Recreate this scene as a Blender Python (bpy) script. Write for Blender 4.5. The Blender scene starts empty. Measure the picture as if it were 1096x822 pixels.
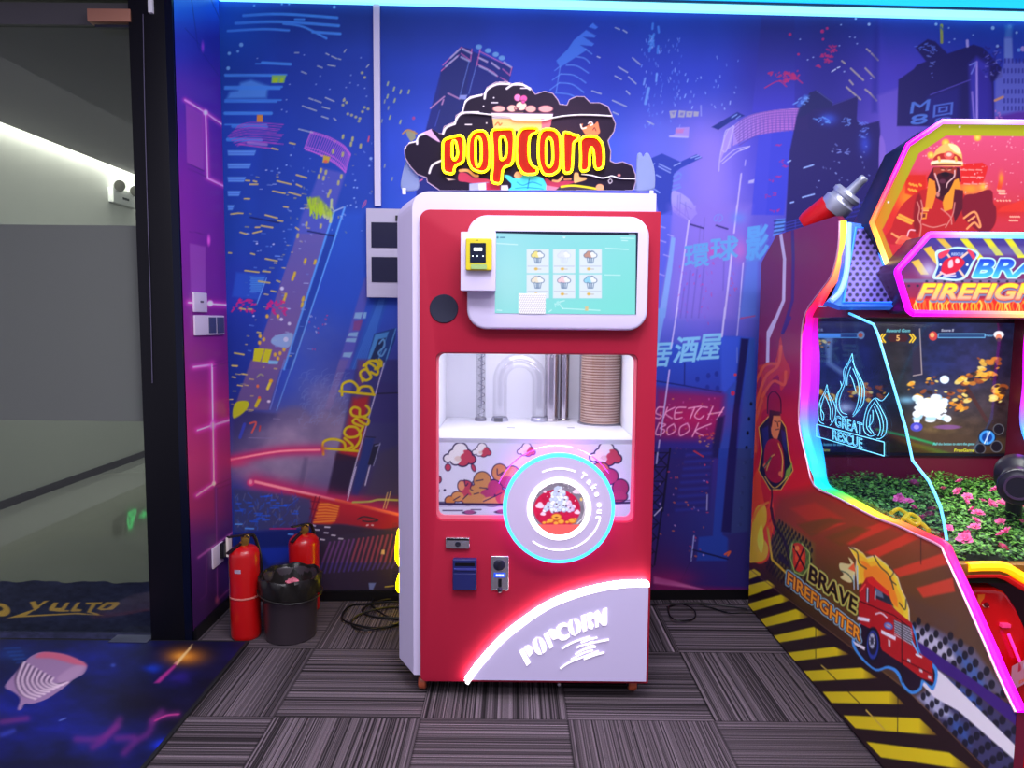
import bpy, bmesh, math, random
import numpy as np
from mathutils import Vector, Matrix
random.seed(11)
rng = np.random.default_rng(5)
PI = math.pi
C = bpy.context.scene.collection
# ------------------------------------------------------------------ camera maths (1096 x 822 frame)
F = 750.0; PITCH = math.atan(66 / 750.0); ROLL = 0.0096; H = 1.345
FW = np.array([0, math.cos(PITCH), -math.sin(PITCH)])
R0 = np.array([1.0, 0, 0]); U0 = np.array([0, math.sin(PITCH), math.cos(PITCH)])
RC = math.cos(ROLL) * R0 + math.sin(ROLL) * U0
UC = -math.sin(ROLL) * R0 + math.cos(ROLL) * U0
CAM = np.array([0, 0, H])
def ray(x, y): return FW + (x - 548) / F * RC + (411 - y) / F * UC
def on_plane(x, y, P0, N):
    d = ray(x, y); t = np.dot(np.asarray(P0, float) - CAM, N) / np.dot(d, N)
    return CAM + d * t
def on_floor(x, y, z=0.0): return on_plane(x, y, (0, 0, z), np.array([0, 0, 1.0]))
def on_y(x, y, Y): return on_plane(x, y, (0, Y, 0), np.array([0, 1.0, 0]))
def on_x(x, y, X): return on_plane(x, y, (X, 0, 0), np.array([1.0, 0, 0]))
def project(P):
    Q = P - CAM; d = Q @ FW
    return 548 + F * (Q @ RC) / d, 411 - F * (Q @ UC) / d
def K(ox, oy, s, pts): return [(ox + a / s, oy + b / s) for a, b in pts]

# ------------------------------------------------------------------ materials
MATS = {}
def s2l(c):
    c = np.asarray(c, float)
    return np.where(c <= 0.04045, c / 12.92, ((c + 0.055) / 1.055) ** 2.4)
def col(r, g, b): return tuple(s2l(np.array([r, g, b]) / 255.0)) + (1.0,)
def mat(name, rgb=(200, 200, 200), rough=0.5, metal=0.0, emit=None, es=1.0, trans=0.0, ior=1.45, alpha=1.0, spec=0.5, coat=0.0, bump=None, noise=None):
    if name in MATS: return MATS[name]
    m = bpy.data.materials.new(name); m.use_nodes = True
    nt = m.node_tree; b = nt.nodes['Principled BSDF']
    b.inputs['Base Color'].default_value = col(*rgb)
    b.inputs['Roughness'].default_value = rough; b.inputs['Metallic'].default_value = metal
    b.inputs['Transmission Weight'].default_value = trans; b.inputs['IOR'].default_value = ior
    b.inputs['Alpha'].default_value = alpha; b.inputs['Specular IOR Level'].default_value = spec
    b.inputs['Coat Weight'].default_value = coat
    if emit: b.inputs['Emission Color'].default_value = col(*emit); b.inputs['Emission Strength'].default_value = es
    tc = None
    if noise or bump:
        tc = nt.nodes.new('ShaderNodeTexCoord')
    if noise:
        sc, amt = noise
        n = nt.nodes.new('ShaderNodeTexNoise'); n.inputs['Scale'].default_value = sc; n.inputs['Detail'].default_value = 4
        nt.links.new(tc.outputs['Object'], n.inputs['Vector'])
        mr = nt.nodes.new('ShaderNodeMapRange'); mr.inputs['To Min'].default_value = 1 - amt; mr.inputs['To Max'].default_value = 1 + amt
        nt.links.new(n.outputs['Fac'], mr.inputs['Value'])
        vm = nt.nodes.new('ShaderNodeVectorMath'); vm.operation = 'SCALE'; vm.inputs[0].default_value = col(*rgb)[:3]
        nt.links.new(mr.outputs['Result'], vm.inputs['Scale']); nt.links.new(vm.outputs['Vector'], b.inputs['Base Color'])
    if bump:
        sc, st, di = bump
        n = nt.nodes.new('ShaderNodeTexNoise'); n.inputs['Scale'].default_value = sc; n.inputs['Detail'].default_value = 3
        nt.links.new(tc.outputs['Object'], n.inputs['Vector'])
        bp = nt.nodes.new('ShaderNodeBump'); bp.inputs['Strength'].default_value = st; bp.inputs['Distance'].default_value = di
        nt.links.new(n.outputs['Fac'], bp.inputs['Height']); nt.links.new(bp.outputs['Normal'], b.inputs['Normal'])
    MATS[name] = m
    return m
def paint_mat(name, rough=0.5, es=0.0, spec=0.5, metal=0.0, dim=1.0):
    """reads the printed colours stored on the mesh; es > 0 for glowing prints, screens and LEDs"""
    if name in MATS: return MATS[name]
    m = bpy.data.materials.new(name); m.use_nodes = True
    nt = m.node_tree; b = nt.nodes['Principled BSDF']
    a = nt.nodes.new('ShaderNodeAttribute'); a.attribute_name = 'paint'
    b.inputs['Roughness'].default_value = rough; b.inputs['Specular IOR Level'].default_value = spec; b.inputs['Metallic'].default_value = metal
    if dim == 1.0:
        nt.links.new(a.outputs['Color'], b.inputs['Base Color'])
    else:
        vm = nt.nodes.new('ShaderNodeVectorMath'); vm.operation = 'SCALE'; vm.inputs['Scale'].default_value = dim
        nt.links.new(a.outputs['Color'], vm.inputs[0]); nt.links.new(vm.outputs['Vector'], b.inputs['Base Color'])
    if es > 0:
        nt.links.new(a.outputs['Color'], b.inputs['Emission Color']); b.inputs['Emission Strength'].default_value = es
    MATS[name] = m
    return m
def glass_mat(name, rgb=(255, 255, 255), t=0.9, rough=0.02, fac=None):
    """clear sheet: see-through with a glossy skin"""
    if name in MATS: return MATS[name]
    m = bpy.data.materials.new(name); m.use_nodes = True
    nt = m.node_tree; nt.nodes.clear()
    o = nt.nodes.new('ShaderNodeOutputMaterial'); tr = nt.nodes.new('ShaderNodeBsdfTransparent'); gl = nt.nodes.new('ShaderNodeBsdfGlossy')
    tr.inputs['Color'].default_value = col(*rgb); gl.inputs['Roughness'].default_value = rough
    mx = nt.nodes.new('ShaderNodeMixShader'); fr = nt.nodes.new('ShaderNodeFresnel'); fr.inputs['IOR'].default_value = 1.35
    if fac is None: nt.links.new(fr.outputs['Fac'], mx.inputs['Fac'])
    else: mx.inputs['Fac'].default_value = fac
    nt.links.new(tr.outputs[0], mx.inputs[1]); nt.links.new(gl.outputs[0], mx.inputs[2]); nt.links.new(mx.outputs[0], o.inputs['Surface'])
    MATS[name] = m
    return m
def film_mat(name, rgb, cover):
    m = bpy.data.materials.new(name); m.use_nodes = True
    nt = m.node_tree; nt.nodes.clear()
    o = nt.nodes.new('ShaderNodeOutputMaterial'); tr = nt.nodes.new('ShaderNodeBsdfTransparent'); d = nt.nodes.new('ShaderNodeBsdfDiffuse'); t2 = nt.nodes.new('ShaderNodeBsdfTranslucent')
    d.inputs['Color'].default_value = col(*rgb); t2.inputs['Color'].default_value = col(*rgb)
    a = nt.nodes.new('ShaderNodeMixShader'); a.inputs[0].default_value = 0.5
    nt.links.new(d.outputs[0], a.inputs[1]); nt.links.new(t2.outputs[0], a.inputs[2])
    mx = nt.nodes.new('ShaderNodeMixShader'); mx.inputs[0].default_value = cover
    nt.links.new(tr.outputs[0], mx.inputs[1]); nt.links.new(a.outputs[0], mx.inputs[2]); nt.links.new(mx.outputs[0], o.inputs['Surface'])
    return m

# ------------------------------------------------------------------ objects
BASE = {}
def setp(o, label=None, cat=None, group=None, kind=None):
    if label: o['label'] = label
    if cat: o['category'] = cat
    if group: o['group'] = group
    if kind: o['kind'] = kind
    return o
def empty(name, loc, label, cat, group=None):
    o = bpy.data.objects.new(name, None); C.objects.link(o); o.location = loc; o.empty_display_size = 0.1
    BASE[o.name] = Vector(loc)
    return setp(o, label, cat, group)
def link(name, me, m=None, parent=None, smooth=False, label=None, cat=None, group=None, kind=None):
    """world-space mesh -> one object; origin at its base (top level) or at its thing's base"""
    if m is not None:
        for x in (m if isinstance(m, (list, tuple)) else [m]): me.materials.append(x)
    o = bpy.data.objects.new(name, me); C.objects.link(o)
    n = len(me.vertices)
    if parent is not None:
        b = BASE[parent.name]; o.parent = parent
    else:
        co = np.empty(n * 3); me.vertices.foreach_get('co', co); co = co.reshape(-1, 3)
        lo, hi = co.min(0), co.max(0); b = Vector(((lo[0] + hi[0]) / 2, (lo[1] + hi[1]) / 2, lo[2]))
        o.location = b
    BASE[o.name] = b
    me.transform(Matrix.Translation(-b))
    if smooth and n:
        me.polygons.foreach_set('use_smooth', [True] * len(me.polygons))
        try: me.set_sharp_from_angle(angle=0.7)
        except Exception: pass
    me.name = name
    return setp(o, label, cat, group, kind)
def bm_mesh(bm):
    bmesh.ops.recalc_face_normals(bm, faces=bm.faces)
    me = bpy.data.meshes.new('m'); bm.to_mesh(me); bm.free(); return me
def box_bm(bm, lo, hi, bev=0.0, rot=None, piv=None):
    lo = Vector(lo); hi = Vector(hi); c = (lo + hi) / 2; s = hi - lo
    r = bmesh.ops.create_cube(bm, size=1.0, matrix=Matrix.Translation(c) @ Matrix.Diagonal((s.x, s.y, s.z, 1)))
    vs = r['verts']
    if bev > 0:
        es = list({e for v in vs for e in v.link_edges})
        q = bmesh.ops.bevel(bm, geom=es, offset=bev, segments=2, profile=0.7, affect='EDGES')
        vs = list({v for f in q['faces'] for v in f.verts} | {v for v in vs if v.is_valid})
    if rot is not None:
        bmesh.ops.transform(bm, matrix=rot, space=Matrix.Translation(-(Vector(piv) if piv is not None else c)), verts=[v for v in vs if v.is_valid])
def box(name, lo, hi, m, parent=None, bev=0.0, **k):
    bm = bmesh.new(); box_bm(bm, lo, hi, bev); return link(name, bm_mesh(bm), m, parent, smooth=bev > 0, **k)
def boxes(name, L, m, parent=None, bev=0.0, **k):
    bm = bmesh.new()
    for lo, hi in L: box_bm(bm, lo, hi, bev)
    return link(name, bm_mesh(bm), m, parent, **k)
def frame3(axis):
    a = Vector(axis).normalized(); t = Vector((0, 0, 1)) if abs(a.z) < 0.9 else Vector((1, 0, 0))
    u = t.cross(a).normalized(); v = a.cross(u); return a, u, v
def lathe_bm(bm, prof, org=(0, 0, 0), axis=(0, 0, 1), n=32, fn=None, cap=True):
    """prof: (radius, distance along the axis)"""
    a, u, v = frame3(axis); o = Vector(org); rings = []
    for i, (r, h) in enumerate(prof):
        ring = []
        for k in range(n):
            t = 2 * PI * k / n; rr, hh = (r, h) if fn is None else fn(r, h, t, i)
            ring.append(bm.verts.new(o + a * hh + (u * math.cos(t) + v * math.sin(t)) * rr))
        rings.append(ring)
    for A, B in zip(rings, rings[1:]):
        for k in range(n): bm.faces.new((A[k], A[(k + 1) % n], B[(k + 1) % n], B[k]))
    if cap:
        for R_ in (rings[0], rings[-1]):
            try: bm.faces.new(R_)
            except Exception: pass
def lathe(name, prof, org, m, parent=None, axis=(0, 0, 1), n=32, fn=None, cap=True, smooth=True, **k):
    bm = bmesh.new(); lathe_bm(bm, prof, org, axis, n, fn, cap); return link(name, bm_mesh(bm), m, parent, smooth=smooth, **k)
def catmull(pts, closed=False, n=6):
    P = [np.array(p, float) for p in pts]; out = []; L = len(P)
    rngk = range(L) if closed else range(L - 1)
    for i in rngk:
        if closed: p0, p1, p2, p3 = P[i - 1], P[i], P[(i + 1) % L], P[(i + 2) % L]
        else: p0, p1, p2, p3 = P[max(i - 1, 0)], P[i], P[i + 1], P[min(i + 2, L - 1)]
        for k in range(n):
            t = k / n
            out.append(0.5 * ((2 * p1) + (-p0 + p2) * t + (2 * p0 - 5 * p1 + 4 * p2 - p3) * t * t + (-p0 + 3 * p1 - 3 * p2 + p3) * t ** 3))
    if not closed: out.append(P[-1])
    return out
def chaikin(pts, n=2):
    P = [np.array(p, float) for p in pts]
    for _ in range(n):
        Q = []
        for i in range(len(P)): a, b = P[i], P[(i + 1) % len(P)]; Q += [a * .8 + b * .2, a * .2 + b * .8]
        P = Q
    return [tuple(p) for p in P]
def tube_bm(bm, pts, r, closed=False, n=8):
    P = [Vector(p) for p in pts]; L = len(P); rings = []; u = None
    for i in range(L):
        if closed: t = (P[(i + 1) % L] - P[i - 1])
        else: t = P[min(i + 1, L - 1)] - P[max(i - 1, 0)]
        if t.length < 1e-9: t = Vector((0, 0, 1))
        t.normalize()
        if u is None: _, u, v = frame3(t)
        u = (u - t * u.dot(t)).normalized(); v = t.cross(u)
        rr = r[i] if isinstance(r, (list, tuple)) else r
        rings.append([bm.verts.new(P[i] + (u * math.cos(2 * PI * k / n) + v * math.sin(2 * PI * k / n)) * rr) for k in range(n)])
    pr = list(zip(rings, rings[1:]))
    if closed:
        A, B = rings[-1], rings[0]
        sh = min(range(n), key=lambda s: (A[0].co - B[s].co).length)
        for k in range(n): bm.faces.new((A[k], A[(k + 1) % n], B[(k + 1 + sh) % n], B[(k + sh) % n]))
    for A, B in pr:
        for k in range(n): bm.faces.new((A[k], A[(k + 1) % n], B[(k + 1) % n], B[k]))
    if not closed: bm.faces.new(rings[0]); bm.faces.new(rings[-1])
def tube(name, pts, r, m, parent=None, closed=False, n=8, **k):
    bm = bmesh.new()
    if pts and isinstance(pts[0], list) and not np.isscalar(pts[0][0]):
        for p in pts: tube_bm(bm, p, r, closed, n)
    else: tube_bm(bm, pts, r, closed, n)
    return link(name, bm_mesh(bm), m, parent, smooth=True, **k)
def curve_mesh(loops, depth, bev):
    cu = bpy.data.curves.new('c', 'CURVE'); cu.dimensions = '2D'; cu.fill_mode = 'BOTH'
    for L in loops:
        s = cu.splines.new('POLY'); s.points.add(len(L) - 1); s.use_cyclic_u = True
        for i, (a, b) in enumerate(L): s.points[i].co = (a, b, 0, 1)
    cu.extrude = max(depth / 2 - bev, 1e-5); cu.bevel_depth = bev; cu.bevel_resolution = 2; cu.offset = -bev
    ob = bpy.data.objects.new('c', cu); C.objects.link(ob)
    me = bpy.data.meshes.new_from_object(ob, depsgraph=bpy.context.evaluated_depsgraph_get())
    bpy.data.objects.remove(ob); bpy.data.curves.remove(cu)
    bm = bmesh.new(); bm.from_mesh(me); bpy.data.meshes.remove(me)
    bmesh.ops.remove_doubles(bm, verts=bm.verts, dist=1e-6)
    return bm
def plate(name, loops, Y, depth, m, parent=None, bev=0.0, axis='y', smooth=True, **k):
    """slab cut to (x, z) loops; front face at Y, going back by depth. axis 'x': loops are (y, z), face at X=Y, going right"""
    bm = curve_mesh(loops, depth, bev)
    for v in bm.verts:
        a, b, c = v.co
        if axis == 'y': v.co = (a, Y + depth / 2 - c, b)
        elif axis == 'x': v.co = (Y + depth / 2 + c, a, b)
        else: v.co = (a, b, Y - depth / 2 + c)
    return link(name, bm_mesh(bm), m, parent, smooth=smooth, **k)
def rrect(x0, z0, x1, z1, r, n=8):
    r4 = r if isinstance(r, (list, tuple)) else (r, r, r, r)   # bottom-left, bottom-right, top-right, top-left
    out = []
    for (cx, cz, a0, rr) in ((x0, z0, 180, r4[0]), (x1, z0, 270, r4[1]), (x1, z1, 0, r4[2]), (x0, z1, 90, r4[3])):
        sx = 1 if cx == x0 else -1; sz = 1 if cz == z0 else -1
        if rr <= 0: out.append((cx, cz)); continue
        for i in range(n + 1):
            t = math.radians(a0 + 90 * i / n); out.append((cx + sx * rr + rr * math.cos(t), cz + sz * rr + rr * math.sin(t)))
    return out
def circ(cx, cz, r, n=64, rz=None): return [(cx + r * math.cos(2 * PI * i / n), cz + (rz or r) * math.sin(2 * PI * i / n)) for i in range(n)]
def ribbon(pts, w):
    P = [np.array(p, float) for p in pts]; L, R_ = [], []
    for i in range(len(P)):
        t = P[min(i + 1, len(P) - 1)] - P[max(i - 1, 0)]; t /= np.linalg.norm(t); nn = np.array([-t[1], t[0]])
        ww = w[i] if isinstance(w, (list, tuple)) else w
        L.append(tuple(P[i] + nn * ww / 2)); R_.append(tuple(P[i] - nn * ww / 2))
    return L + R_[::-1]

# ------------------------------------------------------------------ glyph outlines (Blender's own font)
GL = {}
def glyph_bm(s, bold=0.0, shear=0.0, space=1.0):
    cu = bpy.data.curves.new('t', 'FONT'); cu.body = s; cu.offset = bold; cu.shear = shear; cu.space_character = space
    ob = bpy.data.objects.new('t', cu); C.objects.link(ob)
    me = bpy.data.meshes.new_from_object(ob, depsgraph=bpy.context.evaluated_depsgraph_get())
    bpy.data.objects.remove(ob); bpy.data.curves.remove(cu)
    bm = bmesh.new(); bm.from_mesh(me); bpy.data.meshes.remove(me)
    bmesh.ops.remove_doubles(bm, verts=bm.verts, dist=1e-5)
    return bm
def glyph_edges(s, bold=0.0, shear=0.0, space=1.0):
    k = (s, bold, shear, space)
    if k not in GL:
        bm = glyph_bm(s, bold, shear, space)
        E_ = np.array([[e.verts[0].co.x, e.verts[0].co.y, e.verts[1].co.x, e.verts[1].co.y] for e in bm.edges if len(e.link_faces) == 1])
        bm.free()
        if len(E_) == 0: E_ = np.zeros((0, 4))
        else:
            mn = min(E_[:, 0].min(), E_[:, 2].min()), min(E_[:, 1].min(), E_[:, 3].min()); mx = max(E_[:, 0].max(), E_[:, 2].max()), max(E_[:, 1].max(), E_[:, 3].max())
            E_[:, [0, 2]] = (E_[:, [0, 2]] - mn[0]) / (mx[0] - mn[0]); E_[:, [1, 3]] = (E_[:, [1, 3]] - mn[1]) / (mx[1] - mn[1])
        GL[k] = E_
    return GL[k]

# ------------------------------------------------------------------ printed surfaces: a fine mesh that carries the print in its vertices
def hash2(ix, iy, s):
    h = (ix * 374761393 + iy * 668265263 + s * 1442695041) & 0xffffffff
    h = ((h ^ (h >> 13)) * 1274126177) & 0xffffffff
    return ((h ^ (h >> 16)) & 0xffff) / 65535.0
def vnoise(X, Y, s=0):
    ix = np.floor(X).astype(np.int64); iy = np.floor(Y).astype(np.int64); fx = X - ix; fy = Y - iy
    fx = fx * fx * (3 - 2 * fx); fy = fy * fy * (3 - 2 * fy)
    a = hash2(ix, iy, s); b = hash2(ix + 1, iy, s); c = hash2(ix, iy + 1, s); d = hash2(ix + 1, iy + 1, s)
    return (a * (1 - fx) + b * fx) * (1 - fy) + (c * (1 - fx) + d * fx) * fy
def fbm(X, Y, s=0, o=4):
    r = 0; a = 0.5; t = 0
    for i in range(o): r = r + a * vnoise(X * 2 ** i, Y * 2 ** i, s + i); t += a; a /= 2
    return r / t
class Print:
    """points O + U*u + V*v; everything is drawn in the photograph's pixel frame through the projection of those points"""
    def __init__(s, O, U, V, step):
        s.O = np.array(O, float); s.U = np.array(U, float); s.V = np.array(V, float)
        lu, lv = np.linalg.norm(s.U), np.linalg.norm(s.V)
        s.nu = int(lu / step) + 2; s.nv = int(lv / step) + 2
        a, b = np.meshgrid(np.linspace(0, 1, s.nu), np.linspace(0, 1, s.nv))
        s.P = s.O + a[..., None] * s.U + b[..., None] * s.V
        s.X, s.Y = project(s.P); s.C = np.zeros((s.nv, s.nu, 3)); s.lu, s.lv = lu, lv
        s.N = np.cross(s.U, s.V); s.uu = s.U / lu ** 2; s.vv = s.V / lv ** 2
        s.xb = (s.X.min(), s.X.max(), s.Y.min(), s.Y.max())
    def sl(s, x0, y0, x1, y1):
        x0, x1 = max(x0, s.xb[0]), min(x1, s.xb[1]); y0, y1 = max(y0, s.xb[2]), min(y1, s.xb[3])
        if x0 >= x1 or y0 >= y1: return None
        ii, jj = [], []
        for x in (x0, x1):
            for y in (y0, y1):
                d = ray(x, y); dn = np.dot(d, s.N)
                t = np.dot(s.O - CAM, s.N) / dn if abs(dn) > 1e-9 else -1
                if t <= 0: return (slice(0, s.nv), slice(0, s.nu))
                q = CAM + d * t - s.O; ii.append(np.dot(q, s.uu) * (s.nu - 1)); jj.append(np.dot(q, s.vv) * (s.nv - 1))
        i0, i1 = int(max(min(ii) - 1, 0)), int(min(max(ii) + 2, s.nu)); j0, j1 = int(max(min(jj) - 1, 0)), int(min(max(jj) + 2, s.nv))
        if i0 >= i1 or j0 >= j1: return None
        return (slice(j0, j1), slice(i0, i1))
    def put(s, sl, cov, c):
        if callable(c): c = c(s.X[sl], s.Y[sl])
        else: c = np.array(c, float) / 255.0
        s.C[sl] = s.C[sl] * (1 - cov[..., None]) + c * cov[..., None]
    def _edges(s, E_, c, a, f, fat=0.0):
        if len(E_) == 0: return
        x0, x1 = min(E_[:, 0].min(), E_[:, 2].min()), max(E_[:, 0].max(), E_[:, 2].max()); y0, y1 = min(E_[:, 1].min(), E_[:, 3].min()), max(E_[:, 1].max(), E_[:, 3].max())
        g_ = f + fat; sl = s.sl(x0 - g_, y0 - g_, x1 + g_, y1 + g_)
        if sl is None: return
        X, Y = s.X[sl], s.Y[sl]; ins = np.zeros(X.shape, bool); D = np.full(X.shape, 1e9)
        for ax, ay, bx, by in E_:
            if ay != by:
                cr = ((ay > Y) != (by > Y)) & (X < (bx - ax) * (Y - ay) / (by - ay) + ax); ins ^= cr
            dx, dy = bx - ax, by - ay; L = dx * dx + dy * dy + 1e-12
            t = np.clip(((X - ax) * dx + (Y - ay) * dy) / L, 0, 1)
            D = np.minimum(D, (X - ax - t * dx) ** 2 + (Y - ay - t * dy) ** 2)
        D = np.sqrt(D); sd = np.where(ins, D, -D) + fat
        s.put(sl, np.clip(sd / f + 0.5, 0, 1) * a, c)
    def poly(s, pts, c, a=1.0, f=1.0, holes=()):
        E_ = []
        for L in [pts] + list(holes):
            for i in range(len(L)): E_.append((*L[i - 1], *L[i]))
        s._edges(np.array(E_, float), c, a, f)
    def line(s, pts, w, c, a=1.0, f=1.0, closed=False, glow=False):
        pts = list(pts); pts = pts + [pts[0]] if closed else pts
        m = w * 2.6 if glow else w / 2 + f
        xs = [p[0] for p in pts]; ys = [p[1] for p in pts]
        sl = s.sl(min(xs) - m, min(ys) - m, max(xs) + m, max(ys) + m)
        if sl is None: return
        X, Y = s.X[sl], s.Y[sl]; D = np.full(X.shape, 1e9)
        for (ax, ay), (bx, by) in zip(pts, pts[1:]):
            dx, dy = bx - ax, by - ay; L = dx * dx + dy * dy + 1e-12
            t = np.clip(((X - ax) * dx + (Y - ay) * dy) / L, 0, 1)
            D = np.minimum(D, (X - ax - t * dx) ** 2 + (Y - ay - t * dy) ** 2)
        if glow: cov = np.exp(-D / (w * w)) * a
        else: cov = np.clip((w / 2 - np.sqrt(D)) / f + 0.5, 0, 1) * a
        s.put(sl, cov, c)
    def sline(s, pts, w, c, a=1.0, f=1.0, closed=False): s.line([tuple(p) for p in catmull(pts, closed)], w, c, a, f, closed)
    def spoly(s, pts, c, a=1.0, f=1.0): s.poly([tuple(p) for p in catmull(pts, True, 4)], c, a, f)
    def ell(s, cx, cy, rx, ry, c, a=1.0, f=1.0, rot=0.0):
        m = max(rx, ry) + f
        sl = s.sl(cx - m, cy - m, cx + m, cy + m)
        if sl is None: return
        X, Y = s.X[sl] - cx, s.Y[sl] - cy; cr, sr = math.cos(rot), math.sin(rot)
        x, y = X * cr + Y * sr, -X * sr + Y * cr
        d = (1 - np.sqrt((x / rx) ** 2 + (y / ry) ** 2)) * min(rx, ry)
        s.put(sl, np.clip(d / f + 0.5, 0, 1) * a, c)
    def blob(s, cx, cy, rx, ry, c, a=1.0, rot=0.0, p=1.0):
        m = max(rx, ry) * 2.5
        sl = s.sl(cx - m, cy - m, cx + m, cy + m)
        if sl is None: return
        X, Y = s.X[sl] - cx, s.Y[sl] - cy; cr, sr = math.cos(rot), math.sin(rot)
        x, y = X * cr + Y * sr, -X * sr + Y * cr
        s.put(sl, np.exp(-((x / rx) ** 2 + (y / ry) ** 2) ** p) * a, c)
    def text(s, t, o, e, up, c, a=1.0, f=1.0, bold=0.0, shear=0.0, space=1.0, rim=None):
        """string t from lower-left point o to lower-right point e, cap height vector up"""
        G = glyph_edges(t, 0.0, shear, space); fat = bold * math.hypot(*up) * 1.1
        if len(G) == 0: return
        dx, dy = e[0] - o[0], e[1] - o[1]
        E_ = np.empty_like(G)
        for i in (0, 2):
            E_[:, i] = o[0] + G[:, i] * dx + G[:, i + 1] * up[0]; E_[:, i + 1] = o[1] + G[:, i] * dy + G[:, i + 1] * up[1]
        if rim:
            w, rc_ = rim; m = w / 2 + 1
            sl = s.sl(E_[:, [0, 2]].min() - m, E_[:, [1, 3]].min() - m, E_[:, [0, 2]].max() + m, E_[:, [1, 3]].max() + m)
            if sl is not None:
                X, Y = s.X[sl], s.Y[sl]; D = np.full(X.shape, 1e9)
                for ax, ay, bx, by in E_:
                    ddx, ddy = bx - ax, by - ay; L = ddx * ddx + ddy * ddy + 1e-12
                    q = np.clip(((X - ax) * ddx + (Y - ay) * ddy) / L, 0, 1); D = np.minimum(D, (X - ax - q * ddx) ** 2 + (Y - ay - q * ddy) ** 2)
                s.put(sl, np.clip(w / 2 + fat - np.sqrt(D) + 0.5, 0, 1) * a, rc_)
        s._edges(E_, c, a, f, fat)
    def table(s, xs, ys, T):
        T = np.array(T, float) / 255.0
        fx = np.clip(np.interp(s.X, xs, np.arange(len(xs))), 0, len(xs) - 1.001); fy = np.clip(np.interp(s.Y, ys, np.arange(len(ys))), 0, len(ys) - 1.001)
        i = fx.astype(int); j = fy.astype(int); a = (fx - i)[..., None]; b = (fy - j)[..., None]
        a = a * a * (3 - 2 * a); b = b * b * (3 - 2 * b)
        s.C = (T[j, i] * (1 - a) + T[j, i + 1] * a) * (1 - b) + (T[j + 1, i] * (1 - a) + T[j + 1, i + 1] * a) * b
    def mottle(s, sx, sy, amt, seed=0):
        n = fbm(s.X / sx, s.Y / sy, seed)
        s.C *= (1 + (n - 0.5) * 2 * amt)[..., None]
    def mesh(s, mask=None, off=0.0, back=0.0):
        """quads kept where mask(P_centres) is true"""
        nrm = s.N / np.linalg.norm(s.N)
        P = s.P + nrm * off
        idx = np.arange(s.nu * s.nv).reshape(s.nv, s.nu)
        q = np.stack([idx[:-1, :-1], idx[:-1, 1:], idx[1:, 1:], idx[1:, :-1]], -1)
        if mask is not None:
            cen = (P[:-1, :-1] + P[1:, 1:]) / 2; q = q[mask(cen)]
        q = q.reshape(-1, 4)
        used = np.zeros(s.nu * s.nv, bool); used[q.ravel()] = True
        remap = np.cumsum(used) - 1
        V = P.reshape(-1, 3)[used]; q = remap[q]; cc = np.clip(s.C.reshape(-1, 3)[used], 0, 1)
        me = bpy.data.meshes.new('print')
        me.vertices.add(len(V)); me.vertices.foreach_set('co', V.astype(np.float32).ravel())
        me.loops.add(len(q) * 4); me.loops.foreach_set('vertex_index', q.astype(np.int32).ravel())
        me.polygons.add(len(q)); me.polygons.foreach_set('loop_start', np.arange(0, len(q) * 4, 4, dtype=np.int32))
        me.update(calc_edges=True)
        at = me.color_attributes.new('paint', 'FLOAT_COLOR', 'POINT')
        rgba = np.ones((len(V), 4), np.float32); rgba[:, :3] = s2l(cc); at.data.foreach_set('color', rgba.ravel())
        return me
def in_poly(px, py, L):
    ins = np.zeros(px.shape, bool)
    for i in range(len(L)):
        ax, ay = L[i - 1]; bx, by = L[i]
        if ay != by: ins ^= ((ay > py) != (by > py)) & (px < (bx - ax) * (py - ay) / (by - ay) + ax)
    return ins
def shade(A, B):
    """A -> B colour mix as function of a field in 0..1"""
    A = np.array(A, float) / 255; B = np.array(B, float) / 255
    return lambda t: A + (B - A) * np.clip(t, 0, 1)[..., None]
def vgrad(y0, c0, y1, c1): g = shade(c0, c1); return lambda X, Y: g((Y - y0) / (y1 - y0))
def hgrad(x0, c0, x1, c1): g = shade(c0, c1); return lambda X, Y: g((X - x0) / (x1 - x0))
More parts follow.
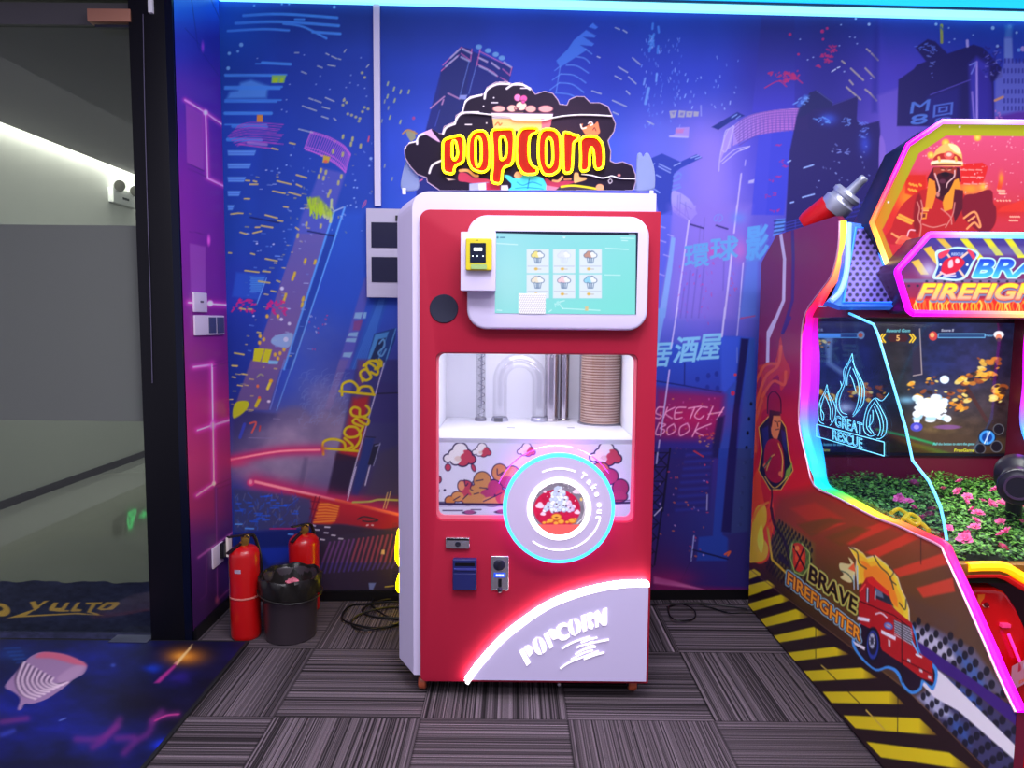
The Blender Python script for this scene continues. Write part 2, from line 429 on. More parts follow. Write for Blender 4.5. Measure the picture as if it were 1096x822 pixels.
# ================================================================== the back wall mural
WA = math.radians(1.97); WD = np.array([math.cos(WA), math.sin(WA), 0]); W0 = np.array([-1.328, 3.262, 0.0])
WN = np.array([-math.sin(WA), math.cos(WA), 0])   # pointing behind the wall
def on_wall(x, y, off=0.0): return on_plane(x, y, W0 - WN * off, WN)
WLEN = 4.3
m_ = Print(W0 + [0, 0, 0.045], WD * WLEN, (0, 0, 2.735), 0.0037)
xs = [240, 320, 400, 480, 560, 640, 700, 760, 820, 880, 960, 1040, 1130]
ys = [15, 80, 160, 240, 320, 400, 480, 560, 640]
m_.table(xs, ys, [
 [(28, 92, 200), (20, 56, 146), (22, 54, 142), (30, 60, 158), (30, 60, 165), (28, 62, 175), (26, 66, 178), (26, 62, 172), (28, 50, 145), (30, 42, 130), (32, 58, 165), (28, 66, 178), (28, 72, 185)],
 [(20, 62, 158), (22, 60, 168), (28, 66, 182), (40, 72, 198), (44, 72, 205), (40, 62, 192), (44, 68, 200), (48, 70, 208), (46, 46, 165), (44, 42, 150), (78, 66, 198), (46, 56, 182), (50, 72, 195)],
 [(22, 66, 176), (26, 72, 192), (40, 80, 212), (62, 92, 226), (72, 98, 228), (68, 98, 226), (104, 108, 228), (140, 122, 230), (72, 70, 205), (60, 54, 170), (112, 90, 205), (90, 80, 200), (120, 90, 200)],
 [(20, 62, 162), (28, 80, 192), (36, 86, 206), (70, 90, 215), (90, 100, 220), (90, 100, 220), (98, 104, 222), (142, 122, 228), (92, 86, 205), (60, 60, 180), (110, 90, 205), (110, 90, 200), (110, 90, 200)],
 [(32, 52, 162), (32, 72, 188), (36, 78, 190), (80, 90, 200), (90, 95, 205), (100, 105, 215), (116, 118, 225), (128, 112, 218), (98, 98, 205), (80, 80, 180), (70, 70, 180), (70, 70, 180), (70, 70, 180)],
 [(24, 42, 132), (38, 70, 178), (58, 62, 144), (60, 60, 150), (60, 70, 170), (60, 75, 185), (56, 78, 200), (48, 68, 195), (48, 58, 155), (50, 60, 150), (50, 60, 150), (50, 60, 150), (50, 60, 150)],
 [(48, 44, 120), (92, 84, 130), (82, 78, 128), (70, 60, 120), (70, 50, 120), (75, 45, 125), (78, 42, 128), (62, 42, 142), (52, 62, 122), (50, 60, 120), (50, 60, 120), (50, 60, 120), (50, 60, 120)],
 [(28, 50, 150), (70, 52, 110), (108, 42, 72), (80, 40, 80), (60, 38, 100), (50, 36, 110), (46, 36, 116), (42, 46, 132), (46, 50, 108), (45, 50, 105), (45, 50, 105), (45, 50, 105), (45, 50, 105)],
 [(16, 40, 120), (38, 32, 62), (36, 28, 50), (60, 28, 70), (80, 26, 80), (95, 26, 88), (100, 26, 92), (48, 32, 112), (50, 36, 110), (50, 36, 110), (50, 36, 110), (50, 36, 110), (50, 36, 110)]])
m_.mottle(60, 90, 0.07, 3)
LB = (66, 140, 232)
def A_(p): return K(236, 0, 6.089, p)
def B_(p): return K(236, 125, 6.089, p)
def C_(p): return K(236, 250, 5.649, p)
def D_(p): return K(236, 385, 5.649, p)
def E_(p): return K(236, 500, 5.649, p)
def G_(p): return K(400, 0, 6.089, p)
def H_(p): return K(560, 0, 6.089, p)
def I_(p): return K(690, 0, 6.85, p)
def J_(p): return K(690, 110, 6.85, p)
def K_(p): return K(690, 220, 6.85, p)
def L_(p): return K(690, 330, 5.136, p)
def M_(p): return K(690, 480, 4.326, p)
def N_(p): return K(840, 0, 6.85, p)
def O_(p): return K(960, 0, 6.09, p)
def Q_(p): return K(840, 90, 4.835, p)
def dashes(crop, L, w, c, a=1.0, f=0.9):
    for (x0, y0, x1, y1) in L: m_.line(crop([(x0, y0), (x1, y1)]), w, c, a, f)
def dots(crop, L, r, c, a=0.95):
    for q in L:
        (x, y), = crop([q[:2]]); m_.ell(x, y, r if len(q) < 3 else q[2], r * 0.8 if len(q) < 3 else q[2], c, a, 0.9)
def scatter(reg, n, size, cols, ang=(0, 0), seed=1, a=(0.5, 1.0), crop=None):
    r = random.Random(seed)
    for _ in range(n):
        x = r.uniform(reg[0], reg[2]); y = r.uniform(reg[1], reg[3]); L = r.uniform(*size); t = math.radians(r.uniform(*ang))
        m_.line([(x, y), (x + L * math.cos(t), y + L * math.sin(t))], r.uniform(0.6, 1.3), r.choice(cols), r.uniform(*a), 0.9)
YE = (214, 190, 96); WH = (200, 214, 240); PK = (236, 40, 110)
# darker tower edge at far left and light-blue neon strokes
m_.poly([(240, 330), (262, 330), (277, 160), (300, 60), (410, 60), (410, 225), (370, 225), (335, 220), (318, 240), (262, 420), (240, 430)], (18, 52, 150), 0.45, 14)
for p, w in (([(150, 102), (400, 92), (760, 116)], 3.0), ([(100, 152), (380, 142), (770, 168)], 3.2), ([(48, 202), (280, 190), (445, 198)], 2.6), ([(410, 155), (540, 175), (690, 250)], 2.4), ([(600, 208), (780, 220)], 3.0), ([(485, 126), (545, 126)], 2.2), ([(272, 408), (455, 418)], 3.2), ([(230, 415), (262, 415)], 1.4)):
    m_.sline(A_(p), w, LB)
m_.poly(A_([(130, 540), (200, 520), (310, 560), (300, 640), (40, 645), (60, 600), (110, 590)]), (88, 158, 236), 0.8, 4)
for (y0, x1, w) in ((488, 428, 2.4), (497, 400, 1.2), (566, 400, 2.2), (578, 385, 2.4), (652, 395, 1.6), (663, 365, 1.8), (738, 330, 3.6), (812, 300, 1.5)):
    m_.line(A_([(30, y0), (x1, y0)]), w, LB, 0.95)
m_.poly(A_([(335, 490), (428, 490), (415, 540), (330, 540)]), (130, 190, 110)); m_.poly(A_([(345, 505), (378, 505), (370, 540), (338, 540)]), (168, 206, 40)); m_.poly(A_([(392, 508), (412, 508), (405, 538), (386, 538)]), (168, 206, 40))
m_.poly(A_([(238, 748), (275, 748), (275, 795), (236, 795)]), (216, 140, 60))
dots(A_, [(135, 292, 2.2), (57, 348, 1.8), (113, 335, 1.4), (50, 445, 2), (220, 36), (400, 27), (447, 27), (742, 47, 1.6)], 1.1, (120, 180, 230))
for i, y in enumerate((237, 322, 410, 502, 594)):
    x1 = (232, 200, 165, 132, 90)[i]
    m_.poly(B_([(46, y - 18), (x1, y - 18), (x1 - 12, y + 14), (50, y + 14)]), (92, 150, 232), 1, 1.2); m_.line(B_([(50, y), (x1 - 6, y)]), 0.9, (60, 110, 210))
m_.line(B_([(48, 148), (262, 152)]), 4.0, LB, .9); m_.line(B_([(80, 62), (300, 66)]), 3.6, LB, .8)
for k in range(11):
    y = 38 + k * 13 + random.uniform(-4, 4)
    m_.sline(B_([(50 + 12 * abs(5 - k), y + 25), (200, y), (410 - 12 * k % 60, y + 14)]), 1.0, (186, 70, 190), 0.85)
m_.line(B_([(180, 170), (300, 182)]), 3.0, (190, 130, 210), 0.7); m_.line(B_([(120, 178), (360, 210)]), 1.2, (200, 80, 190))
# magenta balcony of the tower
rail = [(590, 95), (700, 130), (800, 185), (848, 245)]; low = [(548, 205), (650, 250), (740, 300), (815, 360)]
m_.poly(B_(rail + low[::-1]), (96, 60, 190), 0.35, 1.5)
for dy in (0, 9, 100, 120):
    m_.sline(B_([(x - dy * 0.3, y + dy) for x, y in rail]), 0.9, (205, 100, 215))
m_.sline(B_(low), 1.0, (205, 100, 215))
for k in range(26):
    t = k / 25; a = np.array(catmull(rail, n=8)[int(t * 24)]); b = np.array(catmull(low, n=8)[int(t * 24)])
    m_.line(B_([tuple(a), tuple(b)]), 0.8, (205, 100, 215), 0.85)
m_.line(B_([(510, 80), (600, 102)]), 1.2, (170, 180, 200))
# translucent mauve tower strip running down to the left
strip = B_([(655, 330), (815, 370), (740, 640), (690, 822)]) + C_([(640, 10), (400, 819), (385, 819)]) + D_([(300, 300)]) + D_([(100, 260)]) + C_([(190, 800), (370, 290), (460, 20)]) + B_([(520, 640)])
m_.poly(B_([(655, 330), (815, 370), (735, 640), (670, 822), (480, 822), (530, 640), (600, 480)]), (92, 92, 190), 0.75, 3)
m_.poly(C_([(465, 0), (640, 0), (385, 819), (185, 819), (330, 400)]), lambda X, Y: shade((100, 92, 170), (122, 84, 142))((Y - 250) / 140), 0.92, 1.5)
m_.poly(D_([(185, 0), (380, 0), (290, 305), (80, 300)]), lambda X, Y: shade((112, 84, 142), (96, 78, 130))((Y - 385) / 60), 0.92, 2)
for (a, b, w) in (((810, 590), (735, 822), 2.0), ((740, 620), (675, 822), 2.0)): m_.line(B_([a, b]), w, (92, 160, 240))
m_.line(C_([(700, 0), (430, 819)]), 1.6, (92, 160, 240)); m_.line(C_([(645, 0), (385, 819)]), 2.6, (80, 150, 236)); m_.poly(C_([(650, 0), (695, 0), (425, 819), (390, 819)]), (22, 60, 160), .8)
m_.line(D_([(445, 0), (340, 305)]), 1.2, (90, 140, 220)); m_.line(D_([(388, 0), (300, 300)]), 1.2, (100, 120, 200))
m_.line(B_([(570, 745), (740, 778)]), 1.6, (16, 32, 100)); m_.line(B_([(195, 655), (380, 690)]), 1.6, (14, 30, 100))
# green-yellow burst
for k in range(34):
    r = random.Random(k); x = r.uniform(565, 730); y = r.uniform(540, 640) + (x - 565) * 0.25
    m_.line(B_([(x, y - r.uniform(10, 50)), (x + r.uniform(-6, 12), y + 12)]), r.uniform(1.0, 2.6), (176, 214, 36) if x < 665 else (196, 214, 140), 0.9)
m_.poly(B_([(575, 530), (640, 520), (735, 625), (720, 655), (600, 610), (565, 590)]), (172, 208, 40), 0.7, 3)
m_.line(B_([(735, 618), (800, 590)]), 1.4, (160, 180, 220))
m_.poly(B_([(672, 250), (716, 262), (704, 300), (664, 298)]), (200, 170, 60)); m_.ell(*B_([(686, 290)])[0], 2.2, 1.6, (220, 100, 80))
for q in ((800, 130), (862, 145), (852, 178), (915, 190), (735, 225), (798, 245), (656, 350), (688, 362), (642, 390), (674, 400), (788, 390), (770, 430), (715, 487), (704, 512), (562, 700), (655, 712), (505, 775)):
    (x, y), = B_([q]); m_.line([(x, y - 1.4), (x - .5, y + 1.4)], 2.6, (190, 186, 110), .9)
dashes(B_, [(370, 418, 460, 440), (495, 440, 528, 455), (495, 378, 562, 398), (445, 492, 522, 514), (340, 484, 420, 500), (165, 415, 190, 417), (192, 440, 242, 440), (215, 418, 235, 424), (155, 534, 190, 534), (68, 634, 108, 630), (112, 628, 145, 630), (292, 640, 370, 660), (372, 676, 405, 682), (265, 710, 340, 722), (228, 720, 255, 720), (128, 752, 172, 765), (212, 758, 265, 745), (450, 170, 486, 178), (412, 586, 440, 590), (335, 205, 375, 214), (490, 722, 510, 736)], 1.5, YE)
dashes(A_, [(688, 348, 706, 358), (724, 366, 758, 382), (768, 382, 784, 388), (632, 430, 664, 442), (700, 424, 748, 432), (528, 466, 560, 480), (484, 344, 510, 344), (578, 640, 604, 650), (614, 652, 656, 668), (684, 636, 740, 660), (534, 690, 624, 722), (660, 758, 702, 772), (738, 770, 754, 784), (662, 696, 710, 710), (806, 340, 818, 322), (952, 438, 968, 420), (800, 660, 808, 640)], 1.2, (176, 184, 190))
for q in ((922, 474), (938, 700), (962, 710), (925, 728), (830, 742), (855, 750), (882, 762), (908, 772), (902, 790), (806, 652), (822, 668), (798, 684), (940, 505)): m_.ell(*A_([q])[0], 1.6, 1.5, (178, 176, 130), .9)
dots(A_, [(545, 358), (650, 496), (450, 550), (622, 550), (712, 582), (845, 540), (850, 490), (818, 570), (895, 555), (940, 575), (952, 628), (915, 376), (240, 380), (430, 650), (400, 715), (430, 728)], 0.8, (150, 170, 220))
scatter((262, 180, 330, 395), 90, (1, 5), [YE, (170, 186, 230), (110, 150, 230)], (0, 12), 4)
scatter((300, 150, 400, 260), 50, (0.8, 2), [YE, (160, 180, 235)], (0, 90), 5, (.4, .8))
scatter((242, 395, 272, 450), 14, (2, 6), [YE], (0, 8), 6)
dots(B_, [(980, 272, 1.6), (970, 320), (878, 415), (872, 530), (870, 460), (890, 462), (850, 575), (885, 590), (826, 580), (458, 250), (430, 315), (372, 338)], 1.0, (150, 180, 235))
m_.line(B_([(968, 130), (962, 160)]), 1.6, (220, 80, 120)); m_.sline(B_([(925, 580), (948, 545), (945, 570), (925, 592)]), 1.0, (200, 90, 150))
for q in ((512, 165), (572, 172), (448, 246), (438, 270), (394, 375), (384, 405), (494, 430), (500, 395)): m_.line(C_([(q[0] + 2, q[1] - 9), (q[0] - 3, q[1] + 9)]), 2.8, (206, 176, 50), .95)
# pale sign, pink lettering
m_.poly(C_([(95, 235), (275, 250), (235, 400), (70, 380)]), (36, 84, 196), .8, 3)
for k in range(9):
    m_.line(C_([(180 + (k % 2) * 6, 262 + k * 11), (265 - k * 3, 268 + k * 10)]), 1.1, (84, 160, 228), .8)
m_.line(C_([(278, 270), (222, 420)]), 1.0, (110, 170, 240))
def scribble(crop, x0, y0, x1, y1, n, w, c, seed, a=.85):
    r = random.Random(seed)
    for _ in range(n):
        x = r.uniform(x0, x1); y = r.uniform(y0, y1)
        m_.line(crop([(x, y), (x + r.uniform(-22, 22), y + r.uniform(-12, 12))]), w, c, a)
scribble(C_, 70, 400, 210, 470, 26, 1.8, (206, 28, 122), 3); scribble(C_, 282, 405, 395, 485, 24, 1.9, (206, 28, 122), 4)
dashes(C_, [(148, 224, 232, 234), (272, 152, 342, 166), (230, 288, 298, 298), (256, 228, 300, 232), (340, 284, 360, 292), (118, 452, 148, 458), (168, 456, 190, 458), (70, 798, 102, 800), (84, 722, 142, 732), (222, 596, 242, 600), (306, 345, 336, 352), (50, 116, 66, 118), (184, 120, 206, 126)], 1.5, (206, 186, 84))
for p in ([(205, 693), (268, 697), (240, 775), (195, 770)], [(272, 697), (312, 702), (290, 780), (246, 776)]): m_.poly(C_(p), (198, 196, 30))
m_.spoly(C_([(305, 655), (330, 620), (430, 600), (432, 650), (405, 690), (340, 680)]), (138, 176, 222), .9); m_.poly(C_([(290, 765), (350, 770), (345, 790), (288, 788)]), (120, 180, 220))
for q in ((240, 620), (236, 660), (262, 640), (330, 732), (360, 724), (348, 755), (384, 702), (282, 500), (348, 500)): m_.ell(*C_([q])[0], 1.7, 2.2, (214, 170, 60))
dots(C_, [(372, 332, 2), (368, 518, 1.8), (416, 545, 1.8), (395, 640, 2.6), (220, 60), (320, 64), (200, 498)], 1.1, (206, 206, 232))
scatter((330, 335, 350, 375), 16, (1, 2), [PK, (200, 200, 230)], (0, 90), 8)
m_.spoly(D_([(75, 300), (100, 255), (160, 250), (170, 280), (130, 330), (80, 355)]), (182, 188, 28)); m_.line(D_([(215, 280), (235, 240)]), 3.6, (196, 180, 30)); m_.line(D_([(285, 175), (300, 140)]), 3.2, (214, 200, 60)); m_.ell(*D_([(305, 128)])[0], 2.2, 2, (216, 160, 40)); m_.ell(*D_([(292, 252)])[0], 1.8, 1.4, (220, 210, 230)); m_.sline(D_([(222, 105), (240, 88), (258, 96)]), 1.6, (150, 150, 120)); m_.ell(*D_([(235, 230)])[0], 1.5, 1.5, (220, 90, 60)); m_.ell(*D_([(225, 160)])[0], 1.4, 1.8, (220, 110, 60))
dashes(D_, [(70, 36, 100, 40), (70, 104, 90, 108), (135, 86, 160, 90), (104, 154, 132, 158)], 1.3, YE)
# right slanted strip with signs (x 365..400)
m_.poly(C_([(870, 270), (895, 260), (905, 330), (780, 819), (705, 819)]), (86, 84, 178), .85, 2); m_.poly(D_([(720, 0), (775, 0), (665, 305), (630, 300)]), (104, 88, 158), .8, 2)
m_.poly(C_([(940, 390), (1015, 390), (880, 819), (780, 819)]), (36, 88, 182), .8, 3)
for k in range(7): m_.line(C_([(960 + k * 5, 400), (800 + k * 12, 819)]), 1.0, (76, 130, 214), .5)
for p in ([(815, 478), (860, 476), (848, 515), (806, 512)], [(866, 476), (885, 476), (878, 512), (858, 514)], [(780, 600), (832, 595), (826, 625), (770, 620)], [(762, 634), (824, 632), (816, 658), (756, 654)], [(745, 720), (800, 718), (785, 750), (738, 745)]): m_.poly(C_(p), (132, 176, 210), .9)
m_.poly(C_([(808, 530), (862, 520), (842, 585), (800, 585)]), (130, 60, 120), .8, 2)
m_.poly(C_([(930, 605), (1062, 570), (1058, 640), (985, 819), (870, 819)]), (28, 62, 130)); m_.poly(C_([(935, 612), (1018, 592), (945, 800), (880, 790)]), (70, 134, 196)); m_.poly(C_([(955, 640), (1000, 630), (940, 790), (898, 780)]), (22, 40, 84))
m_.sline(C_([(960, 665), (985, 640), (990, 680), (955, 720), (975, 740), (1000, 700)]), 1.8, (96, 150, 200)); m_.line(C_([(1060, 575), (985, 819)]), 1.2, (90, 150, 210))
# smoke over the lower left
def smoke(X, Y):
    n = fbm(X / 26, Y / 22, 9, 5); return np.stack([0.42 + 0.24 * n, 0.37 + 0.2 * n, 0.50 + 0.18 * n], -1)
def smoke_cov(cx, cy, rx, ry, a, sd):
    s = m_; sl = s.sl(cx - rx * 2, cy - ry * 2, cx + rx * 2, cy + ry * 2)
    X, Y = s.X[sl], s.Y[sl]; n = fbm(X / 18, Y / 15, sd, 5)
    cov = np.clip(np.exp(-((X - cx) / rx) ** 2 - ((Y - cy) / ry) ** 2) * (0.55 + 0.95 * n), 0, 1) * a
    s.put(sl, cov, smoke)
m_.poly(D_([(80, 360), (160, 312), (560, 345), (420, 480), (100, 560), (76, 560)]), (40, 42, 96), .85, 3)
m_.spoly(D_([(80, 600), (250, 560), (340, 330), (480, 285), (560, 345), (640, 320), (720, 400), (740, 480), (640, 819), (480, 819), (80, 680)]), (96, 86, 130), .85, 7)
smoke_cov(318, 470, 50, 26, .9, 21); smoke_cov(300, 500, 60, 24, .9, 22); smoke_cov(360, 455, 24, 26, .8, 23); smoke_cov(345, 420, 32, 22, .4, 24); smoke_cov(335, 370, 30, 40, .25, 25)
r = random.Random(77)
for k in range(110):   # wispy strokes
    x = r.uniform(470, 760); y = r.uniform(90, 400); t = r.uniform(-1.9, -0.7); L = r.uniform(14, 60)
    m_.sline(D_([(x, y), (x + L * .5 * math.cos(t), y + L * .5 * math.sin(t)), (x + L * math.cos(t + .5), y + L * math.sin(t + .5))]), .7, (130, 150, 205), .28)
m_.poly(D_([(530, 590), (500, 780), (465, 780), (505, 590)]), (86, 76, 110), .5, 3); m_.line(D_([(540, 620), (500, 770)]), 1.0, (130, 110, 140), .6)
m_.line(D_([(145, 390), (118, 470)]), 3.2, (52, 70, 190), .8); m_.sline(D_([(178, 385), (215, 380), (190, 440)]), 1.8, (206, 84, 76)); m_.line(D_([(240, 402), (236, 430)]), 1.4, (196, 60, 60)); dashes(D_, [(170, 472, 335, 476), (320, 356, 360, 360), (500, 412, 525, 414), (465, 355, 495, 360)], .9, (130, 120, 160), .8)
# dark tower lower right of the panel + 'Rose Bar'
m_.poly(D_([(830, 0), (1075, 0), (1080, 819), (640, 819), (700, 600)]), (50, 46, 98), .6, 3)
m_.poly(D_([(800, 230), (900, 215), (870, 440), (835, 600), (700, 600), (760, 420)]), (176, 34, 40), .9, 6); m_.poly(D_([(830, 0), (900, 0), (850, 215), (820, 240)]), (110, 60, 110), .7, 5)
m_.poly(D_([(700, 560), (830, 590), (760, 819), (645, 819)]), (40, 26, 52), .85, 3); m_.poly(D_([(870, 480), (930, 470), (880, 700), (830, 819), (790, 819)]), (36, 52, 120), .8, 3); m_.poly(D_([(960, 560), (1075, 520), (1080, 819), (880, 819)]), (72, 62, 92), .75, 6); m_.poly(D_([(925, 510), (965, 505), (930, 640), (890, 635)]), (38, 34, 62)); m_.poly(D_([(960, 130), (1075, 150), (1075, 380), (900, 380)]), (56, 48, 110), .7, 4)
m_.line(D_([(990, 20), (820, 620), (770, 819)]), 1.1, (200, 190, 220)); m_.line(D_([(905, 640), (875, 760)]), .9, (190, 190, 220)); m_.line(D_([(965, 505), (925, 640)]), 1.0, (150, 150, 190)); m_.line(D_([(880, 465), (935, 470)]), 1.0, (34, 30, 60)); m_.line(D_([(950, 205), (1075, 200)]), 1.4, (34, 30, 60)); m_.line(D_([(935, 520), (965, 512)]), 1.0, (150, 150, 190))
NY = (206, 182, 22)
for p in ([(622, 572), (622, 500), (680, 480), (745, 500), (755, 545)], [(612, 535), (830, 552)], [(760, 540), (800, 520), (750, 475)],
          [(800, 545), (838, 500), (846, 450), (820, 410), (770, 408), (748, 440), (775, 468), (825, 462), (848, 430), (862, 405)],
          [(862, 405), (815, 388), (800, 372), (822, 356), (852, 378), (888, 392), (896, 366), (872, 350)], [(872, 350), (842, 338), (840, 300), (808, 288), (788, 308), (800, 336), (850, 345), (892, 330), (900, 300), (880, 278)],
          [(735, 215), (738, 150), (790, 130), (830, 165), (825, 200)], [(720, 190), (930, 212)], [(830, 200), (850, 165), (905, 165), (925, 212)],
          [(860, 130), (845, 80), (880, 60), (910, 105), (880, 125), (856, 110)], [(905, 90), (880, 40), (900, 20), (950, 60), (945, 90), (910, 75)], [(950, 60), (975, 20), (960, 0)]):
    m_.sline(D_(p), 2.7, NY)
for p in ([(865, 800), (905, 770), (950, 775), (975, 800)], [(940, 765), (955, 800), (935, 819)]): m_.sline(C_(p), 2.8, NY)
# magenta / red light beams
for (p, w, g) in ((D_([(60, 605), (350, 555), (600, 545)]), 1.8, 6.0), (E_([(210, 88), (500, 155), (760, 215), (1085, 290)]), 2.6, 9.0)):
    q = [tuple(z) for z in catmull(p)]
    m_.line(q, g, (196, 34, 96), .85, glow=True); m_.line(q, w + 1.6, (236, 70, 120), .8); m_.line(q, w, (250, 150, 160))
m_.line(E_([(700, 200), (1085, 290)]), 3.2, (250, 120, 70), .9); m_.ell(*E_([(182, 92)])[0], 4, 4, (220, 60, 120)); m_.ell(*E_([(182, 90)])[0], 2, 2.4, (250, 150, 170))
m_.blob(*E_([(120, 55)])[0], 16, 8, (150, 90, 140), .35); m_.blob(*D_([(95, 625)])[0], 14, 5, (206, 60, 110), .7)
# red zone below the beam
m_.poly(E_([(420, 150), (560, 175), (590, 180), (1085, 300), (1085, 390), (760, 345), (560, 345), (545, 200)]), (168, 30, 44), .85, 3)
m_.blob(*E_([(800, 250)])[0], 30, 9, (190, 36, 52), .7, .2); m_.poly(E_([(590, 205), (720, 235), (715, 290), (670, 350), (560, 340)]), (206, 66, 36), .9, 3)
for k in range(7): m_.line(E_([(600 - k * 6, 225 + k * 18), (650 - k * 6, 222 + k * 18), (715 - k * 4, 240 + k * 14)]), 1.6, (240, 150, 60), .8)
for p in ([(600, 178), (548, 340)], [(575, 178), (535, 330)], [(545, 205), (598, 212)], [(540, 250), (585, 262)], [(538, 300), (575, 310)]): m_.line(E_(p), 1.2, (110, 16, 50))
m_.poly(E_([(80, 130), (420, 170), (545, 190), (540, 340), (300, 375), (80, 400)]), (58, 62, 104), .8, 4)
r = random.Random(5)
for k in range(120):
    x = r.uniform(90, 480); y = r.uniform(170, 400); t = r.uniform(-2.4, -0.6); L = r.uniform(10, 45)
    m_.line(E_([(x, y), (x + L * math.cos(t), y + L * math.sin(t))]), .8, r.choice([(120, 120, 160), (40, 60, 170), (34, 90, 220), (86, 84, 120)]), .55)
for k in range(26):
    x = r.uniform(85, 460); y = r.uniform(170, 330); m_.line(E_([(x, y), (x + r.uniform(14, 50), y + r.uniform(-3, 3))]), 1.2, (30, 90, 235), .8)
m_.poly(E_([(80, 400), (440, 375), (600, 360), (600, 480), (420, 500), (300, 600), (80, 600)]), (14, 30, 104), .9, 4); m_.poly(E_([(230, 490), (430, 480), (420, 570), (290, 590)]), (24, 50, 170), .8, 4)
m_.line(E_([(300, 372), (455, 372)]), 1.2, (190, 30, 110)); dashes(E_, [(90, 345, 130, 345), (410, 405, 440, 408), (150, 370, 200, 372)], 1.4, (90, 150, 240)); m_.sline(E_([(830, 315), (870, 300), (950, 320), (900, 330), (860, 325)]), 1.8, (58, 40, 54)); m_.sline(E_([(800, 212), (900, 208), (960, 196), (1080, 200)]), 2.0, (176, 176, 86)); m_.line(E_([(1030, 145), (1000, 250)]), .9, (230, 190, 120)); m_.line(E_([(1010, 155), (985, 250)]), .9, (230, 190, 120)); m_.line(E_([(820, 0), (768, 200)]), 1.0, (210, 200, 230)); m_.line(E_([(900, 0), (875, 105)]), .9, (200, 190, 220))
# dark deck with slats
m_.poly(E_([(560, 350), (720, 345), (1085, 395), (1085, 800), (600, 800), (600, 480), (540, 420)]), (50, 38, 62), .95, 3)
m_.poly(E_([(600, 430), (1085, 360), (1085, 395), (600, 470)]), (54, 44, 70), .7, 2)
for k in range(16):
    x = 640 + k * 29; t0 = 455 - (x - 640) * .12
    m_.line(E_([(x + 22, t0), (x - 22, 575)]), 2.2, (150, 66, 92) if k > 5 else (112, 66, 130), .85); m_.line(E_([(x - 22, 580), (x - 40, 640 - k * 2)]), 2.0, (78, 58, 140), .8)
dashes(E_, [(570, 378, 596, 380), (628, 396, 650, 398), (672, 412, 694, 414), (605, 436, 628, 440), (716, 432, 738, 434), (632, 362, 660, 364), (560, 352, 572, 356), (885, 352, 892, 350), (915, 350, 922, 352)], 1.4, (206, 196, 220)); m_.poly(E_([(895, 700), (940, 700), (920, 745), (900, 738)]), (110, 120, 180)); m_.line(E_([(995, 724), (1050, 718)]), 1.0, (210, 190, 70)); m_.poly(E_([(975, 500), (992, 500), (992, 528), (970, 525)]), (206, 170, 120))
m_.line(E_([(620, 745), (1080, 745)]), 1.0, (26, 22, 34))
# ---------------------------------------------- middle: blue sky with the tall tower
m_.poly(G_([(440, 455), (570, 305), (905, 440), (880, 540), (880, 1600), (250, 1600), (300, 1000)]), (32, 42, 130), .95, 1.5)
m_.poly(G_([(570, 305), (640, 320), (600, 640), (640, 700), (500, 1200), (380, 1200), (440, 455)]), (34, 44, 118), .8, 2)
TP = (216, 110, 180)
for p in ([(450, 425), (570, 308)], [(440, 462), (555, 360)], [(572, 310), (640, 345)], [(570, 350), (625, 390)], [(640, 320), (630, 400)], [(690, 335), (900, 440)], [(680, 372), (740, 405)], [(765, 405), (820, 450)], [(840, 450), (888, 490)], [(670, 415), (780, 470), (808, 498)], [(900, 440), (888, 490)], [(695, 320), (670, 430)], [(825, 505), (870, 530)]): m_.line(G_(p), 1.0, TP)
for p in ([(580, 320), (635, 348)], [(570, 372), (622, 398)], [(690, 378), (740, 402)], [(770, 410), (815, 445)], [(690, 432), (740, 455)], [(750, 462), (800, 492)], [(850, 405), (895, 438)], [(500, 378), (560, 322)], [(470, 432), (545, 368)]): m_.line(G_(p), 2.0, (190, 190, 228), .8)
for q in ((685, 305), (745, 330), (795, 355), (835, 378)): m_.ell(*G_([q])[0], 3.4, 2.6, (120, 180, 232), .9)
for p in ([(622, 400), (565, 615)], [(668, 430), (620, 610)]): m_.line(G_(p), .9, (120, 150, 230), .8)
for p in ([(370, 705), (430, 655), (460, 630)], [(485, 608), (560, 645)], [(455, 650), (445, 680)]): m_.line(G_(p), 1.6, (214, 150, 200), .9)
m_.poly(G_([(560, 620), (610, 618), (600, 650), (555, 645)]), (150, 160, 230)); m_.line(G_([(430, 720), (400, 822)]), .8, (90, 110, 220), .7)
for q in ((92, 545), (132, 580), (176, 598), (228, 598), (90, 628), (136, 655), (106, 765), (174, 795)): m_.line(G_([(q[0] + 3, q[1] - 10), (q[0] - 3, q[1] + 10)]), 1.8, (186, 196, 130), .85)
m_.ell(*G_([(260, 770)])[0], 1.6, 1.8, (180, 70, 150)); m_.poly([(434, 140), (444, 140), (445, 148), (440, 152), (436, 146)], (190, 180, 110), .8)
m_.sline([(431, 143), (437, 139), (446, 143)], 1.6, (206, 150, 80)); m_.ell(440, 196, 2, 2, PK, .8)
dashes(lambda p: p, [(447, 196, 440, 203), (452, 192, 446, 196)], 1.6, (226, 110, 170))
for (x, y) in ((412, 107), (416, 114), (409, 128), (412, 176), (420, 190)): m_.line([(x, y), (x - .6, y + 3)], 1.4, (190, 190, 140), .7)
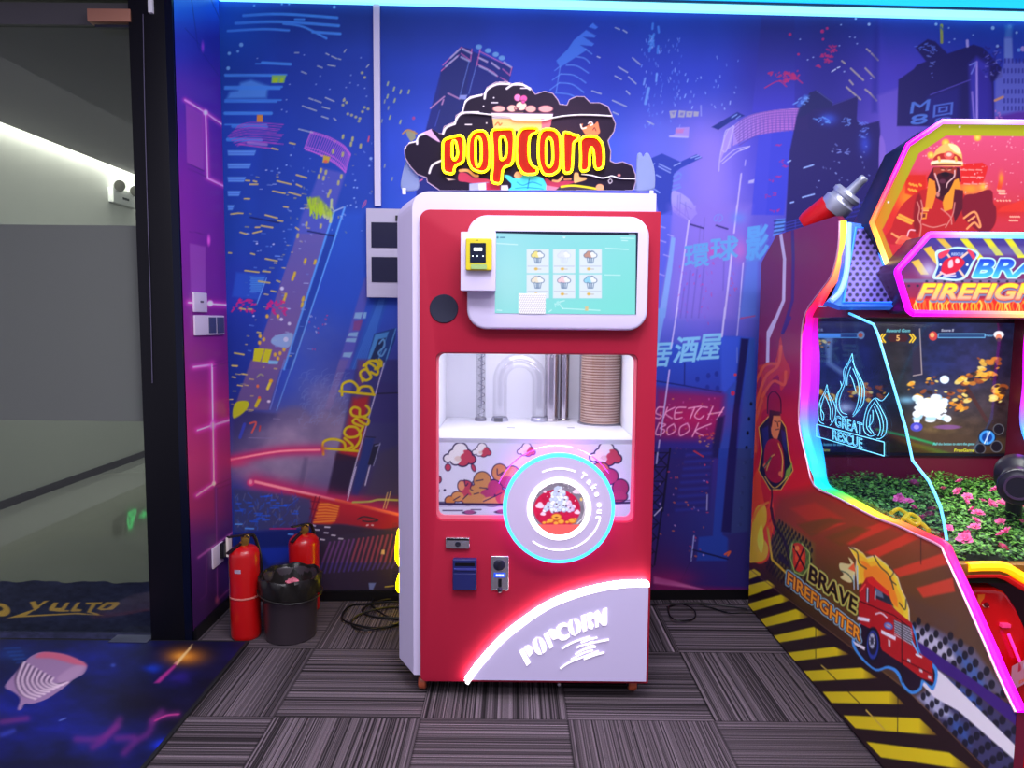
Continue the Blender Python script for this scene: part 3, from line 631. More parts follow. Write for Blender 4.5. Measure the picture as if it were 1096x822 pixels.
# stack of pale fins (right of the popcorn board)
FN = (70, 124, 232)
m_.poly(H_([(455, 150), (488, 178), (470, 190), (425, 175)]), FN)
m_.poly(H_([(410, 195), (475, 232), (465, 245), (390, 238), (462, 285), (450, 300), (370, 292), (420, 322), (240, 440), (215, 395), (290, 320), (330, 260)]), FN, 1, 1)
for k, p in enumerate(([(350, 370), (400, 380), (435, 412)], [(280, 425), (350, 430), (425, 475)], [(245, 482), (330, 490), (408, 540)], [(235, 540), (320, 550), (395, 602)], [(210, 605), (300, 615), (350, 640)], [(405, 318), (448, 352)])): m_.sline(H_(p), 1.2, (98, 150, 240), .9)
for p in ([(205, 460), (240, 432)], [(190, 522), (245, 482)], [(175, 585), (235, 540)], [(240, 440), (215, 600)]): m_.line(H_(p), 1.1, (98, 150, 240), .8)
dashes(H_, [(712, 376, 762, 420), (620, 436, 680, 472), (686, 500, 736, 546), (582, 654, 672, 694), (600, 180, 628, 192), (652, 196, 676, 212), (482, 368, 500, 376), (448, 592, 508, 612), (598, 494, 640, 518), (585, 730, 620, 746), (806, 788, 850, 812), (672, 592, 694, 615)], 1.2, (176, 186, 210))
for p in ([(845, 155), (842, 188)], [(880, 175), (884, 210)], [(852, 222), (822, 335)], [(842, 240), (850, 300)], [(880, 300), (876, 345)]): m_.line(H_(p), 2.4, (72, 140, 236), .85)
scribble(H_, 820, 225, 852, 330, 12, 1.5, (84, 150, 238), 9, .7)
m_.line(H_([(870, 480), (866, 530)]), 2, (110, 160, 240)); m_.line(H_([(818, 575), (796, 675)]), 3, (110, 160, 240), .9); m_.line(H_([(795, 510), (785, 550)]), 2, (120, 160, 240), .9)
scatter((686, 38, 730, 135), 90, (1, 3), [(120, 160, 245), (160, 190, 250), (90, 130, 235)], (70, 110), 12, (.5, .95))
scatter((725, 60, 795, 120), 26, (1, 3.5), [(140, 180, 250), (170, 200, 250)], (60, 110), 13, (.6, .95))
# ---------------------------------------------- right of the machine
m_.poly(J_([(80, 120), (330, 200), (300, 560), (40, 560), (60, 300)]), (98, 116, 232), .35, 12)
m_.poly(I_([(858, 120), (1100, 120), (1100, 822), (788, 822)]), lambda X, Y: shade((32, 40, 130), (66, 62, 205))((Y - 30) / 90), .85, 1.5)
m_.poly(J_([(790, 0), (1096, 0), (1096, 120), (835, 240), (820, 400), (780, 822), (905, 822), (1020, 822), (1096, 300), (1096, 0)]), (62, 66, 208), .0)
m_.poly(J_([(835, 235), (1096, 200), (1020, 822), (782, 822)]), (66, 72, 216), .9, 1.5); m_.poly(J_([(930, 220), (1096, 200), (1020, 822), (890, 822)]), (56, 66, 212), .7, 2)
# curved lit arcade roof
m_.sline(J_([(650, 310), (700, 180), (850, 80), (1096, 45), (1300, 60)]), 1.0, (220, 160, 220))
m_.poly([tuple(p) for p in catmull(J_([(640, 175), (760, 95), (950, 55), (1200, 45)]))] + [tuple(p) for p in catmull(J_([(1200, 205), (1096, 200), (840, 235), (650, 315)]))], lambda X, Y: shade((168, 140, 232), (190, 120, 214))((X - 785) / 40), .95, 1.2)
for k in range(9):
    t = k / 8
    m_.sline(J_([(645 + 6 * k, 185 + 16 * k), (760 + 8 * k, 100 + 17 * k), (950, 58 + 18 * k), (1200, 48 + 19.5 * k)]), .8, (96, 66, 170), .7)
for k in range(30):
    x = 700 + k * 15; y0 = 132 - 85 * (1 - math.exp(-(x - 700) / 150)); m_.line(J_([(x, y0), (x + (10 if k % 2 else -6), y0 + 155)]), .8, (110, 80, 190), .7)
m_.poly(J_([(640, 175), (660, 170), (630, 330), (585, 360), (550, 440), (560, 330), (600, 215)]), (176, 152, 236), .9, 1.2)
for p in ([(545, 500), (555, 380), (600, 220), (650, 170)], [(570, 350), (600, 350), (655, 175)], [(560, 430), (660, 345), (770, 320)], [(570, 445), (680, 360), (750, 335)], [(570, 330), (590, 215), (620, 190)]): m_.sline(J_(p), 1.0, (200, 188, 244), .9)
m_.poly(J_([(490, 178), (680, 68), (735, 95), (650, 125), (540, 198)]), (28, 46, 140)); m_.line(J_([(640, 108), (675, 86)]), 1.4, (120, 150, 230)); m_.line(J_([(672, 116), (700, 96)]), 1.2, (120, 150, 230))
for p in ([(180, 60), (238, 55), (222, 108), (190, 112)], [(250, 55), (300, 60), (290, 108), (245, 105)], [(305, 62), (355, 62), (345, 106), (302, 104)], [(360, 62), (398, 66), (392, 100), (358, 100)]): m_.poly(J_(p), (176, 176, 190), .9)
for p in ([(195, 70), (222, 68), (212, 92)], [(262, 72), (286, 72), (280, 94), (258, 92)], [(318, 75), (340, 75), (330, 95)]): m_.poly(J_(p), (112, 110, 200), .8)
m_.line(J_([(412, 20), (414, 95)]), 1.4, (150, 160, 236), .8); m_.poly(J_([(232, 182), (328, 178), (322, 250), (185, 250), (225, 225)]), (176, 146, 232), .9); m_.poly(J_([(225, 195), (290, 190), (280, 222), (230, 222)]), (200, 120, 190), .8, 1.5); m_.line(J_([(185, 246), (315, 252)]), 1.8, (186, 180, 244))
# left tower and crane wing
m_.poly(J_([(40, 410), (128, 372), (262, 432), (380, 378), (422, 402), (262, 480), (215, 520), (200, 640), (200, 822), (105, 822), (60, 600)]), (40, 62, 178), .95, 1)
for p in ([(105, 448), (190, 490)], [(102, 468), (188, 512)], [(85, 528), (120, 546)], [(340, 404), (392, 386)], [(372, 412), (410, 398)], [(45, 458), (72, 446)], [(215, 462), (262, 440)], [(60, 625), (110, 660)]): m_.line(J_(p), 1.2, (150, 170, 240))
for p in ([(215, 540), (250, 515), (268, 530)], [(212, 575), (250, 560), (262, 548)], [(210, 610), (255, 600)], [(205, 640), (262, 618)]): m_.sline(J_(p), 2.2, (110, 136, 232), .9)
m_.spoly(J_([(200, 650), (260, 660), (340, 720), (375, 790), (375, 822), (250, 822), (200, 760)]), (170, 160, 240), .9); m_.poly(K_([(205, 0), (375, 0), (372, 70), (330, 120), (260, 80), (205, 45)]), (170, 158, 238), .9)
for p in ([(245, 680), (240, 800)], [(262, 672), (256, 822)], [(300, 730), (296, 822)], [(262, 730), (345, 780)]): m_.line(J_(p), .8, (116, 110, 200), .8)
for p in ([(215, 40), (320, 115)], [(215, 10), (330, 100)], [(300, 0), (325, 110)]): m_.line(K_(p), .8, (120, 110, 205), .8)
# pink-lavender avenue
m_.poly(K_([(180, 0), (720, 0), (780, 0), (720, 420), (660, 822), (190, 822), (200, 500)]), (138, 116, 226), .55, 10)
m_.poly(K_([(130, 60), (200, 40), (180, 300), (110, 700), (100, 822), (100, 300)]), (84, 96, 222), .8, 3)
m_.poly(K_([(195, 225), (225, 240), (200, 480), (150, 822), (100, 822), (135, 640), (175, 380)]), (132, 172, 242), .95, 1.5)
m_.poly(L_([(72, 0), (118, 0), (80, 190), (66, 200)]), (120, 166, 238), .95, 1.5)
for (x, y) in ((110, 150), (170, 212), (115, 255), (105, 500), (140, 360)): m_.line(K_([(x, y), (x + 40, y + 14)]), 1.2, (176, 170, 236), .8)
for (a, b, w) in (((325, 110), (228, 822), 1.5), ((678, 0), (655, 200), 1.6), ((640, 340), (585, 822), 2.0), ((722, 420), (690, 822), 1.2)): m_.line(K_([a, b]), w, (206, 196, 248), .95)
m_.line(J_([(708, 520), (672, 822)]), 1.5, (196, 184, 246)); m_.line(J_([(740, 420), (735, 460)]), 1.0, (180, 170, 240)); m_.poly(J_([(762, 572), (805, 560), (800, 588), (760, 592)]), (176, 172, 236)); m_.line(J_([(700, 350), (770, 320)]), 1, (200, 190, 244)); 
for x, y0, y1, x2 in ((385, 470, 822, 345), (435, 450, 822, 395), (335, 480, 822, 300), (290, 600, 822, 262), (582, 400, 620, 575)): m_.line(K_([(x, y0), (x2, y1)]), 1.4, (104, 92, 200), .7)
for (x, y) in ((440, 90), (408, 150)): m_.line(K_([(x, y), (x - 12, y + 160)]), 1.2, (116, 100, 200), .6)
m_.line(K_([(335, 138), (430, 166)]), 1.6, (48, 40, 120)); m_.line(K_([(525, 146), (608, 172)]), 1.6, (48, 40, 120))
scatter((720, 280, 765, 350), 46, (1, 3), [(206, 60, 170), (150, 90, 210)], (60, 120), 15, (.4, .8)); scatter((780, 290, 790, 316), 8, (1, 3), [(206, 70, 150)], (0, 90), 16)
m_.blob(*K_([(700, 330)])[0], 8, 12, (206, 110, 200), .6); m_.blob(*K_([(500, 340)])[0], 9, 6, (216, 70, 170), .6)
m_.poly(K_([(745, 400), (835, 400), (820, 822), (690, 822), (720, 600)]), (92, 130, 230), .75, 4)
m_.text('環', *K_([(295, 460), (470, 440)]), (1 / 6.85, -165 / 6.85), (98, 164, 226), bold=0.025); m_.text('球', *K_([(480, 410), (680, 390)]), (1, -170 / 6.85), (98, 164, 226), bold=0.025); m_.text('影', *K_([(745, 400), (900, 380)]), (1, -240 / 6.85), (92, 160, 230), bold=0.025)
m_.poly(K_([(760, 190), (860, 140), (905, 250), (870, 300), (850, 400), (745, 410)]), (92, 158, 232), .55, 3)
m_.text('の', *K_([(505, 125), (575, 120)]), (0, -60 / 6.85), (110, 150, 232), .8); m_.blob(*K_([(690, 90)])[0], 8, 6, (98, 140, 232), .7)
m_.poly(K_([(940, 225), (965, 100), (1030, 95), (1035, 165), (1000, 200)]), (92, 160, 236), .8, 1.5)
for k in range(4): m_.line(K_([(950, 200 - k * 28), (1030, 185 - k * 26)]), 1.3, (34, 40, 120))
for (x, y) in ((985, 315), (998, 425), (1038, 468), (930, 570), (985, 545), (895, 682), (955, 672), (940, 795), (975, 785)): scribble(J_, x - 12, y - 7, x + 12, y + 7, 3, 1.2, (176, 44, 150), x, .8)
# lower right: 居酒屋, SKETCH BOOK
m_.poly(L_([(100, 200), (140, 195), (260, 200), (420, 155), (520, 155), (605, 165), (600, 822), (60, 822), (66, 330)]), lambda X, Y: shade((40, 86, 214), (46, 44, 150))((Y - 365) / 110), .85, 2)
m_.poly(L_([(420, 155), (520, 155), (500, 400), (440, 470), (420, 440)]), (58, 92, 224), .8, 3); m_.poly(L_([(530, 165), (575, 168), (520, 560), (500, 822), (455, 822), (505, 400)]), (24, 20, 84), .95, 2); m_.poly(L_([(575, 168), (605, 168), (600, 822), (505, 822)]), (52, 82, 168), .8, 3); m_.poly(L_([(440, 470), (505, 400), (455, 822), (405, 822)]), (50, 82, 190), .9, 2)
m_.text('居', *L_([(30, 322), (128, 318)]), (6, -25), (132, 204, 246), bold=.025); m_.text('酒', *L_([(155, 300), (278, 292)]), (5, -27), (132, 204, 246), bold=.025); m_.text('屋', *L_([(285, 285), (405, 278)]), (5, -27), (132, 204, 246), bold=.025)
m_.line(L_([(220, 300), (218, 420)]), 1.2, (24, 40, 130)); m_.sline(L_([(66, 400), (220, 425), (420, 462)]), 1.4, (22, 34, 120))
for (x, y) in ((350, 370), (395, 360), (290, 390), (400, 440), (345, 435)): m_.ell(*L_([(x, y)])[0], 2.2, 3, (26, 46, 150), .8)
m_.poly(L_([(60, 440), (420, 470), (440, 480), (410, 720), (60, 720)]), (150, 24, 100), .85, 10); m_.blob(*L_([(250, 600)])[0], 34, 16, (214, 26, 100), .7)
def script(crop, strokes, w, c, a=1):
    for p in strokes: m_.sline(crop(p), w, c, a)
SK = (255, 176, 220)
script(L_, [[(105, 545), (75, 545), (62, 575), (92, 590), (80, 605), (55, 600)], [(125, 545), (105, 600)], [(165, 545), (115, 575), (150, 605)], [(225, 545), (175, 550), (165, 605), (205, 600)], [(170, 575), (205, 572)], [(240, 550), (310, 538)], [(275, 545), (250, 605)], [(345, 545), (310, 545), (275, 590), (300, 608), (325, 590)], [(375, 540), (345, 610)], [(435, 545), (395, 612)], [(350, 582), (425, 570)]], 1.3, SK)
script(L_, [[(80, 630), (60, 690), (95, 690), (110, 670), (85, 658), (115, 640), (80, 630)], [(160, 635), (125, 660), (130, 695), (170, 670), (160, 635)], [(235, 632), (195, 655), (195, 700), (245, 670), (235, 632)], [(295, 632), (262, 705)], [(365, 635), (280, 672), (320, 700)]], 1.3, SK)
scatter((705, 425, 765, 500), 60, (.6, 1.4), [(230, 110, 190), (240, 150, 90), (220, 60, 120)], (0, 90), 19, (.5, .95)); scatter((746, 463, 765, 478), 26, (.8, 1.6), [(240, 180, 90), (240, 90, 70)], (0, 30), 20, (.6, 1))
m_.line(L_([(180, 0), (145, 220)]), 1.3, (206, 200, 250)); m_.line(L_([(136, 340), (88, 700)]), 1.5, (206, 190, 246)); m_.line(L_([(82, 725), (70, 819)]), 1.4, (206, 190, 246)); m_.line(L_([(442, 0), (425, 155)]), 2.0, (200, 196, 250)); m_.line(L_([(522, 0), (508, 150)]), 1.2, (180, 176, 240)); m_.line(L_([(528, 55), (605, 42)]), 1.4, (200, 70, 120), .8)
m_.ell(*L_([(485, 467)])[0], 2.2, 2.6, (206, 44, 90)); m_.line(L_([(508, 215), (508, 300)]), .8, (160, 170, 220), .7); m_.line(L_([(275, 780), (320, 815)]), 1.4, (220, 50, 70)); dots(L_, [(498, 365, 1.6)], 1, (220, 60, 80))
m_.poly(L_([(400, 600), (440, 590), (405, 822), (360, 822)]), (26, 24, 84), .8, 3)
for k, (x, y) in enumerate(((585, 525), (574, 607), (567, 685), (560, 765))): m_.ell(*L_([(x, y)])[0], 1.4, 2.0, (12, 14, 40))
for (x, y) in ((466, 65), (459, 135), (452, 205), (448, 278), (443, 352)): m_.ell(*M_([(x, y)])[0], 1.6, 2.0, (12, 14, 40)); m_.ell(*M_([(x - 8, y + 4)])[0], .9, 1.0, (130, 140, 180), .7)
m_.poly(M_([(345, 0), (385, 0), (360, 400), (395, 420), (385, 520), (240, 520), (250, 410), (315, 405)]), (36, 66, 172), .9, 2); m_.poly(M_([(390, 0), (430, 0), (400, 390), (355, 385)]), (26, 22, 92), .95, 2); m_.poly(M_([(430, 0), (495, 0), (478, 385), (400, 395)]), (50, 62, 122), .85, 2); m_.poly(M_([(385, 400), (480, 385), (475, 640), (380, 620)]), (48, 40, 112), .8, 3)
m_.poly(M_([(45, 0), (320, 0), (300, 290), (90, 300), (45, 420)]), (40, 36, 116), .8, 3)
for k in range(9): m_.line(M_([(195 - k * 6, 30 + k * 32), (305 - k * 3, 22 + k * 32)]), 3.0, (46, 58, 170), .6, 3)
m_.line(M_([(118, 0), (85, 290)]), 1.4, (24, 20, 70))
for k in range(8):
    y = 20 + k * 66; x = 108 - k * 10
    m_.line(M_([(x - 60, y), (x, y + 66)]), 1.2, (18, 14, 50)); m_.line(M_([(x, y), (x - 66, y + 66)]), 1.2, (18, 14, 50)); m_.line(M_([(x - 60, y), (x, y)]), 1.0, (18, 14, 50))
m_.line(M_([(118, 0), (45, 540)]), 1.6, (18, 14, 50)); m_.line(M_([(45, 310), (78, 276)]), 1.4, (206, 200, 246)); m_.line(M_([(228, 405), (215, 520)]), 1.2, (170, 176, 240)); m_.line(M_([(290, 215), (288, 285)]), 1.0, (190, 190, 240)); m_.line(M_([(60, 20), (55, 70)]), 1.4, (196, 190, 240)); m_.line(M_([(225, 470), (385, 512)]), 1.6, (22, 20, 70)); m_.sline(M_([(372, 490), (395, 478), (385, 495)]), 2.2, (214, 90, 60)); m_.line(M_([(228, 12), (272, 38)]), 1.2, (220, 60, 60)); m_.line(M_([(235, 470), (120, 720)]), .1, (20, 20, 60))
scatter((705, 490, 760, 595), 34, (.8, 1.8), [(240, 120, 60), (236, 70, 90), (214, 170, 230)], (0, 90), 24, (.6, 1))
m_.poly(M_([(45, 585), (240, 640), (475, 650), (475, 700), (45, 700)]), (128, 24, 96), .9, 6); m_.poly(M_([(42, 592), (130, 612), (280, 655), (42, 625)]), (226, 130, 190), .9, 2); m_.blob(*M_([(120, 600)])[0], 30, 9, (150, 30, 110), .6)
# ---------------------------------------------- above the game
RD = (190, 40, 120)
scribble(I_, 910, 530, 1010, 560, 12, 1.3, RD, 31); m_.sline(I_([(880, 645), (980, 595), (1040, 635)]), 1.1, RD); m_.line(I_([(985, 590), (1040, 600)]), 1, RD)
scribble(I_, 1020, 545, 1096, 600, 16, 1.5, RD, 32); scribble(N_, 5, 520, 105, 590, 22, 1.8, RD, 33); m_.line(N_([(60, 550), (128, 610)]), 1.2, RD)
scribble(N_, 275, 395, 340, 460, 16, 1.8, RD, 34); scribble(N_, 325, 340, 370, 380, 10, 1.8, RD, 35); scribble(N_, 235, 465, 255, 485, 4, 1.4, RD, 36); dots(N_, [(38, 252, 1.8), (275, 230, 2), (310, 208, 1.5), (280, 288, 1.4), (100, 398, 1.4)], 1, RD)
dashes(N_, [(600, 358, 625, 380), (636, 392, 685, 442), (484, 502, 576, 588), (590, 655, 622, 680), (622, 682, 674, 738), (590, 500, 660, 572), (452, 638, 555, 730), (418, 446, 442, 466), (475, 590, 500, 620)], 1.7, (176, 166, 160)); dashes(N_, [(345, 525, 372, 508), (385, 498, 402, 492)], 1.3, WH)
dots(N_, [(618, 178, 1.6), (520, 136, 1.2), (412, 182), (478, 270), (514, 275), (530, 320), (400, 335), (112, 288), (208, 420), (168, 438), (436, 525), (632, 575)], .9, (170, 190, 240))
m_.poly(N_([(690, 150), (690, 460), (680, 822), (836, 822), (836, 560), (760, 470)]), (76, 68, 204), .35, 8)
m_.poly(N_([(692, 130), (676, 822), (640, 822), (650, 400), (655, 130)]), (34, 38, 140), .5, 5)
DK = (36, 30, 96)
m_.poly(Q_([(60, 175), (130, 45), (165, 32), (245, 88), (248, 105), (370, 62), (378, 70), (372, 180), (395, 215), (490, 190), (495, 240), (480, 600), (470, 900), (0, 900), (5, 700), (25, 350)]), (34, 28, 104), .96, 1.5)
m_.poly(Q_([(130, 45), (165, 32), (245, 90), (240, 120), (150, 130), (110, 160), (60, 175), (75, 120)]), (30, 34, 104), .9, 2); m_.line(Q_([(165, 35), (248, 95)]), 1.0, (70, 76, 160)); m_.line(Q_([(248, 108), (370, 64)]), 1, (60, 60, 150))
for p in ([(60, 110), (100, 55), (130, 60), (75, 125)],): m_.poly(Q_(p), (70, 120, 220), .7, 2)
scribble(Q_, 60, 60, 125, 105, 12, 1.2, (110, 160, 240), 41); m_.blob(*Q_([(225, 180)])[0], 9, 6, (60, 96, 226), .8); m_.blob(*Q_([(415, 310)])[0], 6, 11, (56, 76, 210), .8); scribble(Q_, 160, 175, 230, 210, 12, 1.2, (96, 150, 240), 42); scribble(Q_, 310, 140, 345, 220, 10, 1, (110, 150, 235), 43); scribble(Q_, 380, 200, 440, 280, 14, 1.1, (100, 130, 230), 44); scribble(Q_, 265, 318, 350, 365, 8, 1, (130, 150, 230), 45)
dashes(Q_, [(98, 434, 148, 418), (92, 586, 152, 570), (30, 614, 45, 610), (15, 404, 30, 396)], 1.6, (150, 180, 244)); scatter((870, 155, 930, 200), 20, (.8, 1.6), [(150, 170, 236)], (0, 90), 46)
m_.poly(Q_([(480, 60), (590, 20), (590, 300), (500, 520), (490, 500), (496, 240)]), (112, 92, 208), .7, 4); m_.spoly(Q_([(490, 280), (520, 320), (520, 520), (490, 540)]), (140, 108, 214), .8); 
for k in range(9): m_.line(Q_([(0 + k * 55, 720 - k * 18), (0 + k * 55, 760 - k * 18)]), 1.2, (60, 70, 190), .7)
for k in range(4): m_.line(Q_([(0, 720 + k * 14), (480, 590 + k * 22)]), 1.1, (60, 72, 196), .7)
# second dark tower + castle
m_.poly(O_([(10, 520), (110, 450), (130, 425), (190, 400), (120, 310), (200, 255), (250, 270), (330, 350), (500, 290), (560, 310), (600, 350), (640, 400), (680, 440), (685, 500), (630, 530), (635, 822), (0, 822)]), (32, 28, 100), .96, 1.5)
m_.poly(O_([(600, 420), (520, 370), (470, 420), (480, 822), (600, 822)]), (66, 62, 196), .85, 5); m_.poly(O_([(530, 440), (620, 540), (632, 822), (530, 822)]), (54, 44, 160), .8, 3); m_.line(O_([(520, 405), (522, 790)]), 2.4, (160, 140, 232)); m_.sline(O_([(475, 425), (515, 410), (485, 480)]), 1.6, (120, 130, 230)); m_.line(O_([(490, 600), (505, 790)]), 2.2, (150, 130, 226), .8); m_.line(O_([(218, 618), (480, 520)]), 1.1, (90, 80, 190))
m_.poly(O_([(200, 640), (270, 600), (410, 560), (400, 822), (200, 822)]), (44, 44, 150), .5, 6)
m_.text('M', *O_([(85, 740), (205, 720)]), (2, -12), (86, 130, 226), .9, bold=.02); m_.text('8', *O_([(90, 815), (195, 800)]), (1, -10), (86, 130, 226), .9, bold=.04); m_.text('回', *O_([(235, 765), (360, 745)]), (1, -13), (86, 120, 220), .9, bold=.02); m_.text('8', *O_([(240, 815), (350, 800)]), (1, -7), (86, 120, 220), .8, bold=.03)
scribble(O_, 130, 280, 250, 330, 18, 1.2, (90, 120, 226), 51, .8); scribble(O_, 205, 340, 232, 510, 10, 1.1, (110, 130, 220), 52, .8); scribble(O_, 560, 300, 680, 480, 34, 1.5, (40, 40, 140), 53); scribble(O_, 570, 320, 680, 500, 16, 1.0, (130, 130, 220), 54, .8)
m_.line(O_([(290, 165), (292, 275)]), 3.2, (150, 160, 84)); m_.line(O_([(284, 175), (304, 200)]), 1.4, (60, 90, 160)); m_.line(O_([(458, 265), (460, 300)]), 3.0, (170, 160, 230)); dots(O_, [(625, 183, 2.0), (338, 182), (375, 255), (342, 275), (255, 158, 1.6), (496, 228), (655, 300, 1.6), (735, 175, 2), (780, 212, 1.4)], 1, (150, 180, 230)); m_.ell(*O_([(795, 326)])[0], 2.2, 2, (100, 150, 240)); m_.ell(*O_([(822, 318)])[0], 2.6, 3, (170, 150, 226))
m_.poly(O_([(640, 520), (690, 440), (700, 380), (700, 250), (725, 160), (745, 160), (755, 380), (770, 410), (820, 400), (1100, 380), (1100, 822), (640, 822)]), (112, 120, 214), .75, 3); m_.poly(O_([(700, 250), (750, 250), (755, 380), (700, 380)]), (120, 150, 222), .7, 2); m_.poly(O_([(700, 160), (760, 160), (748, 240), (706, 240)]), (50, 120, 196), .6, 3)
for (y, n, x0) in ((395, 4, 705), (460, 5, 700), (528, 6, 700), (595, 5, 700), (655, 6, 700), (705, 6, 700)):
    for k in range(n * 2): m_.line(O_([(x0 + k * 24, y - 10), (x0 + k * 24, y + 12)]), 1.6, (48, 50, 150), .85)
m_.line(O_([(640, 655), (690, 632)]), 2.6, (206, 150, 120)); m_.poly(O_([(640, 760), (780, 730), (1100, 700), (1100, 900), (640, 900)]), (92, 36, 160), .8, 4); scribble(O_, 640, 700, 690, 790, 8, 1.4, (190, 120, 200), 55)
mural = link('wall_back', m_.mesh(), paint_mat('printed_wall_vinyl', rough=.55, spec=.25), kind='structure')
del m_
# ================================================================== magenta panelled return wall on the left
LX = -1.325
p_ = Print((LX, 2.832, 0.045), (0, 0.430, 0), (0, 0, 2.77), 0.005)
p_.table([195, 225, 250], [0, 45, 100, 200, 300, 380, 440, 490, 540, 580, 620, 660], [
 [(24, 96, 200), (30, 100, 210), (36, 110, 220)], [(40, 50, 150), (36, 40, 140), (40, 50, 150)], [(78, 36, 140), (72, 34, 140), (66, 34, 140)], [(112, 32, 132), (104, 30, 132), (88, 30, 128)], [(116, 34, 128), (104, 30, 124), (92, 28, 120)], [(132, 34, 116), (124, 30, 112), (110, 28, 110)],
 [(166, 38, 104), (160, 36, 104), (150, 34, 100)], [(168, 48, 96), (160, 42, 92), (140, 38, 88)], [(150, 42, 84), (132, 36, 80), (96, 32, 84)], [(88, 34, 92), (72, 32, 88), (60, 30, 84)], [(70, 30, 84), (62, 28, 80), (52, 26, 74)], [(54, 24, 70), (50, 22, 66), (40, 20, 60)]])
NP = (250, 196, 232)
def R1(p): return K(190, 80, 3.162, p)
def R2(p): return K(190, 300, 5.143, p)
def R3(p): return K(190, 440, 3.157, p)
def neon(pts, w=1.1, c=NP, g=(206, 60, 170)):
    p_.line(pts, w * 2.6, g, .7, glow=True); p_.line(pts, w, c)
p_.poly(R1([(28, 100), (88, 135), (88, 322), (32, 298)]), (140, 62, 150), .8, 1.5); p_.poly(R1([(40, 570), (95, 582), (95, 735), (45, 735)]), (136, 66, 150), .8, 1.5)
for a in ([(25, 85), (95, 128), (175, 185)], [(95, 128), (102, 350), (175, 385)]): neon(R1(a))
p_.line(R1([(32, 300), (90, 325)]), .8, (66, 20, 96)); p_.line(R1([(35, 318), (95, 345)]), .6, (66, 20, 96)); p_.line(R1([(40, 530), (95, 540)]), .7, (80, 20, 100))
p_.ell(*R1([(95, 128)])[0], 2.4, 2.8, NP, 1, 2); p_.ell(*R1([(106, 560)])[0], 1.6, 5, (236, 90, 200), .9, 2)
neon(R2([(60, 122), (300, 137)]), 1.4); p_.ell(*R2([(180, 127)])[0], 3, 3, (250, 220, 240), 1, 2)
neon(R2([(88, 478), (190, 465)]), 1.4, (250, 190, 226)); neon(R2([(190, 462), (195, 800)]), 1.5, (250, 190, 220)); neon(R2([(110, 825), (300, 765)]), 1.4, (250, 190, 200)); p_.ell(*R2([(195, 798)])[0], 2.6, 4, (252, 210, 210), 1, 2)
for a in ([(190, 460), (296, 425)], [(195, 475), (296, 445)]): p_.line(R2(a), .7, (96, 30, 100), .8)
neon(R3([(120, 40), (123, 245), (65, 285)]), 1.3, (252, 180, 170)); p_.ell(*R3([(123, 245)])[0], 2, 2.4, (252, 190, 170), 1, 1.5); neon(R3([(70, 495), (188, 408)]), .9, (190, 110, 180), (120, 40, 110)); p_.line(R3([(128, 250), (190, 225)]), .8, (100, 26, 60)); p_.line(R3([(128, 265), (190, 242)]), .8, (100, 26, 60)); neon(R3([(130, 260), (135, 640), (185, 590)]), .8, (130, 60, 120), (90, 34, 90)); p_.ell(*R3([(134, 640)])[0], 2, 4, (170, 70, 110), .8, 3); p_.line(R3([(98, 490), (98, 620), (76, 640)]), .7, (96, 40, 100)); neon(R3([(75, 740), (190, 610)]), .8, (190, 150, 170), (60, 30, 70))
for a in ([(205, 0), (212, 50), (244, 95)], [(226, 0), (244, 40)], [(198, 30), (214, 48)]): p_.line(a, .7, (20, 30, 110), .7)
p_.ell(217, 50, 1.4, 5, (150, 60, 190), .9, 2); p_.line([(236, 10), (238, 60)], 1, (60, 50, 170), .7)
p_.C *= 1.26
link('wall_left', p_.mesh(), paint_mat('printed_panel_gloss', rough=.35, spec=.4), kind='structure')
del p_
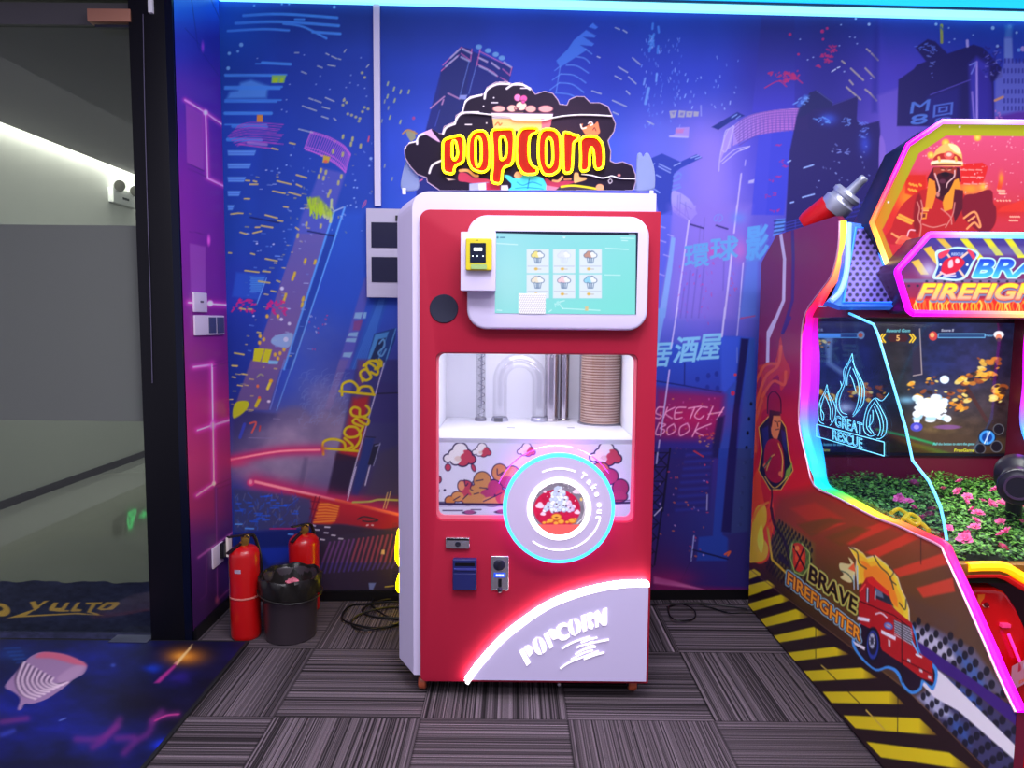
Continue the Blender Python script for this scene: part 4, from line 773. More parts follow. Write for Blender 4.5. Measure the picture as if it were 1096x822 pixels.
# ================================================================== room shell
def carpet_mat():
    m = bpy.data.materials.new('striped_carpet_tiles'); m.use_nodes = True
    nt = m.node_tree; N = nt.nodes; Lk = nt.links; b = N['Principled BSDF']
    g = N.new('ShaderNodeNewGeometry'); sp = N.new('ShaderNodeSeparateXYZ'); Lk.new(g.outputs['Position'], sp.inputs[0])
    def M(op, a, b_=None, c=None):
        n = N.new('ShaderNodeMath'); n.operation = op
        for i, v in enumerate((a, b_, c)):
            if v is None: continue
            if isinstance(v, (int, float)): n.inputs[i].default_value = v
            else: Lk.new(v, n.inputs[i])
        return n.outputs[0]
    tx = M('DIVIDE', M('ADD', sp.outputs['X'], 0.80 + 5), 0.5); ty = M('DIVIDE', M('ADD', sp.outputs['Y'], -2.275 + 5), 0.5)
    ix = M('FLOOR', tx); iy = M('FLOOR', ty); fx = M('FRACT', tx); fy = M('FRACT', ty)
    par = M('MODULO', M('ADD', ix, iy), 2.0)        # 1: ribs run away from the viewer
    def mix(a, b_, f): return M('ADD', M('MULTIPLY', a, M('SUBTRACT', 1.0, f)), M('MULTIPLY', b_, f))
    u = mix(fy, fx, par)
    cid = M('ADD', M('MULTIPLY', ix, 7.13), M('MULTIPLY', iy, 3.71))
    def n1(scale, off):
        cx = N.new('ShaderNodeCombineXYZ'); Lk.new(M('ADD', M('MULTIPLY', u, scale), off), cx.inputs['X']); Lk.new(cid, cx.inputs['Y'])
        n = N.new('ShaderNodeTexNoise'); n.inputs['Scale'].default_value = 1.0; n.inputs['Detail'].default_value = 2; Lk.new(cx.outputs[0], n.inputs['Vector']); return n.outputs['Fac']
    fine = n1(95.0, 3.0); mid = n1(30.0, 17.0); rare = n1(52.0, 41.0)
    def ramp(x, lo, hi, a, b_):
        n = N.new('ShaderNodeMapRange'); n.inputs['From Min'].default_value = lo; n.inputs['From Max'].default_value = hi; n.inputs['To Min'].default_value = a; n.inputs['To Max'].default_value = b_; Lk.new(x, n.inputs['Value']); return n.outputs['Result']
    v = M('MULTIPLY', ramp(fine, .40, .58, .22, 1.7), ramp(mid, .35, .65, .65, 1.35)); v = M('ADD', v, ramp(rare, .64, .72, 0, 2.6))
    ti = N.new('ShaderNodeTexNoise'); ti.inputs['Scale'].default_value = 260; Lk.new(g.outputs['Position'], ti.inputs['Vector'])
    v = M('MULTIPLY', v, ramp(ti.outputs['Fac'], .3, .7, .8, 1.2))
    edge = M('MINIMUM', M('MINIMUM', fx, M('SUBTRACT', 1.0, fx)), M('MINIMUM', fy, M('SUBTRACT', 1.0, fy)))
    v = M('MULTIPLY', v, ramp(edge, .0, .012, .35, 1.0))
    vm = N.new('ShaderNodeVectorMath'); vm.operation = 'SCALE'; vm.inputs[0].default_value = (0.076, 0.060, 0.070); Lk.new(v, vm.inputs['Scale'])
    Lk.new(vm.outputs['Vector'], b.inputs['Base Color']); b.inputs['Roughness'].default_value = .95; b.inputs['Specular IOR Level'].default_value = .15
    bp = N.new('ShaderNodeBump'); bp.inputs['Strength'].default_value = .5; bp.inputs['Distance'].default_value = .002; Lk.new(v, bp.inputs['Height']); Lk.new(bp.outputs['Normal'], b.inputs['Normal'])
    return m
BLK = mat('black_metal_frame', (7, 7, 14), .45, 0.0, spec=.3)
wb_end = W0 + WD * WLEN
bm = bmesh.new(); vs = [bm.verts.new(p) for p in ((-3.0, -2.5, 0), (4.4, -2.5, 0), (4.4, 3.55, 0), (-1.34, 3.35, 0), (-1.34, 2.86, 0), (-3.0, 2.86, 0))]
bm.faces.new(vs); r_ = bmesh.ops.extrude_face_region(bm, geom=bm.faces[:]); bmesh.ops.translate(bm, verts=[v for v in r_['geom'] if isinstance(v, bmesh.types.BMVert)], vec=(0, 0, -.1))
link('floor', bm_mesh(bm), carpet_mat(), kind='structure')
tile = mat('polished_corridor_tile', (120, 122, 116), .07, spec=.6, noise=(1.5, .06))
box('floor_corridor', (-4.2, 2.862, -.1), (-1.345, 12, -.004), tile, kind='structure')
ceil = mat('purple_lit_ceiling', (150, 140, 190), .8)
box('ceiling', (-3.0, -2.5, 2.86), (4.4, 3.6, 2.95), ceil, kind='structure')
cg = mat('corridor_ceiling', (150, 148, 150), .8); cw = mat('corridor_wall_paint', (196, 198, 192), .55, noise=(.8, .03))
boxes('ceiling_corridor', [((-3.50, 2.95, 2.67), (-1.365, 12, 2.8)), ((-3.72, 2.95, 2.84), (-3.50, 12, 2.9))], cg, kind='structure')
box('wall_corridor_left', (-3.72, 2.95, 0), (-3.60, 12, 2.84), cw, kind='structure')
box('wall_corridor_end', (-3.60, 12, 0), (-1.365, 12.1, 2.84), cw, kind='structure')
box('wall_corridor_right', (-1.45, 2.96, 0), (-1.36, 12, 2.66), cw, kind='structure')
box('baseboard_corridor', (-3.60, 2.95, -.003), (-3.585, 12, .055), mat('black_skirting', (16, 16, 18), .4), kind='structure')
box('wall_partition', (-3.0, 2.84, 0), (-2.52, 2.95, 2.86), BLK, kind='structure')
box('wall_partition_head', (-2.52, 2.835, 2.60), (-1.355, 2.95, 2.86), BLK, kind='structure')
# solid behind the printed panels
bm = bmesh.new()
q = [W0 + WN * .004 + WD * -.05, W0 + WN * .004 + WD * WLEN, W0 + WN * .1 + WD * WLEN, W0 + WN * .1 + WD * -.05]
lo_ = [bm.verts.new((*p[:2], 0)) for p in q]; hi_ = [bm.verts.new((*p[:2], 2.86)) for p in q]
bm.faces.new(lo_); bm.faces.new(hi_)
for i in range(4): bm.faces.new((lo_[i], lo_[(i + 1) % 4], hi_[(i + 1) % 4], hi_[i]))
link('wall_back_board', bm_mesh(bm), mat('wall_board', (120, 120, 130), .8), kind='structure')
box('wall_left_board', (-1.36, 2.90, 0), (-1.329, 3.27, 2.86), mat('wall_board'), kind='structure')
bs = mat('black_baseboard', (13, 12, 16), .35)
bm = bmesh.new(); q = [W0 - WN * .012, W0 - WN * .012 + WD * WLEN, W0 + WD * WLEN + WN * .002, W0 + WN * .002]
lo_ = [bm.verts.new((*p[:2], 0)) for p in q]; hi_ = [bm.verts.new((*p[:2], .047)) for p in q]
bm.faces.new(lo_); bm.faces.new(hi_)
for i in range(4): bm.faces.new((lo_[i], lo_[(i + 1) % 4], hi_[(i + 1) % 4], hi_[i]))
link('baseboard_back', bm_mesh(bm), bs, kind='structure')
box('baseboard_left', (LX - .003, 2.84, 0), (LX + .010, 3.25, .05), bs, kind='structure')
# ---- black door frame with glass door
dr = empty('door_1', (-2.0, 2.86, 0), None, None); dr['kind'] = 'structure'; del dr['kind']; dr['kind'] = 'structure'
box('door_frame', (-1.498, 2.822, 0), (-1.356, 2.95, 2.62), BLK, dr, bev=.004)
box('door_frame', (-2.60, 2.822, 0), (-2.46, 2.95, 2.62), BLK, dr, bev=.004)
box('door_frame', (-2.46, 2.822, 2.515 + .07), (-1.498, 2.95, 2.66), BLK, dr, bev=.004)
box('edge_trim', (-1.356, 2.822, 0), (-1.327, 2.838, 2.85), mat('blue_black_gloss', (12, 18, 40), .2, .4), dr)
rz = on_y(70, 27, 2.86)[2]; rz2 = on_y(70, 12, 2.86)[2]
box('door_rail', (-2.46, 2.855, rz), (-1.498, 2.885, rz2 + .03), mat('dull_grey_rail', (84, 82, 84), .45, .3), dr)
gz0, gz1 = on_y(70, 450, 2.87)[2], on_y(70, 241, 2.87)[2]
box('door_glass', (-2.46, 2.868, .02), (-1.498, 2.876, rz), glass_mat('door_glass', (226, 230, 227), fac=.04), dr)
box('frosted_band', (-2.46, 2.864, gz0), (-1.50, 2.8675, gz1), film_mat('frosted_film', (144, 148, 144), .93), dr)
a = on_y(97, 12, 2.84); c = on_y(143, 26, 2.84)
box('door_closer', (a[0], 2.815, c[2]), (c[0], 2.86, a[2]), mat('copper_cover', (176, 122, 100), .4, .3), dr, bev=.003)
box('closer_arm', (a[0] + .02, 2.83, c[2] - .016), (-1.50, 2.85, c[2] - .006), mat('dark_steel', (50, 50, 64), .4, .6), dr)
box('threshold', (-1.66, 2.79, 0), (-1.50, 2.86, .012), mat('brushed_threshold', (60, 62, 96), .35, .6), dr)
w_ = [on_y(*p, 2.818) for p in ((153, 15), (155, 120), (158, 230), (161, 320), (163, 410))]
tube('thin_cable', [tuple(p) for p in catmull(w_)], .0016, mat('grey_wire', (90, 86, 110), .5), dr, n=5)
tr_ = on_y(162, 5, 2.81); 
box('contact_switch', (tr_[0] - .012, 2.806, tr_[2] - .03), (tr_[0] + .004, 2.822, tr_[2] + .03), mat('white_plastic', (226, 224, 232), .4), dr, bev=.002)

# ---- LED cornice
cy = mat('cyan_lit_face', (40, 190, 245), .4, emit=(28, 176, 255), es=1.05); cy2 = mat('cyan_white_led', (150, 240, 250), .4, emit=(130, 232, 255), es=1.2)
def wallbar(name, off0, off1, z0, z1, m, s0=0.0, s1=None, parent=None, **k):
    s1 = WLEN if s1 is None else s1
    bm = bmesh.new(); q = [W0 - WN * off1 + WD * s0, W0 - WN * off1 + WD * s1, W0 - WN * off0 + WD * s1, W0 - WN * off0 + WD * s0]
    lo_ = [bm.verts.new((*p[:2], z0)) for p in q]; hi_ = [bm.verts.new((*p[:2], z1)) for p in q]
    bm.faces.new(lo_); bm.faces.new(hi_)
    for i in range(4): bm.faces.new((lo_[i], lo_[(i + 1) % 4], hi_[(i + 1) % 4], hi_[i]))
    return link(name, bm_mesh(bm), m, parent, **k)
lt = empty('led_strip_light', (0.8, 3.27, 2.755), 'glowing cyan LED strip light running along the top of the blue mural wall', 'light strip')
wallbar('led_tube', .004, .03, 2.757, 2.788, cy2, .01, parent=lt); wallbar('profile_groove', .004, .04, 2.788, 2.797, mat('groove', (10, 60, 100), .5), .01, parent=lt)
wallbar('lit_cove_band', .004, .05, 2.797, 2.835, cy, .01, parent=lt)  # cove face lit by the tube; that cyan light is put in as emission
# ---- trunking and electrical box on the back wall
tk = [on_wall(403.5, 18), on_wall(406.5, 222)]
s_ = [np.dot(p - W0, WD) for p in tk]
wallbar('cable_trunking', .0015, .018, on_wall(406, 221)[2], 2.757, mat('white_pvc', (214, 208, 232), .45), s_[0] - .014, s_[0] + .014, label='thin white vertical cable trunking on the mural, above the grey electrical box', cat='cable cover')
eb = empty('distribution_box', on_wall(420, 318, .05).tolist(), 'light grey wall mounted electrical box with two dark square windows behind the popcorn machine', 'electrical box')
e0, e1 = on_wall(393, 318, .05), on_wall(440, 224, .05); u0 = np.dot(e0 - W0, WD); u1 = u0 + .29
wallbar('box_body', .0015, .055, e0[2], e1[2], mat('grey_white_steel', (190, 184, 206), .4), u0, u1, parent=eb)
for (ya, yb) in ((238, 265), (275, 302)):
    a0, a1 = on_wall(398, yb, .055)[2], on_wall(398, ya, .055)[2]
    wallbar('dark_window', .055, .058, a0, a1, mat('smoked_window', (26, 26, 58), .15), u0 + .022, u0 + .15, parent=eb)
wallbar('latch', .055, .062, e1[2] - .055, e1[2] - .03, mat('black_plastic', (16, 16, 22), .35), u0 + .132, u0 + .142, parent=eb)
# ---- corridor fittings
P0 = on_x(130, 211, -3.595); sc = abs(P0[0]) / (548 - 130) * 1.0
em = empty('emergency_light', P0.tolist(), 'small white twin-head emergency light high on the corridor wall behind the glass door', 'emergency light')
ew = mat('white_housing', (226, 228, 226), .4)
ylen = .42
box('light_housing', (-3.60, P0[1] - ylen * .5, P0[2] - .075), (-3.55, P0[1] + ylen * .5, P0[2] + .055), ew, em, bev=.01)
for dy in (-.13, .13):
    lathe('lamp_head', [(.0, 0), (.045, .005), (.06, .05), (.055, .06), (0, .062)], (-3.57, P0[1] + dy, P0[2] + .085), ew, em, axis=(.8, -.5, -.2), n=20)
    lathe('lamp_lens', [(.0, 0), (.05, .0), (.0, .004)], (-3.57 + .054, P0[1] + dy - .034, P0[2] + .071), mat('lamp_lens', (120, 120, 110), .1), em, axis=(.8, -.5, -.2), n=20)
box('indicator', (-3.55, P0[1] - .06, P0[2] - .03), (-3.546, P0[1] + .04, P0[2] - .01), mat('dark_label', (60, 70, 66), .5), em)
# exit sign on the corridor wall: the glossy floor mirrors it
S0 = on_x(141, 556, -3.585)
base_y = on_x(141, 494, -3.585)
sgy = on_plane(141, 556, (-3.585, 0, 0), np.array([1.0, 0, 0]))[1]; sgz = -on_plane(141, 556, (-3.585, 0, 0), np.array([1.0, 0, 0]))[2]
ex = empty('exit_sign', (-3.59, sgy, sgz), 'small green running-man exit sign on the corridor wall behind the glass door', 'exit sign')
box('sign_plate', (-3.598, sgy - .30, sgz - .09), (-3.58, sgy + .30, sgz + .075), mat('sign_plate', (40, 46, 42), .3), ex, bev=.004)
gm = mat('green_glow', (20, 160, 90), .5, emit=(40, 255, 130), es=2.2)
def sgn(pts): return [(sgy + a * .32, sgz - b * .085) for a, b in pts]
plate('running_man', [circ(sgy - .02, sgz + .045, .016, 12)], -3.58, .004, gm, ex, axis='x')
for st in ([(-.25, .5), (-.2, -.7), (-.05, -.7)], [(-.05, -.2), (.0, .3), (-.15, .8)], [(.0, .3), (.15, .5), (.2, .9)], [(-.12, .1), (.0, -.15), (.12, .15)], [(.35, .0), (.75, .0)], [(.6, -.3), (.78, .0), (.6, .3)], [(-.25, .95), (.2, .95)]):
    plate('running_man', [ribbon(sgn(st), .016)], -3.58, .004, gm, ex, axis='x')
# ---- doormats
zt = .009
mp = Print((-3.0, 2.827, zt), (1.54, 0, 0), (0, .67, 0), .005)
mp.C[:] = np.array([46, 48, 78]) / 255.0
mp.mottle(5, 3, .25, 8); mp.mottle(30, 12, .2, 9)
GD = (214, 168, 84)
def Y1(p): return K(0, 600, 4.567, p)
mp.poly(Y1([(214, 198), (240, 195), (125, 270), (35, 282), (95, 262), (165, 238)]), GD, 1, .8); mp.poly(Y1([(146, 202), (172, 198), (180, 214), (196, 228), (170, 246), (156, 222)]), GD, 1, .8)
mp.poly(Y1([(240, 232), (262, 205), (285, 205), (268, 232), (300, 232), (322, 205), (340, 205), (315, 242), (340, 243), (335, 249), (290, 250), (240, 245)]), GD, 1, .8)
mp.poly(Y1([(345, 243), (375, 205), (392, 204), (372, 235), (400, 240), (395, 248), (350, 250)]), GD, 1, .8)
mp.poly(Y1([(420, 205), (500, 203), (495, 212), (470, 214), (445, 250), (485, 262), (480, 268), (425, 252), (448, 214), (420, 214)]), GD, 1, .8)
mp.poly(Y1([(500, 215), (520, 203), (580, 202), (585, 212), (550, 240), (495, 243), (475, 236)]), GD, 1, .8, holes=[Y1([(520, 218), (550, 212), (545, 222), (520, 235), (500, 234)])])
mp.poly(Y1([(35, 280), (120, 268), (380, 255), (505, 268), (370, 262), (120, 276)]), GD, 1, .8)
mp.ell(*Y1([(0, 240)])[0], 11, 7, GD, 1, 1, .2); mp.ell(*Y1([(-8, 236)])[0], 5, 2.5, (34, 36, 62))
def matmask(c): 
    yy = 3.462 + .012 * np.sin(c[..., 0] * 23) + .008 * np.sin(c[..., 0] * 51); return (c[..., 1] < yy) & (c[..., 0] < -1.505) if False else (c[..., 1] < yy) & ((c[..., 0] < -1.502) | (c[..., 1] > 2.96)) & (c[..., 0] < -1.46 - .0)
mat1 = empty('doormat', (-2.3, 2.9, 0), 'dark navy doormat with gold lettering lying inside the glass doorway', 'doormat')
link('mat_print', mp.mesh(matmask, off=.0), paint_mat('loop_pile_print', rough=.95, spec=.1), mat1)
bm = bmesh.new(); pts = [(-3.0, 2.826), (-1.505, 2.826), (-1.505, 2.962), (-1.462, 2.962)] + [(-1.462 - i * (1.538 / 60), 3.458 + .012 * math.sin((-1.462 - i * (1.538 / 60)) * 23) + .008 * math.sin((-1.462 - i * 1.538 / 60) * 51)) for i in range(61)]
f = bm.faces.new([bm.verts.new((x, y, .0085)) for x, y in pts]); r_ = bmesh.ops.extrude_face_region(bm, geom=[f]); bmesh.ops.translate(bm, verts=[v for v in r_['geom'] if isinstance(v, bmesh.types.BMVert)], vec=(0, 0, -.0085))
link('rubber_backing', bm_mesh(bm), mat('navy_rubber', (20, 20, 34), .8), mat1)
gx1 = -1.10
gp = Print((-2.75, 1.55, zt), (gx1 + 2.75, 0, 0), (0, 1.262, 0), .005)
gp.C[:] = np.array([10, 14, 70]) / 255.0
def Z1(p): return K(0, 680, 4.215, p)
for (x, y, rx, ry, c, a) in ((60, 300, 260, 120, (12, 24, 120), .8), (400, 120, 220, 60, (14, 26, 130), .8), (560, 40, 120, 30, (16, 34, 150), .8), (500, 470, 240, 60, (14, 20, 96), .8), (250, 400, 260, 90, (12, 20, 110), .7), (60, 90, 90, 30, (18, 60, 140), .6), (640, 300, 160, 80, (14, 8, 34), .9), (820, 400, 140, 140, (12, 8, 30), .9), (860, 60, 200, 60, (16, 10, 34), .9), (960, 250, 140, 150, (14, 10, 34), .9), (300, 580, 300, 26, (12, 8, 40), .8), (690, 150, 40, 18, (16, 60, 200), .8), (740, 495, 60, 28, (18, 50, 220), .9), (800, 190, 60, 30, (40, 20, 110), .7)):
    (cx, cy), = Z1([(x, y)]); gp.blob(cx, cy, rx / 4.2, ry / 4.2, c, a)
gp.mottle(22, 10, .35, 14)
(cx, cy), = Z1([(835, 95)]); gp.blob(cx, cy, 22, 9.5, (196, 112, 30), .95); gp.blob(cx - 3, cy, 10, 4, (236, 160, 60), .8)
gp.poly(Z1([(868, 38), (860, 60), (800, 135), (785, 128), (850, 60)]), (240, 200, 130), .95, 1.4); gp.poly(Z1([(800, 120), (790, 145), (720, 215), (695, 215), (730, 180)]), (176, 44, 130), .9, 2.5)
for pth in ([(345, 468), (420, 470), (470, 455), (530, 410)], [(420, 505), (480, 460), (540, 380)], [(530, 465), (600, 460)], [(560, 530), (610, 480), (670, 440), (695, 380), (740, 365), (800, 355)], [(690, 385), (730, 345)]): 
    gp.line([tuple(v) for v in catmull(Z1(pth))], 4.4, (130, 34, 120), .5, glow=True)
gp.sline(Z1([(700, 385), (750, 362), (805, 356)]), 2.0, (186, 60, 130), .8)
gp.line(Z1([(10, 390), (120, 375)]), 4, (130, 40, 120), .6, glow=True); gp.line(Z1([(10, 450), (60, 430)]), 3, (60, 70, 180), .6, glow=True); gp.line(Z1([(268, 385), (295, 374)]), 1.2, (130, 150, 210), .8, 1.5); gp.ell(*Z1([(510, 135)])[0], 2.4, 1.8, (60, 80, 170), .8, 2)
for k in range(5): gp.line(Z1([(20 + k * 14, 60 + k * 16), (90 + k * 8, 56 + k * 16)]), 1.6, (30, 90, 170), .5, 2)
shell = Z1([(198, 75), (290, 85), (365, 115), (392, 140), (375, 175), (330, 200), (290, 235), (215, 285), (150, 308), (110, 310), (95, 335), (80, 332), (92, 285), (60, 255), (22, 232), (60, 180), (110, 120), (150, 88)])
gp.spoly(shell, (150, 116, 158)); gp.spoly(Z1([(198, 75), (290, 85), (365, 115), (392, 140), (330, 130), (240, 105), (160, 100)]), (206, 84, 112), .8, 3)
for k in range(8):
    t = k / 7
    P_ = [(70 + 210 * t * .9, 262 - 60 * t), (110 + 150 * t, 300 - 85 * t), (180 + 110 * t, 270 - 60 * t), (230 + 95 * t, 200 - 15 * t), (200 + 110 * t, 120 + 45 * t)]
    P_ = [(100 + 40 * t + 90 * t, 120 + 70 * t), (70 + 150 * t, 200 + 10 * t), (95 + 160 * t, 262 - 40 * t), (150 + 145 * t, 285 - 75 * t)]
    gp.sline(Z1(P_), 2.2, (70, 44, 84), .8, 1.4); gp.sline(Z1([(x + 10, y + 2) for x, y in P_]), 2.0, (232, 206, 222), .9, 1.2)
gp.spoly(Z1([(260, 190), (330, 140), (385, 140), (340, 190), (280, 215)]), (176, 140, 176), .7, 3)
mat2 = empty('galaxy_mat', (-1.9, 2.2, 0), 'large dark blue floor mat with galaxy and seashell print, in front of the doorway', 'floor mat')
link('mat_print', gp.mesh(), paint_mat('satin_mat_print', rough=.6, spec=.2), mat2)
box('mat_backing', (-2.75, 1.55, 0), (gx1 + .012, 2.822, .0085), mat('black_rubber', (12, 12, 18), .7), mat2)
del mp, gp
# ---- sockets on the magenta return
sp_ = mat('switch_white', (222, 208, 228), .4)
def onl(x, y): return on_x(x, y, LX)
def wplate(name, x0, y0, x1, y1, th, m, parent, r=.004, off=0.0):
    a, c = onl(x0, (y0 + y1) / 2), onl(x1, (y0 + y1) / 2); zt_, zb = onl((x0 + x1) / 2, y0)[2], onl((x0 + x1) / 2, y1)[2]
    return box(name, (LX + .001 + off, a[1], zb), (LX + .001 + off + th, c[1], zt_), m, parent, bev=r)
s1 = empty('light_switch', onl(211, 335).tolist(), 'single white switch plate on the magenta wall, upper one beside the black door frame', 'switch'); wplate('switch_plate', 205.5, 313, 219.5, 334, .009, sp_, s1); wplate('rocker', 212, 322, 215, 324, .002, mat('grey_mark', (100, 90, 110), .5), s1, 0, .009)
s2 = empty('socket_panel', onl(222, 358).tolist(), 'wide white wall panel with two dark blue-grey modules, below the single switch plate', 'wall socket'); wplate('panel_plate', 206.5, 337.5, 238, 358.5, .009, sp_, s2)
wplate('dark_module', 221, 339.5, 228.5, 356.5, .003, mat('slate_module', (70, 74, 110), .35), s2, .001, .009); wplate('dark_module', 229.8, 339.5, 237, 356.5, .003, mat('slate_module'), s2, .001, .009)
s3 = empty('power_socket', onl(230, 604).tolist(), 'white power socket low on the magenta wall above the left fire extinguisher', 'wall socket'); wplate('socket_plate', 226, 583, 237.5, 605, .008, sp_, s3)
pl = empty('power_plug', onl(237, 596).tolist(), 'white and black plug-in adapter pushed into the low wall socket by the left extinguisher', 'plug'); wplate('plug_body', 233, 580, 238.5, 596, .016, mat('black_plastic', (16, 16, 22), .35), pl, .004, .009); wplate('plug_cap', 235.5, 574, 239.5, 595, .012, mat('cream_plastic', (236, 222, 214), .4), pl, .004, .025)
# ================================================================== popcorn vending machine
YF = 2.42
WHT = mat('powder_white', (208, 199, 230), .42, spec=.5); RED = mat('gloss_red_panel', (166, 26, 54), .5, spec=.28)
LAV = mat('lavender_acrylic', (206, 196, 232), .4, spec=.4)
DKP = mat('black_plastic', (16, 16, 22), .35); CHR = mat('brushed_chrome', (200, 200, 210), .25, .9)
mc = empty('popcorn_vending_machine', (.04, 2.75, 0), 'tall red and white popcorn vending machine with a touchscreen, glass window and round hatch', 'vending machine')
def wy(x, y, Y=YF): p = on_y(x, y, Y); return (p[0], p[2])
def L_y(pts, Y=YF): return [wy(x, y, Y) for x, y in pts]
def rr(x0, y0, x1, y1, rpx, Y=YF):
    """pixel rectangle -> square-cornered rectangle in the machine's front plane"""
    xm, ym = (x0 + x1) / 2, (y0 + y1) / 2
    xa, xb = wy(x0, ym, Y)[0], wy(x1, ym, Y)[0]; zt_, zb = wy(xm, y0, Y)[1], wy(xm, y1, Y)[1]
    k = (xb - xa) / (x1 - x0)
    r = [q * k for q in rpx] if isinstance(rpx, (tuple, list)) else rpx * k
    return xa, zb, xb, zt_, r
XL, XR = -.345, .484; ZT = 1.785; ZB = .075
SX = -.412                       # outer left side
wx0, wz0, wx1, wz1, wr = rr(467, 378, 680, 557, 7)
# body: front ring, chamfer, cavity ring and back block
def ring_loft():
    bm = bmesh.new()
    fo = rrect(XL, ZB, XR, ZT, [.004, .004, .004, .055], 6); bo = rrect(SX, ZB + .012, XR, ZT - .01, [.004, .004, .004, .075], 6)
    bo2 = bo
    hole = rrect(wx0 - .012, wz0 - .012, wx1 + .012, wz1 + .012, wr, 6)
    n = len(fo)
    def ringv(L, y): return [bm.verts.new((a, y, b)) for a, b in L]
    A = ringv(fo, YF + .006); B = ringv(bo, YF + .105); D = ringv(bo2, 3.12)
    for P_, Q_2 in ((A, B), (B, D)):
        for i in range(n): bm.faces.new((P_[i], P_[(i + 1) % n], Q_2[(i + 1) % n], Q_2[i]))
    bm.faces.new(D)
    Hh_ = ringv(hole, YF + .006); Hb = ringv(hole, YF + .11)
    for i in range(len(Hh_)): bm.faces.new((Hh_[i], Hh_[(i + 1) % len(Hh_)], Hb[(i + 1) % len(Hh_)], Hb[i]))
    # front face with hole: same vertex count on both loops
    ea = [bm.edges.get((A[i], A[(i + 1) % n])) for i in range(n)] + [bm.edges.get((Hh_[i], Hh_[(i + 1) % len(Hh_)])) for i in range(len(Hh_))]
    bmesh.ops.triangle_fill(bm, use_beauty=True, edges=ea)
    return bm_mesh(bm)
link('body', ring_loft(), WHT, mc)
# red door with the window cut out
rx0, rz0, _, _ = wy(451, 728)[0], wy(452, 728)[1], 0, 0
door_out = rrect(-.318, .060, .4975, 1.722, [.02, .004, .004, .035], 6)
plate('door', [door_out, rrect(wx0, wz0, wx1, wz1, wr, 6)], YF - .012, .018, RED, mc, bev=.002)
# window pane + lighter inner rim
plate('window_rim', [rrect(wx0 - .004, wz0 - .006, wx1 + .006, wz1 + .003, wr, 6), rrect(wx0 + .008, wz0 + .014, wx1 - .010, wz1 - .004, wr, 6)], YF + .004, .01, mat('pink_rim', (222, 110, 130), .3), mc)
plate('window_pane', [rrect(wx0 - .004, wz0 - .006, wx1 + .006, wz1 + .003, wr, 6)], YF + .016, .004, glass_mat('clear_pane', (250, 250, 255)), mc)
# chamber
CW = mat('chamber_white', (232, 232, 240), .45)
cx0, cx1 = wx0 - .02, wx1 + .012; cz1 = wz1 + .16
ctop = wy(570, 468, 2.50)[1]
boxes('chamber', [((cx0 - .012, YF + .03, wz0 - .05), (cx0, 3.06, cz1)), ((cx1, YF + .03, wz0 - .05), (cx1 + .012, 3.06, cz1)), ((cx0 - .012, 3.02, wz0 - .05), (cx1 + .012, 3.06, cz1)), ((cx0 - .012, YF + .03, cz1), (cx1 + .012, 3.06, cz1 + .012))], CW, mc)
box('counter', (cx0, 2.475, wz0 - .045), (cx1, 3.02, ctop), CW, mc, bev=.012)
st = Print((cx0 + .002, 2.4725, wz0 - .03), (cx1 - cx0 - .004, 0, 0), (0, 0, ctop - .018 - wz0 + .03), .0022)
st.C[:] = np.array([226, 220, 244]) / 255
def T1(p): return K(460, 465, 7.825, p)
OUT = (46, 30, 80); CR = (196, 66, 92); TAN = (206, 140, 88); PNK = (178, 60, 110)
def puff(cx, cy, s, flip=1, col1=(240, 230, 236), col2=CR):
    L = [(-60, 22, 20), (-28, 2, 26), (6, -22, 38), (38, 6, 30), (64, 28, 22), (20, 30, 34), (-18, 28, 28)]
    for (x, y, r) in L: st.ell(cx + x * s, cy + y * s, (r + 7) * s, (r + 6) * s, OUT, 1, .7)
    for i, (x, y, r) in enumerate(L): st.ell(cx + x * s, cy + y * s, r * s, r * s * .95, col2 if i in (3, 4, 5) else col1, 1, .7)
    st.ell(cx - 2 * s, cy - 6 * s, 28 * s, 26 * s, col1, 1, 1.5); st.ell(cx - 4 * s, cy + 24 * s, 20 * s, 14 * s, (226, 196, 190), .9, 1.2); st.ell(cx + 34 * s, cy + 16 * s, 26 * s, 20 * s, col2, 1, 1.2)
(a1, b1), = T1([(432, 128)]); puff(a1, b1, .118); (a1, b1), = T1([(245, 165)]); puff(a1, b1, .20)
(a1, b1), = T1([(806, 125)]); puff(a1, b1, .115)
(a1, b1) = (450 + 738 / 3.735, 360 + 468 / 3.735); puff(a1, b1, .20)
for (x, y, a_, b_, ro) in ((152, 276, 3.0, 3.6, 0), (366, 280, 1.9, 4.0, -.4), (76, 378, 2.6, 3.6, 0), (68, 472, 1.2, 1.5, 0), (125, 466, .7, .7, 0)): (q1, q2), = T1([(x, y)]); st.ell(q1, q2, a_ + .6, b_ + .6, OUT, 1, .8, ro); st.ell(q1, q2, a_ - .3, b_ - .3, CR if y < 400 else OUT, 1, .8, ro)
def heap(L):
    for (x, y, rx, ry, c) in L: (q1, q2), = T1([(x, y)]); st.ell(q1, q2, rx / 7.8 + 1.0, ry / 7.8 + 1.0, OUT, 1, .8)
    for (x, y, rx, ry, c) in L: (q1, q2), = T1([(x, y)]); st.ell(q1, q2, rx / 7.8, ry / 7.8, c, 1, 1.0)
